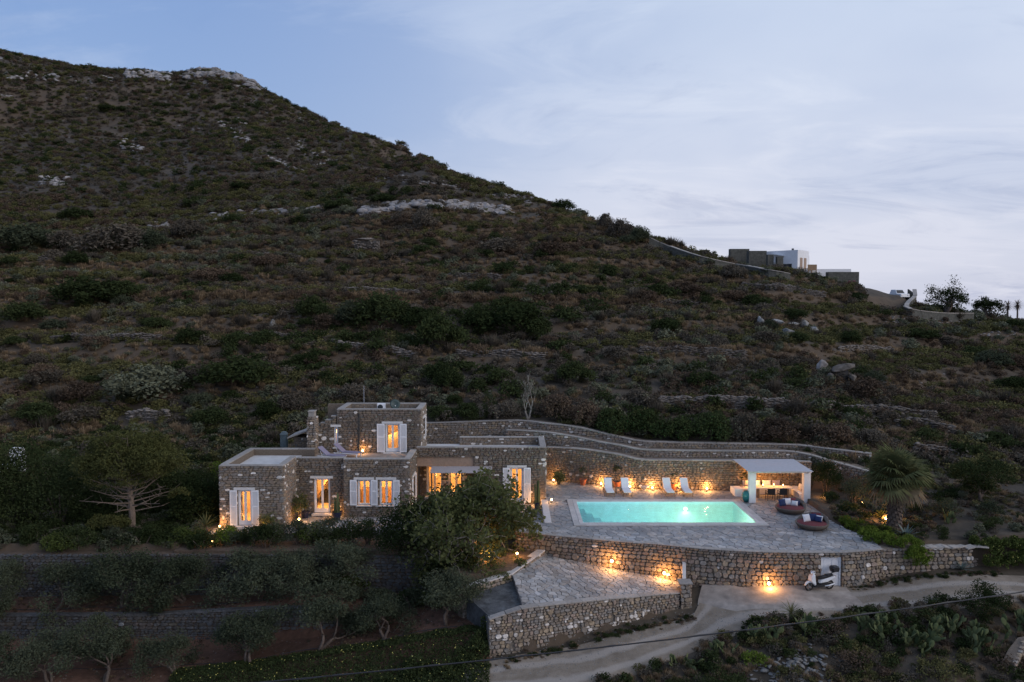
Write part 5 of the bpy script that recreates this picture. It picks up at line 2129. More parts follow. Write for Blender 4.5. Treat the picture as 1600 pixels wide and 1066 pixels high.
armchair((18.15, 55.35, 0), 0, 'dark armchair at the left of the pergola table')
armchair((19.0, 55.35, 0), 0, 'dark armchair at the right of the pergola table')


def pillow_mesh(w, h, t, m, name='cushion'):
    mb = MB()
    n = 8
    V, F = [], []
    for s in (1, -1):
        for j in range(n + 1):
            for i in range(n + 1):
                u, v = i / n * 2 - 1, j / n * 2 - 1
                k = ((1 - u ** 4) * (1 - v ** 4)) ** .5
                V.append((u * w / 2 * (1 - .06 * (1 - v * v)), s * t / 2 * k, v * h / 2 * (1 - .06 * (1 - u * u))))
    o = (n + 1) ** 2
    for s in range(2):
        for j in range(n):
            for i in range(n):
                a = s * o + j * (n + 1) + i
                q = (a, a + 1, a + n + 2, a + n + 1)
                F.append(q if s == 0 else q[::-1])
    mb.add(V, F)
    return mb.mesh(name, m, True)


def cushion(label, loc, rot, m, w=.5, h=.45, t=.2, group=None):
    return tag(link('cushion', pillow_mesh(w, h, t, m), None, loc, rot), label, 'cushion', group)


for i, (x, m_, lab) in enumerate(((17.15, 'grey_cloth', 'grey back cushion at the left end of the pergola bench'), (17.85, 'white_cloth', 'white back cushion on the pergola bench behind the candles'), (18.6, 'white_cloth', 'white back cushion in the middle of the pergola bench'), (19.3, 'mauve_cloth', 'mauve back cushion at the right of the pergola bench'))):
    cushion(lab, (x, 57.6, .68), (R(-14), 0, 0), M[m_], .62)
cushion('white cushion leaning at the side bench under the pergola', (20.7, 56.5, .66), (R(-14), 0, R(-80)), M['white_cloth'])
cushion('dark red cushion leaning at the side bench under the pergola', (20.7, 55.95, .64), (R(-14), 0, R(-95)), M['red_cloth'], .42)
for i, (x, y, lab) in enumerate(((17.9, 56.2, 'small lit candle at the left of the pergola table'), (18.7, 56.3, 'small lit candle in the middle of the pergola table'), (19.3, 56.1, 'small lit candle at the right of the pergola table'))):
    c = thing('candle', lab, 'candle', (x, y, .75))
    MB().lathe([(.05, 0), (.06, .1)], seg=10).build('glass', M['white'], c, world=False)
    MB().ball((0, 0, .15), (.03, .03, .05)).build('flame', M['candle'], c, world=False)
    lamp_light('candle_light', (0, 0, .22), 5, c, .04)
ln = thing('lantern', 'glowing lantern standing on the pergola bench against the wall', 'lantern', (17.5, 57.45, .45))
MB().box(-.11, .11, -.11, .11, 0, .03).box(-.11, .11, -.11, .11, .36, .40).build('frame', M['darkmetal'], ln, world=False)
MB().ball((0, 0, .18), (.07, .07, .12)).build('flame', M['candle'], ln, world=False)
lamp_light('lantern_light', (0, -.2, .5), 70, ln, .1, (1, .40, .10))
pl_ = MB().ball((18.6, 56.6, 2.05), .08).build('ceiling_lamp', M['bulb'], pg)
lamp_light('pergola_light', Vector((18.6, 56.6, 1.9)) - Vector((18.5, 55, 0)), 80, pl_, .1, (1, .40, .10))

jar = MB().lathe([(.16, 0), (.27, .22), (.31, .45), (.27, .62), (.17, .70), (.19, .76), (.15, .77), (.13, .70)], seg=20)
t = jar.build('glazed_jar', M['teal'], smooth=True, world=False)
t.location = on(1166, 784, 0)
tag(t, 'tall teal glazed jar beside the pergola column', 'jar')


def potted(label, p, pot, plant, m=None, scale=1.0, h=1.3, seed=0):
    t = thing('potted_plant', label, 'plant', p)
    pr = [(.17, 0), (.24, .30), (.28, .42), (.30, .42), (.30, .47), (.25, .47), (.24, .40)]
    MB().lathe([(a * scale, b * scale) for a, b in pr], seg=16).build('pot', m or M['terracotta'], t, world=False, smooth=False)
    MB().lathe([(.01, .41 * scale), (.24 * scale, .42 * scale)], seg=12).build('soil', M['soil'], t, world=False)
    rng = np.random.default_rng(seed)
    if plant == 'olive':
        MB().tube([(0, 0, .4 * scale), (.03, .02, .8), (0, .03, h)], [.025, .02, .012]).build('trunk', M['bark'], t, world=False)
        P = crown_points(420, (.36, .36, .42), 9, rng)
        V, Q = leaves(P + np.array([0, 0, h]), .10, 3, .3, rng)
        link('crown', np_mesh('crown', V, Q, LM['olive']), t)
    elif plant == 'cactus':
        for i in range(5):
            a = i * 1.3
            r0 = .12
            hh = h * (.6 + .4 * ((i * 37) % 10) / 10)
            MB().tube([(math.cos(a) * r0, math.sin(a) * r0, .35), (math.cos(a) * r0 * 1.2, math.sin(a) * r0 * 1.2, hh * .6), (math.cos(a) * r0 * 1.3, math.sin(a) * r0 * 1.3, hh), (math.cos(a) * r0 * 1.3, math.sin(a) * r0 * 1.3, hh + .06)], [.06, .07, .06, .02], 7).build('stem', LM['cactus'], t, world=False)
    return t


potted('terracotta pot with a thin dark shrub, alone at the far left of the pool wall', (*on(911, 758, 0)[:2], 0), 'terra', 'olive', h=1.1, seed=1)
potted('terracotta pot with an olive shrub between the first two loungers', (*on(964, 762, 0)[:2], 0), 'terra', 'olive', h=1.35, seed=2)
potted('terracotta pot with an olive shrub between the second pair of loungers', (*on(1053, 765, 0)[:2], 0), 'terra', 'olive', h=1.2, seed=3)
potted('terracotta pot with a leafy shrub left of the pergola bench', (*on(1177 - 14, 770, 0)[:2], 0), 'terra', 'olive', h=1.15, seed=4)
potted('tall columnar cactus in a dark blue pot beside the house door', (-11.55, 51.9, HB), 'pot', 'cactus', M['navy'], 1.15, 1.9)
potted('tall columnar cactus in a dark pot at the right wing door', (1.75, 54.9, HB), 'pot', 'cactus', M['navy'], .9, 2.1)
potted('small plant in a dark blue pot against the left wing side wall', (-13.75, 52.4, HB), 'pot', 'olive', M['navy'], .9, .9, 7)
bw = MB().lathe([(.14, 0), (.16, .1), (.34, .24), (.38, .34), (.34, .34), (.28, .26)], seg=18).build('stone_bowl', M['lintel'], world=False)
bw.location = on(1006, 766, 0)
tag(bw, 'white stone bowl on the paving at the pool wall', 'bowl')


# sun loungers ------------------------------------------------------------------
def lounger(label, loc, rz, cloth, frame, group=None, back=48):
    t = thing('sun_lounger', label, 'sun lounger', loc, rz, group)
    W = .62
    for x in (-W / 2, W / 2):
        MB().box(x - .025, x + .025, -.95, .95, .26, .31).build('side_rail', frame, t, world=False)
        for y in (-.85, .8):
            MB().box(x - .025, x + .025, y - .03, y + .03, 0, .26).build('leg', frame, t, world=False)
    MB().box(-W / 2 + .03, W / 2 - .03, -.97, .30, .315, .385).build('seat', cloth, t, world=False, bevel=.02)
    a = R(back)
    MB().obox((0, .30 + .42 * math.cos(a), .36 + .42 * math.sin(a)), (W - .06, .86, .06), 0, 0, a).build('backrest', cloth, t, world=False, bevel=.02)
    MB().tube([(-W / 2 + .06, .62, .28), (-W / 2 + .06, .78, .28 + .6 * math.sin(a))], .015).build('strut', frame, t, world=False)
    MB().tube([(W / 2 - .06, .62, .28), (W / 2 - .06, .78, .28 + .6 * math.sin(a))], .015).build('strut', frame, t, world=False)
    return t


for px, lab in ((955, 'pale sun lounger facing the pool, left of the first side table'), (982, 'pale sun lounger facing the pool, right of the first side table'), (1049, 'pale sun lounger facing the pool, left of the second side table'), (1077, 'pale sun lounger facing the pool, right of the second side table')):
    p = on(px - 1, 777, 0)
    lounger(lab, (p.x, p.y + .95, 0), R(0), M['white_cloth'], M['wood'])
for px, lab in ((968, 'small wooden side table between the first two loungers'), (1063, 'small wooden side table between the second pair of loungers')):
    p = on(px, 773, 0)
    t = thing('side_table', lab, 'table', (p.x, p.y + .5, 0))
    for i in range(5):
        MB().box(-.22 + i * .09, -.14 + i * .09, -.25, .25, .36, .385).build('slat', M['wood'], t, world=False)
    for x in (-.2, .2):
        for y in (-.22, .22):
            MB().box(x - .02, x + .02, y - .02, y + .02, 0, .36).build('leg', M['wood'], t, world=False)
lounger('mauve roof terrace lounger nearer the slit window', (-11.55, 55.55, 3.03), R(72), M['mauve_cloth'], M['white'], back=38)
lounger('mauve roof terrace lounger nearer the parapet coping', (-12.4, 54.4, 3.03), R(72), M['mauve_cloth'], M['white'], back=38)


# round daybeds ---------------------------------------------------------------
def daybed(label, loc, rz):
    t = thing('daybed', label, 'daybed', loc, rz)
    n = 40
    V, F = [], []
    prof = [(.62, 0.0), (.86, .10), (.97, .26), (.99, .36), (.93, .37), (.80, .30)]
    for k in range(n):
        w = 2 * math.pi * k / n
        lift = max(0, math.sin(w)) ** 1.2 * .42     # the back rises on one side
        for j, (r, z) in enumerate(prof):
            f = max(0, z - .10) / .27
            V.append((r * math.cos(w), r * math.sin(w) * (1 + .03 * lift), z + lift * f))
    m_ = len(prof)
    for k in range(n):
        for j in range(m_ - 1):
            F.append((k * m_ + j, ((k + 1) % n) * m_ + j, ((k + 1) % n) * m_ + j + 1, k * m_ + j + 1))
    F.append(tuple(k * m_ for k in range(n))[::-1])
    MB().add(V, F).build('basket', M['rattan'], t, world=False, smooth=True)
    MB().lathe([(.60, .20), (.86, .27), (.90, .33), (.86, .38), (.4, .40), (.05, .40)], seg=32).build('mattress', M['red_cloth'], t, world=False, smooth=True)
    return t


for (px, py), nm, cs in (((1243, 806), 'pergola', ((-.52, .10, 'navy_cloth', 20), (-.12, .34, 'white_cloth', 4), (.30, .10, 'white_cloth', -30), (.52, .26, 'navy_cloth', -45), (.25, .50, 'red_cloth', -10))),
                         ((1278, 832), 'road', ((-.30, .12, 'white_cloth', 22), (.08, .22, 'navy_cloth', 0), (.36, -.02, 'navy_cloth', -35), (.52, .20, 'white_cloth', -45), (.42, .46, 'red_cloth', -20)))):
    p = on(px, py, 0)
    where = 'nearer the pergola' if nm == 'pergola' else 'nearer the road wall'
    p = Vector((p.x, p.y + .95, 0))
    rz = R(-38)
    daybed('round rattan daybed with red mattress, %s' % where, p, rz)
    seen = {}
    for k, (cx, cy, cl, a) in enumerate(cs):
        seen[cl] = seen.get(cl, 0) + 1
        w = cl.split('_')[0]
        big = seen[cl] == 1
        cushion('%s%s cushion on the daybed %s' % ('' if [c[2] for c in cs].count(cl) == 1 else ('larger ' if big else 'smaller '), w, where),
                (p.x + cx, p.y + cy, .60 if big else .55), (R(-22), 0, R(a)), M[cl], .56 if big else .42, .46 if big else .34, .18)

# ------------------------------------------------------------------ things on the roof
ac = thing('air_conditioner', 'white air conditioning unit standing on the upper roof', 'air conditioner', (*at(596, 640, 59.2)[:2], 5.72))
MB().box(-.3, .3, -.16, .16, .08, .62).build('case', M['white'], ac, world=False, bevel=.02)
MB().lathe([(.02, 0), (.2, 0), (.2, .02), (.02, .02)], seg=16).build('fan_grille', M['darkmetal'], ac, world=False).rotation_euler = (R(90), 0, 0)
ac.children[-1].location = (-.06, -.165, .35)
for x in (-.22, .22):
    MB().box(x - .04, x + .04, -.17, .17, 0, .08).build('foot', M['darkmetal'], ac, world=False)
dp = at(617, 640, 59.0)
ds = thing('satellite_dish', 'dark satellite dish on the upper roof', 'satellite dish', (dp.x, dp.y, 5.72))
MB().tube([(0, .05, 0), (0, .05, .55)], .025).build('mast', M['darkmetal'], ds, world=False)
d_ = MB().lathe([(.01, 0), (.12, .012), (.25, .055), (.38, .13), (.385, .14), (.25, .07), (.12, .03), (.01, .018)], seg=20).build('dish', mat('dish_paint', (.04, .065, .065), .5), ds, world=False, smooth=True)
d_.rotation_euler = (R(68), 0, R(18))
d_.location = (0, 0, .55)
MB().tube([(0, 0, .45), (.1, -.42, .5)], .012).build('arm', M['darkmetal'], ds, world=False)
MB().ball((.1, -.43, .52), .045).build('receiver', M['lintel'], ds, world=False)
ap = at(569, 640, 58.8)
an_ = thing('antenna', 'thin aerial mast on the upper roof', 'antenna', (ap.x, ap.y, 5.72))
MB().tube([(0, 0, 0), (0, 0, 2.0)], [.03, .018]).build('mast', M['chrome'], an_, world=False)
MB().ball((0, 0, .55), (.05, .05, .06)).build('bracket', M['wood'], an_, world=False)

# ------------------------------------------------------------------ scooter
def scooter(loc, rz):
    t = thing('motor_scooter', 'white scooter with black seat and top box parked before the small door', 'scooter', loc, rz)
    W_ = mat('scooter_white', (.66, .67, .69), .25, .03, 3, spec=.6)
    # x forward
    for x, nm in ((.66, 'front'), (-.60, 'rear')):
        w = MB()
        n = 22
        V, F = [], []
        for k in range(n):
            a = 2 * math.pi * k / n
            for q in range(8):
                b = 2 * math.pi * q / 8
                r = .215 + .05 * math.cos(b)
                V.append((r * math.cos(a), .055 * math.sin(b), r * math.sin(a)))
        for k in range(n):
            for q in range(8):
                F.append((k * 8 + q, ((k + 1) % n) * 8 + q, ((k + 1) % n) * 8 + (q + 1) % 8, k * 8 + (q + 1) % 8))
        w.add(V, F)
        wh = w.build('wheel', M['rubber'], t, world=False, smooth=True)
        wh.location = (x, 0, .265)
        rim = MB()
        for q in range(5):
            a = q * 2 * math.pi / 5
            rim.obox((.09 * math.cos(a), 0, .09 * math.sin(a)), (.18, .05, .04), 0, -a)
        rim.tube([(0, -.05, 0), (0, .05, 0)], .045, 10)
        rim.tube([(.175 * math.cos(k * .3927), 0, .175 * math.sin(k * .3927)) for k in range(17)], .022, 6)
        rim.build('rim', M['chrome'], wh, world=False)

    def side_loft(name, m, prof, hw, nround=3, smooth=True):
        """closed side profile (x, z) thickened, with shoulders drawn in"""
        V, F = [], []
        n = len(prof)
        cx = sum(p[0] for p in prof) / n
        cz = sum(p[1] for p in prof) / n
        lev = [(-1, .72), (-.8, .93), (-.4, 1), (.4, 1), (.8, .93), (1, .72)]
        for y, k in lev:
            for x, z in prof:
                V.append((cx + (x - cx) * k, y * hw, cz + (z - cz) * k))
        for l in range(len(lev) - 1):
            for i in range(n):
                F.append((l * n + i, l * n + (i + 1) % n, (l + 1) * n + (i + 1) % n, (l + 1) * n + i))
        F.append(tuple(range(n))[::-1])
        F.append(tuple((len(lev) - 1) * n + i for i in range(n)))
        return MB().add(V, F).build(name, m, t, world=False, smooth=False, bevel=0)
    side_loft('front_fender', W_, [(.94, .33), (.90, .46), (.76, .56), (.58, .56), (.46, .44), (.52, .42), (.62, .49), (.74, .49), (.84, .42)], .07)
    side_loft('front_shield', W_, [(.60, .50), (.66, .62), (.62, .80), (.52, .94), (.44, .98), (.38, .92), (.34, .60), (.30, .34), (.38, .30), (.48, .40)], .19)
    side_loft('floorboard', M['black'], [(.40, .22), (.40, .34), (-.30, .34), (-.38, .22)], .17)
    side_loft('rear_body', W_, [(.08, .42), (.05, .60), (-.20, .66), (-.60, .74), (-.86, .80), (-.90, .72), (-.66, .58), (-.36, .46)], .17)
    side_loft('engine', M['black'], [(.06, .22), (.06, .44), (-.40, .50), (-.66, .44), (-.72, .26), (-.30, .18)], .13)
    side_loft('seat', M['black'], [(.12, .62), (.12, .72), (-.10, .76), (-.34, .78), (-.44, .85), (-.74, .87), (-.80, .80), (-.40, .70), (-.1, .64)], .15)
    side_loft('headstock', W_, [(.52, .92), (.56, 1.02), (.48, 1.10), (.34, 1.08), (.32, 1.0), (.42, .92)], .12)
    side_loft('top_box', M['black'], [(-.70, .98), (-.64, 1.22), (-.76, 1.30), (-1.06, 1.28), (-1.12, 1.16), (-1.06, .98)], .21)
    MB().tube([(-.5, 0, .82), (-.76, 0, .92), (-1.02, 0, .97)], .025).build('rack', M['darkmetal'], t, world=False)
    MB().ball((.57, 0, .99), (.05, .09, .06)).build('headlight', M['chrome'], t, world=False)
    MB().ball((-.91, 0, .74), (.03, .08, .04)).build('tail_light', M['red_cloth'], t, world=False)
    MB().tube([(.40, -.34, 1.12), (.44, -.18, 1.08), (.44, .18, 1.08), (.40, .34, 1.12)], .018).build('handlebar', M['black'], t, world=False)
    for s in (-1, 1):
        MB().tube([(.43, s * .26, 1.10), (.46, s * .34, 1.34)], .01).ball((.45, s * .36, 1.38), (.02, .07, .05)).build('mirror', M['black'], t, world=False)
        MB().tube([(.64, s * .07, .28), (.50, s * .07, .62)], .022).build('fork', M['darkmetal'], t, world=False)
    MB().tube([(-.2, .15, .26), (-.45, .17, .28), (-.78, .17, .36)], [.03, .055, .055], 10).build('exhaust', M['chrome'], t, world=False)
    MB().tube([(-.12, -.1, .24), (-.05, -.22, .02)], .014).build('kickstand', M['darkmetal'], t, world=False)
    return t


sp = on(1281, 924, -2.03)
scooter((sp.x + .03, sp.y + .1, float(gz(sp.x, sp.y)) + .13), R(180 + 12))

# ------------------------------------------------------------------ cable across the road
ca, cb = at(-100, 1108, 30), at(1760, 900, 36)
pts = []
for i in range(41):
    t = i / 40
    p = ca.lerp(cb, t)
    p.z -= 4 * t * (1 - t) * .55
    pts.append(p)
cable = thing('overhead_cable', 'black overhead cable running across above the dirt road', 'cable', ca)
MB().tube(pts, .032, 6).build('cable', M['black'], cable)
pts2 = [p + Vector((0, .04 * math.sin(i * 2.1), .04 * math.cos(i * 2.1))) for i, p in enumerate(pts)]
MB().tube(pts2, .014, 5).build('carrier_wire', M['black'], cable)

# ------------------------------------------------------------------ the villa on the ridge
def obj_box(name, m, parent, c, size, rz, world=True, bevel=0):
    return MB().obox(c, size, rz).build(name, m, parent, bevel=bevel)


# the villa's own frame: u to the right along the ridge and away, v towards us
vp = at(1246, 424, 136)
vr = R(-14)
villa = thing('white_villa', 'white flat roofed villa with stone walls on the ridge', 'house', vp)


def vb(name, m, px0, px1, py0, py1, d, depth, rz=0):
    a, b = at(px0, py1, d), at(px1, py0, d)
    return MB().obox(((a.x + b.x) / 2, d + depth / 2, (a.z + b.z) / 2 - .4), (b.x - a.x, depth, b.z - a.z + .8), rz).build(name, m, villa)


# main cube seen over its corner: a long shaded face to the left, a short bright one to the right
k0, k1, k2 = at(1197, 424, 140), at(1246, 424, 135.5), at(1263.5, 424, 139.5)
zt_ = at(1246, 390.5, 135.5).z
k3 = k0 + (k2 - k1)
MB().prism([(k0.x, k0.y), (k1.x, k1.y), (k2.x, k2.y), (k3.x, k3.y)], k1.z - 1.5, zt_).build('wall', M['white_wall'], villa)


def on_face(A, B, u0, u1, z0, z1, name, m, out=.04):
    n = Vector(((B - A).y, -(B - A).x, 0)).normalized()
    a, b = A.lerp(B, u0), A.lerp(B, u1)
    mb = MB().hexa([(p.x + n.x * o, p.y + n.y * o, z) for z in (z0, z1) for p, o in ((a, out), (b, out), (b, -.1), (a, -.1))])
    return mb.build(name, m, villa)


for u in (.2, .55):
    on_face(k1, k2, u, u + .22, k1.z + .35, k1.z + 2.35, 'window', M['tan_panel'])
on_face(k0, k1, .52, .82, k1.z + .5, k1.z + 1.3, 'window', M['darkmetal'])
ce = k0.lerp(k1, .35)
MB().obox((ce.x, ce.y - .4, zt_ - .7), (2.2, .6, .12), R(-42), R(10)).build('canopy', M['white_wall'], villa)
MB().box(k1.x - .6, k1.x - .3, k1.y + 1, k1.y + 1.3, zt_, zt_ + .3).build('chimney', M['darkmetal'], villa)
vb('wall', M['white_wall'], 1256, 1264.5, 400, 424, 146, 2)
vb('wall', M['white_wall'], 1262, 1276, 419, 428, 137, 3)
vb('wall', M['white_wall'], 1270, 1330, 420.5, 440, 137.5, 3)
DRYS = mat('dark_dry_stone', (.05, .052, .045), .95, .5, 2.5, .8, 6, col2=(.125, .122, .108), detail=8)
vb('stone_wall', DRYS, 1294, 1342.5, 425, 450, 134.5, 1.2)
vb('stone_wall', DRYS, 1170, 1198, 392, 420, 138, 1.5)
vb('stone_wall', DRYS, 1141, 1171, 389, 412, 143, 1.2)
vb('stone_pier', DRYS, 1214, 1224, 401, 420, 134.5, .8)
vb('stone_pier', DRYS, 1199.5, 1209, 398, 420, 135, .9)
vb('terrace_wall', M['coping'], 1212, 1258, 421, 430, 134, 2)
for px in (1262.5, 1268, 1275):
    vb('rail_post', M['wood'], px, px + 1.4, 413.5, 420, 136.4, .2)
vb('rail', M['wood'], 1262.5, 1276.5, 413.5, 415, 136.3, .15)
# long stone wall running down the ridge to the villa
lw_pts = []
for px, py in ((1014, 371), (1040, 383), (1065, 392), (1095, 401), (1130, 409), (1160, 415), (1195, 421), (1235, 428)):
    q = hit(px, py + 13, 90)
    lw_pts.append(at(px, py, q.y))
lpp = smooth_path(lw_pts, 4)
rwp = [(p.x, p.y) for p in lpp]
gwt = thing('boundary_wall', 'long dark stone wall with pale top running down the ridge to the villa', 'wall', lw_pts[0])
ztw = zline(rwp, [p.z for p in lpp])
wall_core(rwp, lambda s: ztw(s) - 3.2, ztw, .6, step=1.2).build('wall_core', DRYS, gwt)
coping(gwt, rwp, ztw, M['coping'], w=.7, th=.12, seg=(1.5, 2.5))
# curved garden wall, heap and pickup at the end of the track
cw = []
for px, py in ((1420, 452), (1427, 462), (1417, 472), (1415, 480), (1438, 486), (1480, 490), (1522, 490)):
    q = hit(px, py + 13, 90)
    cw.append(at(px, py, q.y))
cwp = smooth_path(cw, 5)
rwp2 = [(p.x, p.y) for p in cwp]
cwt = thing('garden_wall', 'curved pale coped stone wall beside the track on the ridge', 'wall', cw[0])
ztw2 = zline(rwp2, [p.z for p in cwp])
wall_core(rwp2, lambda s: ztw2(s) - 3.5, ztw2, .5, step=1).build('wall_core', DRYS, cwt)
coping(cwt, rwp2, ztw2, M['coping'], w=.6, th=.12, seg=(1.2, 2.2))
tk = at(1402, 466, 129)
tk.z = min(float(gz(tk.x + a, tk.y + b)) for a in (-.8, .8) for b in (-1.3, 1.6)) - .05
truck = thing('pickup_truck', 'white pickup truck parked at the top of the track on the ridge', 'truck', (tk.x, tk.y, tk.z), R(12))
TW = mat('truck_white', (.62, .64, .67), .35, .05, 3, spec=.5)
MB().hexa([(-.85, -1.9, .45), (.85, -1.9, .45), (.85, 2.4, .45), (-.85, 2.4, .45), (-.82, -1.8, 1.0), (.82, -1.8, 1.0), (.85, 2.4, 1.05), (-.85, 2.4, 1.05)]).build('body', TW, truck, world=False, bevel=.06)
MB().hexa([(-.8, -.9, 1.0), (.8, -.9, 1.0), (.8, .9, 1.0), (-.8, .9, 1.0), (-.66, -.35, 1.68), (.66, -.35, 1.68), (.66, .7, 1.68), (-.66, .7, 1.68)]).build('cab', TW, truck, world=False, bevel=.05)
MB().hexa([(-.66, -.84, 1.1), (.66, -.84, 1.1), (.66, -.6, 1.1), (-.66, -.6, 1.1), (-.58, -.45, 1.6), (.58, -.45, 1.6), (.58, -.3, 1.6), (-.58, -.3, 1.6)]).build('windscreen', M['black'], truck, world=False)
for x in (-.8, .8):
    for y in (-1.3, 1.6):
        MB().tube([(x - .1, y, .35), (x + .1, y, .35)], .35, 14).build('wheel', M['rubber'], truck, world=False)
    MB().box(x * .75 - .14, x * .75 + .14, -1.93, -1.88, .72, .88).build('headlight', M['chrome'], truck, world=False)
rd = at(1324, 441, 132.5)
bag = rock_pile([((rd.x + i * .5, rd.y + (i % 2) * .3, rd.z - .1 + .12 * (i % 3)), (.45, .4, .35), i) for i in range(4)], 'rubble_bag', M['red_cloth'])
tag(bag, 'red tarpaulin bundle at the foot of the dark ridge wall', 'tarpaulin')

# ------------------------------------------------------------------ trees
def skeleton(rng, p, d, length, r, level, segs, tips, mb, spread=.6, up=.25, shrinkl=.68, kids=(2, 4), tubeseg=6, gnarl=.22, minr=.012):
    """recursive limbs; fills mb with tapered tubes and tips with (point, direction)"""
    pts, rs = [Vector(p)], [r]
    q, dd = Vector(p), Vector(d).normalized()
    for i in range(segs):
        dd = (dd + Vector(rng.normal(0, gnarl, 3)) + Vector((0, 0, up * .25))).normalized()
        q = q + dd * (length / segs)
        pts.append(q.copy())
        rs.append(max(minr, r * (1 - .42 * (i + 1) / segs)))
    mb.tube(pts, rs, tubeseg)
    if level == 0:
        tips.append((pts[-1], dd))
        tips.append((pts[len(pts) // 2], dd))
        return
    n = int(rng.integers(kids[0], kids[1] + 1))
    a0 = rng.uniform(0, 6.28)
    for k in range(n):
        a = a0 + k * 6.283 / n + rng.normal(0, .3)
        s = dd.orthogonal().normalized()
        s = Matrix.Rotation(a, 3, dd) @ s
        nd = (dd * (1 - spread * .5) + s * spread * rng.uniform(.7, 1.3) + Vector((0, 0, up))).normalized()
        st = pts[-1] if k < 2 else pts[-2]
        skeleton(rng, st, nd, length * shrinkl * rng.uniform(.8, 1.2), rs[-1] * .78, level - 1, max(2, segs - 1), tips, mb, spread, up, shrinkl, kids, max(4, tubeseg - 1), gnarl, minr)


def make_tree(name, label, cat, loc, seed, trunk_h, trunk_r, levels, spread, up, leaf_m, leaf_n, leaf_s, clump, bark, aspect=2.2, kids=(2, 4), lean=(0, 0), group=None, stems=1, extra=None, first_len=None, gnarl=.22, shrinkl=.68, parts=('trunk', 'crown'), flat=1.0, lup=.3):
    rng = np.random.default_rng(seed)
    t = thing(name, label, cat, loc, 0, group)
    mb, tips = MB(), []
    for s in range(stems):
        a = s * 6.28 / max(1, stems) + .5
        dirv = (lean[0] + (.45 * math.cos(a) if stems > 1 else 0), lean[1] + (.45 * math.sin(a) if stems > 1 else 0), 1)
        skeleton(rng, (0, 0, -.15), dirv, trunk_h, trunk_r, levels, 4, tips, mb, spread, up, shrinkl, kids, 7, gnarl)
    mb.build(parts[0], bark, t, world=False, smooth=True)
    P = []
    per = max(3, leaf_n // max(1, len(tips)))
    for p, d in tips:
        c = clump * rng.uniform(.7, 1.3)
        P.append(shell(per, tuple(p), (c, c, c * .75 * flat), rng, .1, -.9))
    if extra is not None:
        P.append(extra(rng))
    P = np.concatenate(P)
    V, Q = leaves(P, leaf_s, aspect, lup, rng)
    link(parts[1], np_mesh(parts[1], V, Q, leaf_m), t)
    return t


def bush(label, loc, r, m, n=900, size=.12, clumps=16, seed=0, name='bush', cat='bush', group=None, up=.4, flat=-.25, stem=True, inner=.45, csize=.42, aspect=2.0):
    rng = np.random.default_rng(seed)
    t = thing(name, label, cat, loc, 0, group)
    P = crown_points(n, r, clumps, rng, csize, flat, inner)
    P[:, 2] += r[2] * .62
    P = P[P[:, 2] > -.15]
    V, Q = leaves(P, size, aspect, up, rng)
    link('foliage', np_mesh('foliage', V, Q, m), t)
    if stem:
        mb = MB()
        for k in range(5):
            a = k * 1.26 + seed
            mb.tube([(.05 * math.cos(a), .05 * math.sin(a), -.2), (r[0] * .25 * math.cos(a), r[1] * .25 * math.sin(a), r[2] * .5), (r[0] * .55 * math.cos(a), r[1] * .55 * math.sin(a), r[2] * 1.0)], [.05, .035, .012], 5)
        mb.build('stem', M['bark'], t, world=False)
    return t


# fig tree before the house ------------------------------------------------------
FT = (-2.4, 46.6, -1.2)
ft = make_tree('fig_tree', 'large broad leaved tree with pale bare branches in front of the house', 'tree', FT, 5, 1.75, .20, 4, .80, .02, LM['fig'], 12000, .21, .55, M['palebark'], 1.35, (3, 4), stems=3, gnarl=.30, shrinkl=.82,
               extra=lambda rng: np.concatenate([crown_points(4200, (4.3, 2.2, 2.5), 80, rng, .17, -.5, .4) + np.array([.45, .1, 2.2]), crown_points(4200, (2.7, 1.5, 2.1), 46, rng, .22, -.8, .5) + np.array([1.0, -.9, -.7])]))
# long bare branches leaning out of the crown towards the drive
rng = np.random.default_rng(8)
mb = MB()
for k in range(13):
    a = R(rng.uniform(180, 300))
    p0 = Vector((rng.uniform(-1.6, .8), -.6, rng.uniform(-.2, 1.6)))
    d_ = Vector((math.cos(a), math.sin(a) * .8 - .3, rng.uniform(-.35, .25)))
    L_ = rng.uniform(1.6, 3.0)
    pp = [p0]
    for q in range(6):
        d_ = (d_ + Vector(rng.normal(0, .22, 3))).normalized()
        pp.append(pp[-1] + d_ * L_ / 6)
        if q > 1:
            e_ = (d_ + Vector(rng.normal(0, .6, 3))).normalized()
            mb.tube([pp[-1], pp[-1] + e_ * .35, pp[-1] + e_ * .6 + Vector((0, 0, .14))], [.02, .013, .006], 4)
    mb.tube(pp, [.055, .048, .04, .034, .027, .02, .01], 5)
mb.build('bare_branches', M['palebark'], ft, world=False)
bush('dense dark green evergreen bush between the house windows and the olive grove', (-6.0, 46.6, -2.0), (2.5, 1.7, 3.0), LM['dark'], 14000, .13, 80, 3)
bush('dark evergreen shrub spilling down beside the parking ramp under the broad tree', (-3.5, 44.7, -3.0), (2.5, 1.3, 1.9), LM['dark'], 7500, .13, 46, 4)
bush('olive green shrub at the end of the low parking wall', (-1.0, 44.2, -2.4), (1.2, .9, 1.15), LM['fig'], 2400, .12, 18, 6)

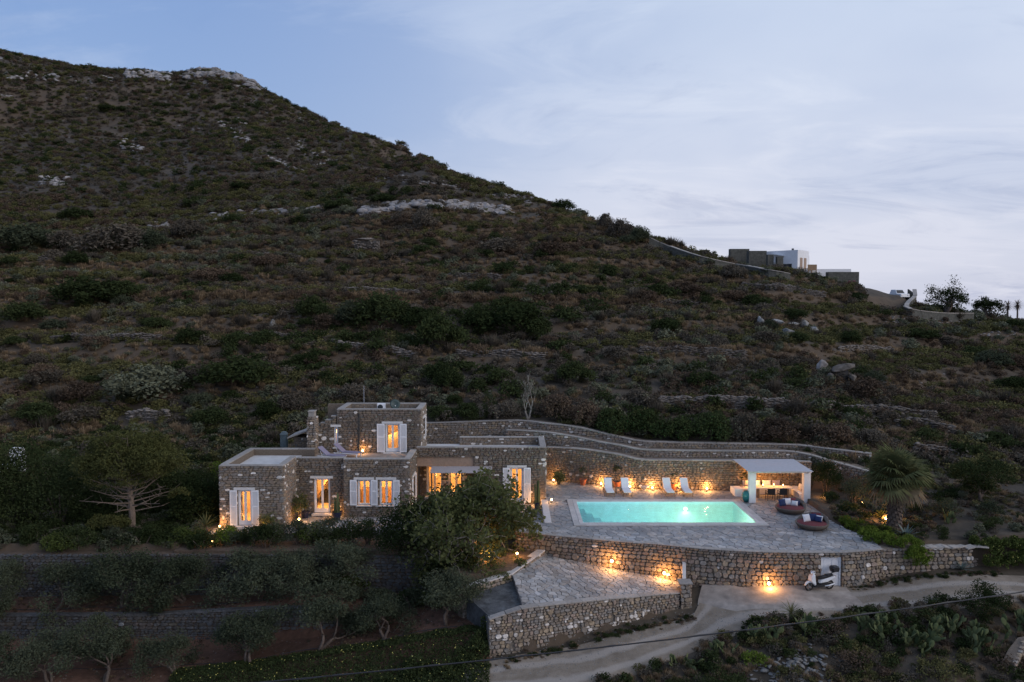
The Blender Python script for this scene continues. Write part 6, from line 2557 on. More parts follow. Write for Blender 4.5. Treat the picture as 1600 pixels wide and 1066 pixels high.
# stone pine and its neighbours --------------------------------------------------
pt = on(194, 838, -.55)
pn = thing('stone_pine', 'umbrella shaped pine with bare lower branches left of the house', 'tree', (pt.x, pt.y + 1.0, -.6))
rng = np.random.default_rng(12)
mb, tips = MB(), []
mb.tube([(0, 0, -.2), (.05, 0, 1.2), (-.1, .1, 2.4), (-.2, .1, 3.8), (-.1, .1, 4.9)], [.24, .20, .17, .13, .07], 8)
for k in range(46):
    a = k * 2.4
    h = 1.3 + 3.6 * (k / 46)
    Lb = (3.3 - .40 * h + rng.uniform(-.4, .5)) * (1.0 if k % 3 else .8)
    p0 = Vector((-.05, .05, h))
    rise = .30 + .35 * (h - 1.0)
    p1 = p0 + Vector((math.cos(a), math.sin(a), .22)) * Lb * .5
    p2 = p0 + Vector((math.cos(a) * Lb, math.sin(a) * Lb, rise))
    mb.tube([p0, p1, p2], [.055, .035, .014], 5)
    for j in range(4):
        q = p1.lerp(p2, rng.uniform(0, .9))
        e = q + Vector((rng.normal(0, .5), rng.normal(0, .5), rng.uniform(-.1, .55)))
        mb.tube([q, e], [.016, .006], 4)
        if h > 2.6:
            tips.append(e)
    if h > 2.4:
        tips.append(p2)
mb.build('trunk', M['pinebark'], pn, world=False)
P = [shell(70, tuple(p), (.55, .55, .32), rng, .1, -.6) for p in tips]
P.append(crown_points(20000, (3.9, 2.8, 1.8), 100, rng, .24, -.15, .55) + np.array([.1, .1, 4.5]))
P.append(crown_points(2200, (1.5, 1.0, .6), 14, rng, .4, -.4) + np.array([-.9, -1.2, 1.0]))
P.append(crown_points(500, (.8, .8, .45), 8, rng, .4, -.4) + np.array([3.2, -.2, 2.5]))
V, Q = leaves(np.concatenate(P), .20, 3.6, .7, rng)
link('crown', np_mesh('crown', V, Q, LM['pine']), pn)
for i, (px, py, rx, h, lab) in enumerate(((305, 838, 1.7, 1.9, 'dark bush filling the gap between umbrella pine and house corner'), (150, 846, 1.8, 1.5, 'dark bush in front of the umbrella pine trunk foot'), (-30, 850, 3.2, 4.3, 'tall dark conifer at the far end of the olive grove'), (35, 846, 3.0, 4.0, 'tall dark conifer below the small white chimney'), (95, 842, 2.6, 3.4, 'dark bushy conifer touching the umbrella pine'), (255, 826, 2.0, 2.2, 'dark shrub right behind the umbrella pine trunk'))):
    p = on(px, py, -.6)
    y = p.y + 3.0 + i % 2
    bush(lab, (p.x * y / p.y, y, float(gz(p.x * y / p.y, y))), (rx, 1.9, h), LM['dark'], 9000, .16, 60, 30 + i, name='conifer', cat='tree', flat=-.7)
p = at(312, 800, 55)
bush('rounded bright green tree against the left wing of the house', (p.x, p.y, float(gz(p.x, p.y))), (1.6, 1.4, 2.0), LM['dark'], 4200, .12, 40, 41, name='round_tree', cat='tree')
p = at(345, 745, 58.5)
bush('yellowish shrub behind the parapet of the left wing', (p.x, p.y, float(gz(p.x, p.y))), (.9, .8, 1.6), LM['juniper'], 900, .13, 12, 42)
p = at(28, 712, 62)
wc = thing('white_chimney', 'small white chimney head showing above the dark trees', 'chimney', p)
MB().box(p.x - .48, p.x + .48, p.y - .3, p.y + .3, p.z - 2.5, p.z + .35).build('shaft', M['white_wall'], wc)
for k in (-.32, 0, .32):
    MB().box(p.x + k - .1, p.x + k + .1, p.y - .3, p.y + .3, p.z + .35, p.z + .62).build('crenel', M['white_wall'], wc)
MB().box(p.x - 1.6, p.x + .1, p.y - .3, p.y + .6, p.z - 3, p.z - .75).build('parapet', M['white_wall'], wc)


# olive grove --------------------------------------------------------------------
def olive(label, loc, seed, s=1.0):
    t = make_tree('olive_tree', label, 'tree', loc, seed, 1.0 * s, .11 * s, 3, .80, .24, LM['olive'], 9500, .135, .62 * s, M['bark'], 2.6, (2, 3), stems=2, gnarl=.3, shrinkl=.86, group='olive trees in two rows on the terraces')
    return t


protos = [olive('grey green olive tree in the rows on the terraces below the house', (0, 0, 0), s) for s in (3, 8, 14)]
rows = [(-20, 955), (90, 952), (196, 948), (288, 940), (380, 934), (464, 930), (552, 925)] + [(-10, 1072), (75, 1068), (165, 1066), (276, 1054), (387, 1040), (500, 1018), (600, 1000), (697, 975)]
used = [False] * 3
for i, (px, py) in enumerate(rows):
    p = hit(px, py, 34, 60)
    k = i % 3
    sc_ = (1.0 + .12 * ((i * 7) % 5 - 2) / 2) * (1.08 if i < 7 else .98)
    nth = ('first', 'second', 'third', 'fourth', 'fifth', 'sixth', 'seventh', 'eighth')
    if i < 7:
        lab, grp = '%s olive tree of the upper row counted from the dense dark evergreen bush' % nth[6 - i], 'olive trees of the upper row'
    else:
        lab, grp = '%s olive tree of the lower row counted from the parking wall' % nth[14 - i], 'olive trees of the lower row'
    if not used[k]:
        tag(protos[k], lab, None, grp)
        protos[k].location = p
        protos[k].rotation_euler = (0, 0, i * 1.7)
        protos[k].scale = (sc_,) * 3
        used[k] = True
    else:
        dup(protos[k], p, i * 1.7, lab, grp, sc_)
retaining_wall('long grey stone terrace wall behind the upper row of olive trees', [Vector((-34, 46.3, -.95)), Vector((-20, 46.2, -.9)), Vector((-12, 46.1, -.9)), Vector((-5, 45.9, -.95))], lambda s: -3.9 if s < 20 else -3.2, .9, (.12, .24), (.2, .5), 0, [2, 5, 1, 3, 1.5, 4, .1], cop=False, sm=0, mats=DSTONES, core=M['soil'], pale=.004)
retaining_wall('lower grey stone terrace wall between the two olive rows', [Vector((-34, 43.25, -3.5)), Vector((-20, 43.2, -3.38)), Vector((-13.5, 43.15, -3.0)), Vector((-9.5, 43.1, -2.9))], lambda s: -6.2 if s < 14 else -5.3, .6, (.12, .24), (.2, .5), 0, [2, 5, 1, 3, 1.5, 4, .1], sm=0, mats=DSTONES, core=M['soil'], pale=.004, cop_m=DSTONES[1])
hs = thing('garden_hose', 'pale green hose lying along the terrace wall', 'hose', (-17.5, 45.6, -3.3))
hpts = [at(145, 890, 46.1), at(170, 902, 46.1), at(190, 922, 46.05), at(205, 930, 46.0), at(240, 928, 46.0), at(300, 922, 46.0), at(370, 919, 46.0)]
MB().tube(smooth_path(hpts, 4), .03, 6).build('hose', mat('hose_green', (.14, .20, .13), .6), hs)
for y_, z_, a_, b_ in ((44.3, .03, -30, -10), (41.1, .03, -24, -2.5)):
    dl = thing('drip_line', 'thin black drip hose lying on the soil along the %s olive row' % ('upper' if y_ > 42 else 'lower'), 'hose', (a_, y_, -4))
    xx = np.linspace(a_, b_, 60)
    MB().tube([(x, y_ + .12 * math.sin(x), float(gz(x, y_ + .12 * math.sin(x))) + z_) for x in xx], .018, 5).build('hose', M['black'], dl)

for k in range(13):       # ragged dark shrubs along the edge above the tall terrace wall
    x = -33 + k * 1.85 + random.uniform(-.4, .4)
    bush('ragged dark shrub along the edge above the tall olive terrace wall', (x, 47.2 + random.uniform(-.3, .5), -1.0), (random.uniform(1.0, 1.6), .9, random.uniform(.7, 1.3)), LM[('dark', 'olive', 'dark', 'ivy')[k % 4]], 2200, .12, 24, 300 + k, group='ragged shrubs above the tall terrace wall')
for k in range(9):        # scrub filling the slope between the grove and the ramp
    x, y = random.uniform(-11.5, -2.2), random.uniform(43.6, 45.4)
    bush('low dark scrub between the olive grove and the ramp', (x, y, float(gz(x, y)) - .1), (random.uniform(.7, 1.2), .8, random.uniform(.5, 1.0)), LM[('dark', 'olive', 'ivy')[k % 3]], 1600, .12, 20, 330 + k, group='low scrub beside the olive grove')

# planting along the house terrace ------------------------------------------------
for i, (px, w, h, mm, lab) in enumerate(((352, .7, .5, 'juniper', 'small warm lit shrub at the corner of the left wing'), (395, .9, .55, 'dark', 'low clipped dark green mound below the left wing door'), (430, .8, .6, 'sage', 'grey green rosemary mound right of the clipped mound'),
                                         (462, .8, .75, 'olive', 'upright feathery shrub below the left wing side wall'), (492, .8, .7, 'sage', 'grey green shrub below the pale slab'), (520, .8, .8, 'olive', 'feathery olive coloured shrub right of the pale slab'),
                                         (548, .8, .8, 'dark', 'dark shrub beside the dense evergreen bush'), (575, .7, .9, 'dark', 'dark shrub below the double windows'))):
    p = on(px, 852, -.75)
    bush(lab, (p.x * 47.7 / p.y, 47.7, -.75), (w * 1.35, .95, h * 1.35), LM[mm], 2400, .10, 16, 60 + i)
bush('dark leafy shrub with flowers beside the left wing door', (-15.35, 49.55, HB), (.75, .4, .85), LM['fig'], 1100, .10, 14, 71)
bush('tall lit climber on the side wall of the left wing', (-14.0, 51.9, HB), (.45, .8, 1.35), LM['fig'], 1300, .11, 16, 72)
bush('round lit bush at the house end of the lit pool wall', (*on(873, 757, 0)[:2], 0), (.62, .6, .72), LM['fig'], 1500, .10, 18, 73)
for i in range(3):
    bush('low gravel bed plant beside the pale step edge', (.9 + i * .5, 50.5 + i * 1.4, HB), (.4, .4, .4), LM['sage'], 350, .09, 7, 75 + i, group='low plants beside the step edge', stem=False)


def rosette(name, label, cat, loc, n, length, width, m, seed, tilt=(.25, 1.25), thick=.3, curl=.25, trunk=0, part='leaf'):
    """agave or yucca: each leaf a tapered blade of its own"""
    rng = np.random.default_rng(seed)
    t = thing(name, label, cat, loc)
    mb = MB()
    V, F = [], []
    K = 5
    for k in range(K + 1):
        u = k / K
        w = width * (math.sin(min(1, u * 1.3 + .25) * math.pi * .5) * (1 - u ** 2.2) + .01)
        z = -curl * u * u * length
        V += [(u * length, -w / 2, z + thick * w * .5), (u * length, 0, z), (u * length, w / 2, z + thick * w * .5)]
    for k in range(K):
        for j in range(2):
            a = k * 3 + j
            F.append((a, a + 1, a + 4, a + 3))
    me = mb.add(V, F).mesh(part, m, True)
    if trunk:
        MB().tube([(0, 0, -.1), (.03, 0, trunk * .5), (0, .02, trunk)], [.14, .12, .10], 8).build('trunk', M['bark'], t, world=False)
    for k in range(n):
        a = k * 2.399
        tl = tilt[0] + (tilt[1] - tilt[0]) * (k / n) ** .8
        s = rng.uniform(.8, 1.1)
        link(part, me, t, (0, 0, trunk), (0, -(math.pi / 2 - tl), a), (s, s, s))
    return t


for px, py, n, L_, w, sd, lab in ((1416, 840, 24, .85, .15, 1, 'blue grey agave beside the palm trunk'), (1504, 852, 20, .7, .13, 2, 'blue grey agave at the wall end next to the ivy hedge'), (1452, 846, 18, .7, .13, 3, 'blue grey agave between palm and garden cactus')):
    p = on(px, py, .15)
    rosette('agave', lab, 'agave', (p.x, p.y, float(gz(p.x, p.y)) + .02), n, L_, w, LM['agave'], sd)
p = on(322, 838, -.6)
rosette('yucca', 'spiky green yucca at the corner of the left wing', 'yucca', (p.x, p.y, -.7), 46, .95, .07, LM['palm'], 4, (.05, 1.7), trunk=.75)
p = hit(1236, 975, 30, 45)
rosette('yucca', 'spiky yucca on the bank between the prickly pears', 'yucca', p, 40, .75, .055, LM['palm'], 5, (.05, 1.6), trunk=.55)

# palm ---------------------------------------------------------------------------
pb = on(1397, 829, .1)
PB = Vector((pb.x, pb.y, float(gz(pb.x, pb.y))))
palm = thing('fan_palm', 'tall fan palm with shaggy trunk in the garden, lit from below', 'palm', PB)
PH = 3.25
mb = MB()
mb.lathe([(.44, -.2), (.40, .2), (.34, .8), (.33, 1.6), (.36, 2.3), (.30, 2.9), (.12, 3.2)], seg=12)
rng = np.random.default_rng(3)
for k in range(130):
    a, h = k * 2.399, .1 + 2.8 * k / 130
    r = .36
    mb.obox((r * math.cos(a), r * math.sin(a), h), (.12, .16, .22), a, R(-28))
mb.build('trunk', M['bark'], palm, world=False)


def fan_leaf(m, seed, droop):
    rng = np.random.default_rng(seed)
    mb = MB()
    mb.tube([(0, 0, 0), (.45, 0, .02), (.85, 0, -.03)], [.025, .018, .012], 5)
    n = 26
    for k in range(n):
        a = -2.0 + 4.0 * k / (n - 1)
        L_ = 1.05 * (1 - .13 * abs(a)) * rng.uniform(.9, 1.08)
        d = Vector((math.cos(a), math.sin(a), 0))
        s = Vector((-d.y, d.x, 0))
        p0 = Vector((.82, 0, -.03))
        p1 = p0 + d * L_ * .55 + Vector((0, 0, -.05 * droop))
        p2 = p0 + d * L_ + Vector((0, 0, -.42 * droop * rng.uniform(.7, 1.3)))
        w = .052
        mb.add([p0, p1 - s * w, p2, p1 + s * w + Vector((0, 0, .015))], [(0, 1, 2, 3)])
    return mb.mesh('frond', m, False)


fm = [fan_leaf(LM['palm'], s, 1.0) for s in (1, 2, 3)]
fd = [fan_leaf(LM['drypalm'], s, 1.5) for s in (5, 6)]
for k in range(54):
    a = k * 2.399
    tl = R(2) + R(126) * (k / 54) ** .85
    me = fm[k % 3] if k < 44 else fd[k % 2]
    s = rng.uniform(.85, 1.32)
    link('frond', me, palm, (.1 * math.cos(a), .1 * math.sin(a), PH - .2 * (k / 64)), (rng.normal(0, .2), -(math.pi / 2 - tl), a), (s, s, s))

# garden right of the terrace ------------------------------------------------------
for i, (x, y, rx, h, mm, n, sz, lab) in enumerate((
        (22.4, 56.2, 1.35, 1.55, 'dark', 3600, .11, 'large rounded green bush against the pergola column'),
        (23.0, 53.2, 1.15, 1.15, 'olive', 2600, .10, 'grey green rounded bush before the pergola bush'),
        (24.6, 55.0, 1.1, 1.1, 'brown', 1500, .11, 'brownish shrub left of the palm crown'),
        (21.9, 51.2, .7, .5, 'dark', 1100, .10, 'low dark hedge plant beside the daybed nearer the pergola'),
        (21.6, 53.6, .6, .55, 'dark', 1000, .10, 'low dark hedge plant at the lit shrub lamp'),
        (24.2, 50.8, .7, .6, 'sage', 900, .10, 'pale loose shrub left of the palm trunk'),
        (26.0, 50.6, .6, .6, 'dark', 900, .09, 'small clipped dark bush right of the palm trunk'),
        (27.2, 49.2, 1.1, .85, 'olive', 1800, .10, 'loose grey green shrub right of the palm'),
        (29.6, 48.6, .9, .8, 'olive', 1300, .10, 'loose shrub before the spreading dark tree'),
        (28.8, 47.4, .8, .4, 'dark', 900, .09, 'low dark mound above the ivy hedge'))):
    bush(lab, (x, y, float(gz(x, y))), (rx, rx * .85, h), LM[mm], n, sz, 26, 90 + i)
p = at(1532, 812, 52.5)
make_tree('carob_tree', 'spreading dark green tree in the garden right of the palm', 'tree', (p.x, p.y, float(gz(p.x, p.y))), 9, .9, .15, 3, .9, .05, LM['dark'], 3000, .13, .5, M['bark'], 1.8, (3, 3), stems=2,
          extra=lambda rng: crown_points(4200, (2.5, 1.8, 1.15), 46, rng, .32, -.35, .5) + np.array([0, 0, 1.75]))


def carpet(name, label, cat, surf, n, size, m, seed=0, aspect=2, flowers=0, kind=None, lump=.25, up=.6):
    """foliage lying over a surface given by surf(u, v)"""
    rng = np.random.default_rng(seed)
    u, v = rng.uniform(0, 1, n), rng.uniform(0, 1, n)
    P = np.array([surf(a, b) for a, b in zip(u, v)])
    P[:, 2] += lump * (np.array([fbm(p[0] * 1.3, (p[1] - p[2]) * 1.3, seed, 3) for p in P]) + .25) * 1.6 + rng.uniform(-.06, .06, n)
    P[:, 1] -= lump * (np.array([fbm(p[0] * 1.3 + 9, (p[1] - p[2]) * 1.3, seed + 4, 3) for p in P]) + .2)
    base = P.min(0)
    t = thing(name, label, cat, tuple(base))
    V, Q = leaves(P - base, size, aspect, up, rng)
    link('foliage', np_mesh('foliage', V, Q, m), t)
    if flowers:
        k = rng.integers(0, n, flowers)
        V, Q = leaves(P[k] - base + np.array([0, -.10, .08]), .05, 1, 0, rng)
        tag(link('flowers', np_mesh('flowers', V, Q, LM['flower']), t), kind='stuff')
    return t


def mounds(name, label, cat, blobs, m, size, aspect, seed, per=900, flowers=0, up=.7):
    """one spreading shrub built of overlapping leafy mounds (x, y, z, rx, ry, rz)"""
    rng = np.random.default_rng(seed)
    P = np.concatenate([crown_points(int(per * b[3] * b[4] * 1.6) + 200, b[3:6], 14, rng, .42, -.6, .55) + np.array(b[:3]) for b in blobs])
    base = np.array([blobs[0][0], blobs[0][1], min(b[2] - b[5] for b in blobs)])
    t = thing(name, label, cat, tuple(base))
    V, Q = leaves(P - base, size, aspect, up, rng)
    link('foliage', np_mesh('foliage', V, Q, m), t)
    if flowers:
        k = rng.integers(0, len(P), flowers)
        V, Q = leaves(P[k] - base + np.array([0, -.08, .08]), .05, 1, 0, rng)
        tag(link('flowers', np_mesh('flowers', V, Q, LM['flower']), t), kind='stuff')
    return t


mounds('juniper', 'bright green creeping juniper draped over the road wall end', 'shrub', [(20.9, 46.0, .25, .9, .6, .38), (21.7, 45.4, .25, 1.0, .7, .42), (22.4, 44.7, .2, 1.0, .6, .45), (23.0, 44.3, -.05, .8, .45, .5), (22.6, 44.2, -.35, .6, .35, .45), (23.35, 44.2, -.45, .6, .35, .42), (23.0, 44.15, -.75, .45, .28, .32)], LM['juniper'], .13, 3.2, 2, 1500)
mounds('juniper', 'darker creeping juniper along the terrace edge by the daybeds', 'shrub', [(21.1, 49.4, .2, .6, .6, .35), (21.3, 48.4, .22, .8, .7, .4), (21.7, 47.4, .22, .9, .7, .42), (22.3, 46.9, .22, .8, .6, .38)], LM['juniper'], .12, 3.0, 5, 1300)
mounds('ivy_hedge', 'dense dark ivy hedge with small flowers hanging over the road wall', 'hedge', [(27.0 + i * .75, 45.1 - .05 * i, .1 - .12 * (i % 2), .75, .55, .55) for i in range(8)] + [(27.4 + i * .8, 44.6, -.75, .7, .35, .7) for i in range(8)], LM['ivy'], .11, 1.6, 7, 1500, 200)


def groundcover(u, v):
    x = -17.5 + u * 16.4
    top = float(np.interp(x, [p[0] for p in T2X], [p[1] for p in T2X]))
    if v < .25:
        return (x, 40.7 - 3.2 * v, top + .05)
    k = (v - .25) / .75
    return (x, 39.9 - 3.4 * k, max(top - .05 - k * 2.4, float(gz(x, 39.9 - 3.4 * k)) + .12))


carpet('flowering_groundcover', 'dark green hanging groundcover with small yellow flowers below the olive grove', 'hedge', groundcover, 42000, .105, LM['dark'], 11, 1.5, 520, lump=.2)
carpet('flowering_groundcover', 'tuft of flowering groundcover hanging over the end of the parking wall', 'hedge', lambda u, v: (-1.6 + u * 1.0, 39.9 - .3 * v, -2.2 - v * 1.7), 2400, .09, LM['dark'], 13, 1.5, 60, lump=.2)


mounds('flowering_groundcover', 'dense mound of dark groundcover hanging to the road at the parking wall corner', 'hedge', [(-4.6, 38.6, -4.3, 1.2, .7, .7), (-3.4, 38.4, -4.2, 1.1, .7, .8), (-2.3, 38.9, -3.9, .9, .6, .9), (-1.75, 39.3, -3.3, .6, .45, .8), (-3.9, 37.4, -4.9, 1.2, .8, .6), (-2.7, 37.4, -4.8, .9, .7, .55), (-5.8, 38.0, -4.9, 1.3, .9, .7)], LM['dark'], .10, 1.5, 17, 1500, 150)
# undergrowth in the gardens ---------------------------------------------------------
def undergrowth(n, box, poly_out, thr, seed):
    x, y = RNG.uniform(box[0], box[1], n), RNG.uniform(box[2], box[3], n)
    ok = (RNG.uniform(0, 1, n) < np.clip((PN(x, y, seed, .22) - thr) * 5, .05, 1))
    for po_ in poly_out:
        ok &= ~in_poly(x, y, po_)
    return np.stack([x[ok], y[ok], gz(x[ok], y[ok]) - .03], -1)


HOUSE_OUT = [(-19.3, 48.2), (3, 46), (3, 67), (-19.3, 57)]
TERR_OUT = [(p[0] + (.4 if p[0] > 18 else 0), p[1]) for p in TERR]
for nm, n, box, kinds, lo, hi, thr, lab in (('garden_undergrowth', 2600, (20.5, 40, 45.3, 66), ('grey', 'brown', 'cushion', 'straw'), .3, .85, .40, 'low undergrowth covering the garden around the palm'),
                                            ('garden_greenery', 900, (20.5, 40, 45.3, 66), ('dark', 'sage'), .35, .95, .46, 'green low plants in the garden around the palm'),
                                            ('pine_undergrowth', 3000, (-44, -19, 46.9, 70), ('dark', 'grey', 'sage', 'dark'), .4, 1.2, .34, 'dark undergrowth below the umbrella pine'),
                                            ('terrace_weeds', 2200, (-34, -1.5, 39.9, 46.2), ('brown', 'straw', 'grey'), .12, .36, .45, 'dry weeds on the olive grove soil')):
    P = undergrowth(n, box, (HOUSE_OUT, TERR_OUT), thr, len(nm))
    s_ = RNG.uniform(lo, hi, len(P))
    scatter(nm, lab, 'undergrowth', P, np.stack([s_, s_, s_ * RNG.uniform(.7, 1.1, len(P))], -1), [SHRUBS[k][i] for k in kinds for i in range(2)])


# prickly pears ---------------------------------------------------------------------
def pad_mesh():
    mb = MB()
    mb.ball((0, 0, .20), (.125, .026, .21), 10, 7)
    return mb.mesh('pad', LM['cactus'], True)


PAD = pad_mesh()


def prickly_pear(label, loc, n, size, seed, spread=.9):
    rng = np.random.default_rng(seed)
    t = thing('prickly_pear', label, 'cactus', loc)
    ends = []
    for k in range(max(3, n // 7)):
        a = rng.uniform(0, 6.28)
        r = rng.uniform(0, spread)
        ends.append((Vector((r * math.cos(a), r * .6 * math.sin(a), -.05)), Vector((rng.normal(0, .35), rng.normal(0, .3), 1)).normalized(), 0))
    cnt = 0
    while ends and cnt < n:
        p, d, lv = ends.pop(0)
        s = size * rng.uniform(.75, 1.2) * (1 - .05 * lv)
        q = d.to_track_quat('Z', 'Y') @ Euler((0, 0, rng.uniform(0, 6.28))).to_quaternion()
        o = link('pad', PAD, t, p, q.to_euler(), (s, s, s))
        cnt += 1
        if lv < 4:
            for _ in range(int(rng.integers(1, 4))):
                side = (q @ Vector((rng.normal(0, .7), rng.normal(0, .2), 1))).normalized()
                nd = (side + Vector((0, 0, .25))).normalized()
                ends.append((p + d * .38 * s + (side - d) * .08 * s, nd, lv + 1))
    return t


for i, (px, py, n, s, sp_, lab) in enumerate((
        (1063, 1042, 14, .95, .5, 'small prickly pear at the road edge above the green bank shrub'),
        (1122, 1024, 18, 1.0, .8, 'prickly pear on the bank left of the spiky yucca'),
        (1192, 1006, 26, 1.05, .9, 'prickly pear growing against the spiky yucca'),
        (1258, 985, 18, 1.0, .8, 'loose prickly pear right of the spiky yucca'),
        (1375, 985, 34, 1.15, 1.1, 'large prickly pear on the bank above the rubble'),
        (1428, 1010, 40, 1.2, 1.3, 'largest prickly pear hanging down the middle of the bank'),
        (1475, 985, 30, 1.15, 1.0, 'prickly pear left of the big dark roadside bush'),
        (1530, 1012, 34, 1.2, 1.0, 'prickly pear below the big dark roadside bush'),
        (1588, 985, 26, 1.15, .9, 'prickly pear right of the big dark roadside bush'))):
    prickly_pear(lab, hit(px, py, 28, 45) - Vector((0, 0, .1)), int(n * 2.6), s * .86, 200 + i, sp_ * 1.2)
for i, (px, py, z, n, lab) in enumerate(((1462, 848, .15, 16, 'prickly pear behind the road wall beside the agaves'), (1486, 818, .3, 9, 'yellowish prickly pear right of the palm'))):
    p = on(px, py, z)
    prickly_pear(lab, (p.x, p.y, float(gz(p.x, p.y))), n, 1.0, 230 + i, .5)
for i, (px, py, rx, h, mm, n, lab) in enumerate(((1125, 1085, 1.9, 1.0, 'dark', 5200, 'dense dark green bush at the foot of the bank'), (1045, 1078, 1.0, .6, 'dark', 1800, 'low dark green bush at the foot of the bank beside the road'), (1532, 965, 1.45, 1.35, 'dark', 4200, 'big dark bush at the road edge among prickly pears'),
                                              (1300, 985, .9, .5, 'brown', 900, 'dry brown shrub on the bank beside the loose prickly pear'), (1330, 1040, 1.2, .5, 'brown', 1100, 'dry brown scrub below the large prickly pear'),
                                              (1180, 1035, .8, .45, 'juniper', 900, 'olive green scrub under the yucca'), (1470, 1055, 1.3, .5, 'cushion', 1200, 'olive scrub mound low on the bank'), (1380, 1068, 1.0, .5, 'grey', 900, 'grey scrub beside the bank rubble'),
                                              (1570, 1045, .9, .5, 'brown', 700, 'dry shrub against the end wall of the bank'))):
    p = hit(px, min(py, 1066), 28, 45)
    if py > 1066:
        p.y -= 1.0
        p.x *= p.y / (p.y + 1.0)
        p.z = float(gz(p.x, p.y))
    bush(lab, p - Vector((0, 0, .1)), (rx, rx * .8, h), LM[mm], n, .10, 26, 240 + i)
items = []
for k in range(240):
    px, py = random.gauss(1245, 36), random.gauss(1042, 18)
    p = hit(px, min(1066, py), 28, 45)
    s = random.uniform(.04, .12) * random.choice((1, 1, 1, 1.8))
    items.append((tuple(p + Vector((0, 0, s * .3))), (s * 1.4, s, s * .8), random.uniform(0, 6)))
tag(rock_pile(items, 'rubble', M['greyrock']), 'grey broken rubble spilled down the bank below the road', 'rubble', None, 'stuff')
p = hit(1590, 1030, 30, 45)
retaining_wall('short rough stone wall at the end of the bank below the road', [Vector((p.x - .7, p.y - .9, p.z + .2)), Vector((p.x + .5, p.y + .2, p.z + .75)), Vector((p.x + 3, p.y + .9, p.z + .9))], p.z - 3, .5, (.14, .26), (.2, .45), 0, cop=False, sm=0)


def bank(n, f):
    x = RNG.uniform(2, 34, n)
    y = RNG.uniform(30, 41.5, n)
    yr = np.interp(x, [2, 6.4, 8, 10, 13.5, 18, 23, 34], [36.2, 38.4, 39.3, 40.3, 41.0, 41.6, 42, 42]) - .5
    ok = (y < yr) & (RNG.uniform(0, 1, n) < f(x, y))
    return np.stack([x[ok], y[ok], gz(x[ok], y[ok]) - .02], -1)


P = bank(2200, lambda x, y: np.clip((PN(x, y, 7, .3) - .35) * 4, .15, 1))
s_ = RNG.uniform(.35, .8, len(P))
scatter('bank_grass', 'dry straw grass tufts on the bank below the road', 'grass', P, np.stack([s_, s_, s_], -1), SHRUBS['straw'])
P = bank(4200, lambda x, y: np.clip((PN(x, y, 15, .3) - .38) * 4, .15, 1))
s_ = RNG.uniform(.3, 1.0, len(P))
scatter('bank_scrub', 'low mixed scrub on the bank below the road', 'scrub', P, np.stack([s_, s_, s_], -1), SHRUBS['cushion'] + SHRUBS['brown'] + SHRUBS['grey'] + SHRUBS['dark'])
# verge weeds at wall feet and road edge
W_ = []
for a, b, n in ((on(770, 1046, -4.1), on(900, 1013, -3.75), 70), (on(930, 1003, -3.6), on(1085, 966, -3.1), 90), (on(1320, 921, -2.1), on(1560, 907, -1.75), 130)):
    for k in range(n):
        q = a.lerp(b, random.random()) + Vector((random.gauss(0, .15), random.gauss(0, .16), 0))
        W_.append((q.x, q.y, float(gz(q.x, q.y)) + .03))
s_ = RNG.uniform(.15, .42, len(W_))
scatter('verge_weed', 'low weeds along the wall foot and road edge', 'grass', np.array(W_), np.stack([s_, s_, s_ * .8], -1), SHRUBS['straw'] + SHRUBS['brown'] + SHRUBS['dark'])
xs_, ys_ = RNG.uniform(-24, -1.4, 2600), RNG.uniform(39.9, 46, 2600)
P = np.stack([xs_, ys_, gz(xs_, ys_)], -1)
s_ = RNG.uniform(.02, .07, len(P))
scatter('soil_clod', 'small stones and clods on the olive grove soil', 'stones', P, np.stack([s_, s_, s_], -1), [np_mesh('clod', v, f, M['redsoil']) for v, f in ROCKS[:3]] + [np_mesh('pebble', ROCKS[4][0], ROCKS[4][1], M['drywall'])])
xs_ = RNG.uniform(-6, 30, 3000)
ys_ = np.interp(xs_, [-6, 2, 8, 14, 30], [38, 38.6, 41, 42.3, 43]) + RNG.normal(0, .9, 3000)
P = np.stack([xs_, ys_, gz(xs_, ys_) + .06], -1)
ok = P[:, 1] < 43.4
P = P[ok & ~((P[:, 0] > -1.5) & (P[:, 0] < 9.9) & (P[:, 1] > np.interp(P[:, 0], [-1.2, 9], [38.9, 42.6])))]
s_ = RNG.uniform(.012, .05, len(P))
scatter('road_gravel', 'loose gravel on the dirt road', 'gravel', P, np.stack([s_, s_, s_ * .7], -1), [np_mesh('gravel_stone', v, f, M['greyrock']) for v, f in ROCKS[:3]])

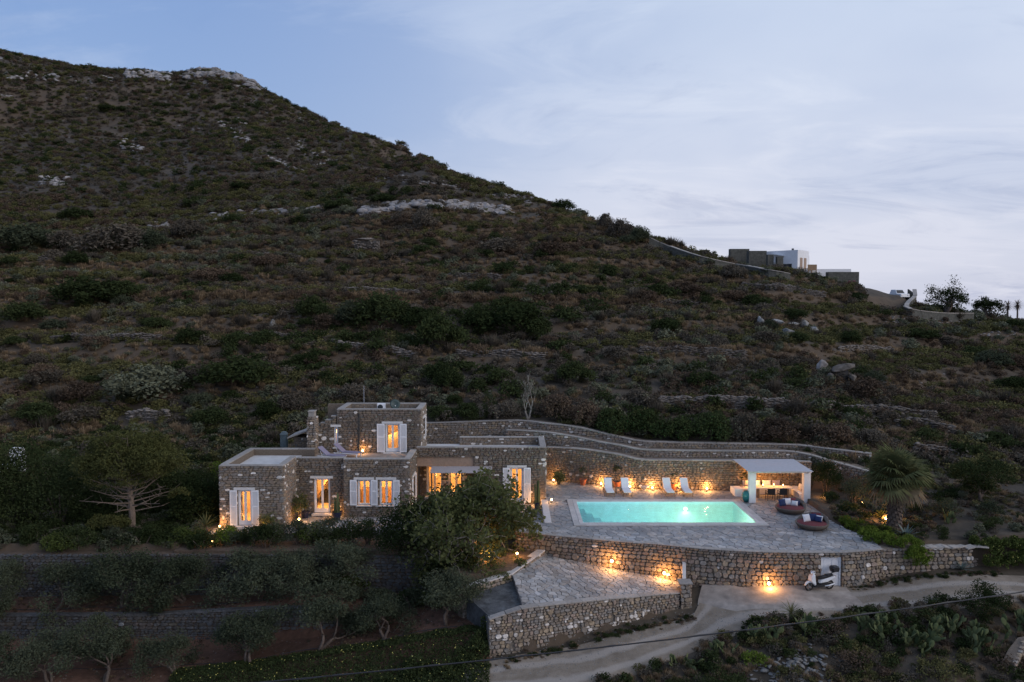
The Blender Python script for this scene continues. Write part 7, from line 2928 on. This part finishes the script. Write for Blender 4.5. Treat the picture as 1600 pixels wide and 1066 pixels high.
# ------------------------------------------------------------------ single plants on the hillside
HB_LAB = dict(dark=('dark green mastic bush standing out of the hillside scrub', 'dark bushes on the hillside'), grey=('grey leafed wild olive bush on the hillside', 'grey bushes on the hillside'),
              brown=('brownish bare looking bush on the hillside', 'brown bushes on the hillside'), sage=('large pale sage green wild olive on the hillside', None))
_bush_me = {}
for kind in HB_LAB:
    _bush_me[kind] = []
    for k in range(3):
        rng = np.random.default_rng(500 + k + len(kind))
        P = crown_points(3000, (1, 1, .8), 44, rng, .36, -.3, .5)
        P[:, 2] += .5
        P = P[P[:, 2] > -.05]
        V, Q = leaves(P, .115, 2, .45, rng)
        _bush_me[kind].append(np_mesh('hillside_bush', V, Q, LM['olive'] if kind == 'grey' and k == 1 else LM[kind]))
SPOTS = [(590, 512, 100, 58, 'dark'), (552, 508, 70, 42, 'grey'), (655, 515, 80, 40, 'dark'), (690, 545, 90, 60, 'dark'), (745, 520, 70, 50, 'dark'), (800, 525, 120, 60, 'dark'), (840, 528, 60, 34, 'dark'), (140, 478, 120, 50, 'dark'), (200, 465, 60, 30, 'dark'), (40, 505, 90, 36, 'dark'),
         (370, 608, 130, 56, 'dark'), (230, 625, 150, 62, 'sage'), (490, 500, 60, 42, 'dark'), (45, 392, 110, 45, 'grey'), (100, 390, 60, 34, 'grey'), (180, 395, 120, 48, 'grey'), (240, 390, 50, 34, 'grey'), (295, 372, 60, 34, 'grey'), (665, 362, 50, 36, 'grey'),
         (530, 330, 60, 22, 'dark'), (600, 318, 60, 16, 'dark'), (880, 330, 50, 20, 'dark'), (905, 335, 30, 14, 'grey'), (946, 358, 34, 28, 'grey'), (966, 376, 46, 36, 'grey'), (1000, 380, 40, 30, 'grey'), (985, 372, 30, 24, 'grey'),
         (900, 600, 70, 40, 'dark'), (700, 610, 60, 40, 'dark'), (860, 400, 70, 26, 'brown'), (780, 395, 80, 26, 'grey'), (1070, 460, 80, 24, 'brown'), (1180, 480, 60, 24, 'dark'), (1240, 500, 50, 20, 'dark'), (1140, 470, 60, 20, 'brown'), (1340, 470, 40, 16, 'dark'),
         (1010, 685, 80, 50, 'dark'), (1060, 688, 70, 44, 'dark'), (1110, 690, 80, 56, 'dark'), (1160, 690, 70, 50, 'grey'), (1215, 690, 90, 42, 'brown'), (960, 680, 70, 50, 'dark'), (915, 668, 60, 46, 'brown'), (868, 655, 70, 48, 'brown'), (790, 655, 60, 34, 'grey'), (730, 655, 60, 30, 'dark'), (690, 655, 50, 26, 'dark'),
         (1300, 692, 80, 34, 'brown'), (1355, 700, 60, 28, 'grey'), (1450, 690, 60, 24, 'dark'), (1560, 700, 70, 30, 'dark'), (1480, 650, 60, 24, 'brown'), (1360, 600, 50, 24, 'grey'), (1580, 610, 60, 26, 'dark'), (1520, 560, 60, 22, 'dark'), (1440, 530, 60, 20, 'dark'),
         (460, 640, 60, 30, 'grey'), (420, 655, 60, 34, 'dark'), (330, 668, 70, 36, 'dark'), (130, 660, 80, 30, 'grey'), (60, 660, 80, 36, 'dark'), (1040, 520, 60, 26, 'dark'), (960, 560, 60, 24, 'grey'), (420, 420, 60, 26, 'brown'), (330, 440, 70, 26, 'brown'), (1290, 640, 50, 22, 'dark'), (170, 175, 34, 12, 'dark'), (190, 175, 26, 10, 'dark'), (420, 262, 40, 10, 'dark'), (380, 296, 60, 12, 'dark'), (120, 345, 60, 22, 'dark')]
random.seed(4321)
for belt in (352, 385, 412, 440, 478, 515, 540, 575, 600, 628):
    for k in range(11):
        px = random.uniform(-20, 1620)
        if belt < 480 and px > 860 + (belt - 330) * 3.2:
            continue
        w = random.uniform(22, 62) * (.6 + (belt - 340) / 500)
        SPOTS.append((px, belt + random.uniform(-5, 5), w, w * random.uniform(.34, .58), random.choice(('dark', 'dark', 'grey', 'brown', 'grey'))))
for i, (px, py, w, h, kind) in enumerate(SPOTS):
    p = hit(px, py, 62)
    k = p.y / 1244
    lab, grp = HB_LAB[kind]
    adj = {'dark': 'dark green mastic bush', 'grey': 'grey leafed wild olive bush', 'brown': 'brownish twiggy bush'}.get(kind)
    if adj:
        where = 'growing right behind the topmost stepped wall' if (py > 650 and 680 < px < 1260) else 'on the slope above the palm garden' if px > 1260 and py > 590 else 'behind the left wing' if py > 630 else \
            'high on the mountain side' if py < 300 else 'near the pale limestone cliff band' if py < 400 and px < 850 else 'on the ridge by the long wall' if py < 400 else 'on the slope below the ridge villa' if px > 1030 and py < 560 else 'in the dense patch at mid slope' if 480 < px < 860 and py < 560 else 'on the open slope above the house'
        grp = adj + ' ' + where
        lab = ('broad ' if w > 72 else 'small ' if w < 34 else '') + ('low ' if h < w * .42 else 'high domed ' if h > w * .62 else '') + grp
    o = link('hillside_bush', _bush_me[kind][i % 3], None, tuple(p - Vector((0, 0, .15))), (0, 0, i * 1.3), (w * k / 2.0, w * k / 2.3, h * k / 1.3))
    tag(o, lab, 'bush', grp)
p = hit(825, 655, 60)
make_tree('bare_tree', 'leafless grey tree standing behind the stepped walls', 'tree', p, 33, .95, .11, 4, .5, .5, LM['grey'], 700, .08, .3, M['palebark'], 3, (2, 3), stems=2, gnarl=.15, shrinkl=.82)
p = hit(765, 655, 60)
bush('narrow dark cypress behind the stepped walls left of the bare tree', p, (.55, .55, 1.7), LM['dark'], 1600, .11, 22, 77, name='cypress', cat='tree', flat=-.9)
for i, (px, py, s, lab) in enumerate(((1478, 488, 1.0, 'gnarled spreading olive tree on the ridge above the curved wall'), (1537, 493, .82, 'compact round olive tree on the ridge right of the curved wall'))):
    p = hit(px, py + 4, 100)
    z = p.z
    make_tree('ridge_olive', lab, 'tree', (p.x, p.y, z), 50 + i, 1.75 * s, .40 * s, 3, .95, .10, LM['dark'], 4200, .26, 1.0 * s, M['bark'], 2, (2, 3), stems=2, gnarl=.25, shrinkl=.85)
for i, (px, py, h, lab) in enumerate(((1574, 500, 1.7, 'tall shaggy yucca on the ridge left of its twin'), (1589, 503, 1.9, 'taller shaggy yucca on the ridge right of its twin'))):
    p = hit(px, py + 3, 100)
    rosette('ridge_yucca', lab, 'yucca', p - Vector((0, 0, .2)), 60, 1.0, .14, LM['brown'], 70 + i, (.05, 2.6), trunk=h * 1.6)
for i, (px, py, h, lab) in enumerate(((1038, 380, 1.5, 'small round tree on the ridge behind the long wall'), (1020, 376, 1.3, 'small tree on the ridge beside the grey bushes'), (1073, 392, 1.2, 'small bushy tree on the ridge in the middle of the long wall'), (1090, 400, 1.2, 'small spiky tree on the ridge near the villa'))):
    p = at(px, py, 152 - i * 2)
    p.z = max(p.z - 1.2, float(gz(p.x, p.y)))
    make_tree('ridge_tree', lab, 'tree', p, 80 + i, h * .5, .07, 2, .5, .5, LM['dark'], 500, .17, .45, M['bark'], 2, (2, 3))
for i in range(9):
    px = 1050 + i * 11
    p = at(px, 392 + i * 2.2, 146 - i * .7)
    o = link('ridge_shrub', _bush_me['dark'][i % 3], None, (p.x, p.y, p.z - .7), (0, 0, i), (1.0, .9, .9))
    tag(o, 'low garden shrub behind the long ridge wall', 'bush', 'shrubs behind the ridge wall')

# ------------------------------------------------------------------ rocks and dry stone walls on the hill
def outcrop(label, line, size, n, seed, up=0.0):
    random.seed(seed)
    items = []
    for a, b in zip(line[:-1], line[1:]):       # a continuous bed of rock under the broken pieces
        n0 = max(2, int(math.hypot(b[0] - a[0], b[1] - a[1]) * .25 / size * 1.6) + 1)
        for q in range(n0 + 1):
            p = hit(a[0] + (b[0] - a[0]) * q / n0, a[1] + (b[1] - a[1]) * q / n0 + 2, 60)
            items.append((tuple(p), (size * .95, size * .8, size * .45), random.uniform(-.3, .3)))
    for k in range(int(n * 2.4)):
        t = random.random() * (len(line) - 1)
        i = int(t)
        a, b = line[i], line[min(i + 1, len(line) - 1)]
        px, py = a[0] + (b[0] - a[0]) * (t - i), a[1] + (b[1] - a[1]) * (t - i)
        p = hit(px + random.gauss(0, 4), py + random.uniform(-4, 7), 60)
        s = size * .6 * random.uniform(.45, 1.3)
        items.append((tuple(p + Vector((0, 0, s * .30 + up))), (s * random.uniform(.9, 1.5), s, s * random.uniform(.7, 1.1)), random.uniform(-.5, .5)))
    return tag(rock_pile(items, 'rock_outcrop', M['rock'], big=True), label, 'rocks')


outcrop('long pale limestone cliff band across the middle of the slope', [(566, 332), (590, 328), (640, 320), (700, 322), (750, 326), (796, 331)], 1.5, 110, 1)
outcrop('pale limestone ledge left of the long cliff band', [(240, 356), (300, 346), (350, 340), (420, 332), (500, 326)], 1.25, 70, 2)
outcrop('rocky pale summit knob on the mountain ridge', [(288, 119), (310, 115), (330, 114), (352, 117), (380, 124), (405, 138)], 3.0, 60, 3)
outcrop('smaller rocky knob left of the summit knob', [(198, 117), (218, 116), (240, 115), (260, 122)], 2.3, 44, 4)
outcrop('pale boulders on the upper slope below the summit', [(345, 195), (365, 205), (390, 220), (372, 185)], 1.4, 34, 5)
outcrop('pale boulders on the slope left of the summit track', [(190, 222), (205, 230), (225, 234)], 1.3, 30, 6)
outcrop('row of pale boulders low on the mountain side', [(66, 283), (84, 285), (106, 283)], 1.4, 22, 7)
outcrop('pale scree on the left shoulder of the mountain', [(5, 118), (25, 120), (70, 120), (90, 125)], 1.8, 22, 8)
outcrop('line of stones climbing the upper ridge slope', [(570, 273), (640, 280), (720, 291), (800, 305), (835, 313)], .55, 90, 9)
outcrop('pale boulders scattered below the ridge line', [(450, 215), (480, 235), (520, 245), (470, 265), (420, 245)], .9, 40, 10)
for i, (px, py, w, h, lab) in enumerate(((1282, 585, 20, 27, 'tall pale standing boulder on the slope left of the rock shelter'), (425, 517, 16, 20, 'pale pointed boulder on the slope'), (1188, 509, 20, 20, 'leaning slab shaped boulder left of the boulder heap'),
                                         (1212, 507, 22, 10, 'flat boulder beside the leaning slab'), (1238, 512, 22, 14, 'grey boulder in the middle of the boulder heap'), (1258, 514, 26, 18, 'rounded boulder in the boulder heap'),
                                         (1235, 526, 30, 16, 'large low boulder at the foot of the boulder heap'), (1268, 522, 26, 14, 'pale boulder at the right of the boulder heap'), (1205, 530, 12, 8, 'small pale boulder below the leaning slab'))):
    p = hit(px, py, 62)
    k = p.y / 1244
    v, f = BIGROCKS[i % 8]
    o = link('boulder', np_mesh('boulder', v * np.array([w * k / 1.6, w * k / 1.8, h * k / 1.15]) + np.array([0, 0, h * k * .30]), f, M['greyrock'] if i else M['rock']), None, tuple(p), (0, 0, i * .9))
    tag(o, lab, 'boulder')
p = hit(1316, 602, 62)
k = p.y / 1244
p.z += .45
sh = thing('rock_shelter', 'rock shelter with a slab roof and dark opening on the slope', 'shelter', p)
v, f = BIGROCKS[2]
o = link('roof_slab', np_mesh('roof_slab', v * np.array([1.25, 1.1, .62]), f, M['drywall']), sh, (.25, .3, 1.2), (.2, -.35, .3))
o = link('side_stone', np_mesh('side_stone', BIGROCKS[4][0] * np.array([.45, .6, .8]), f, M['drywall']), sh, (1.0, .2, .3))
o = link('side_stone', np_mesh('side_stone', BIGROCKS[5][0] * np.array([.4, .6, .7]), f, M['drywall']), sh, (-1.0, .2, .3))
MB().box(-.8, .8, .55, .9, -.8, 1.0).build('shade_backing', M['black'], sh, world=False)  # black box stands in for the shade inside the opening
p = hit(572, 396, 62)
p.z += .8
ht_ = thing('stone_hut', 'small ruined stone hut with a dark doorway on the terraced slope', 'hut', p)
for xa, xb in ((-2.0, -.15), (.45, 1.9)):
    its = [((random.uniform(xa, xb), random.uniform(-.2, .3), random.uniform(-.9, 1.2)), (.34, .3, .24), random.uniform(0, 3)) for _ in range(46)]
    rp_ = rock_pile(its, 'wall', M['drywall'])
    rp_.parent = ht_
link('roof_slab', np_mesh('roof_slab', BIGROCKS[3][0] * np.array([2.1, 1.2, .42]), BIGROCKS[3][1], M['drywall']), ht_, (0, .4, 1.45))
MB().box(-2.0, 2.0, .8, 1.3, -1.2, 1.25).build('back_wall', M['drywall'], ht_, world=False)

DRY = [((1030, 634), (1150, 638), (1300, 646), 1.0, 'long dry stone terrace wall above the dark bushes behind the pool'), ((1300, 642), (1380, 648), (1462, 655), .7, 'low dry stone wall continuing right of the long terrace wall'),
       ((1000, 553), (1080, 555), (1165, 559), .9, 'dry stone terrace wall in the middle of the right slope'), ((715, 556), (780, 558), (852, 562), .9, 'dry stone terrace wall above the bare tree'),
       ((520, 542), (580, 548), (650, 560), .8, 'broken dry stone wall below the dark bushes'), ((80, 535), (160, 534), (250, 533), .9, 'dry stone wall on the far side of the slope above the wild olive'),
       ((370, 533), (430, 531), (490, 537), .9, 'dry stone wall right of the pale pointed boulder'), ((540, 458), (590, 456), (655, 461), .7, 'small dry stone wall below the ruined hut'), ((690, 434), (740, 434), (785, 438), .6, 'short dry stone wall right of the ruined hut'),
       ((1160, 450), (1230, 455), (1290, 466), .9, 'dry stone wall below the villa'), ((1310, 549), (1350, 549), (1395, 553), .7, 'short dry stone wall below the boulder heap'), ((1400, 664), (1440, 668), (1490, 680), .7, 'low tumbled stones on the slope above the palm'),
       ((1430, 722), (1460, 724), (1500, 728), .8, 'low stone edge behind the palm crown'), ((200, 655), (230, 656), (262, 658), .9, 'short stone wall behind the umbrella pine crown'), ((60, 410), (85, 410), (112, 412), .9, 'short pale stone wall below the grey bushes'), ((330, 398), (400, 400), (470, 404), .7, 'long low terrace wall below the limestone ledge'),
       ((230, 220), (300, 236), (400, 252), .5, 'thin line of stones on the mountain side'), ((900, 468), (1000, 474), (1100, 478), .5, 'low stone edge of the bare terrace on the right slope')]
random.seed(99)
for a, b, c, h, lab in DRY:
    items = []
    for (q0, q1) in ((a, b), (b, c)):
        n = int(abs(q1[0] - q0[0]) * 1.25)
        for k in range(n):
            t = (k + random.random()) / n
            if random.random() < .12:
                continue
            p = hit(q0[0] + (q1[0] - q0[0]) * t, q0[1] + (q1[1] - q0[1]) * t + random.gauss(0, .5), 62)
            top = h * (fbm(p.x * .4, p.y * .4, 3) + .8)
            z = -.1
            while z < top:
                s = random.uniform(.12, .24)
                items.append(((p.x + random.uniform(-.1, .1), p.y + random.uniform(-.1, .1), p.z + z + s * .4), (s * 1.4, s, s * .75), random.uniform(-.4, .4)))
                z += s * 1.15
    if items:
        tag(rock_pile(items, 'dry_stone_wall', M['drywall']), lab, 'wall')
# debris on the ridge field and track
P = []
for k in range(420):
    px, py = random.uniform(1380, 1600), random.uniform(494, 516)
    py += (px - 1400) * .06
    P.append(tuple(hit(px, py, 90)))
s_ = RNG.uniform(.08, .34, len(P))
scatter('field_stone', 'stones strewn over the bare field on the ridge', 'rocks', np.array(P), np.stack([s_, s_, s_ * .7], -1), rock_me)
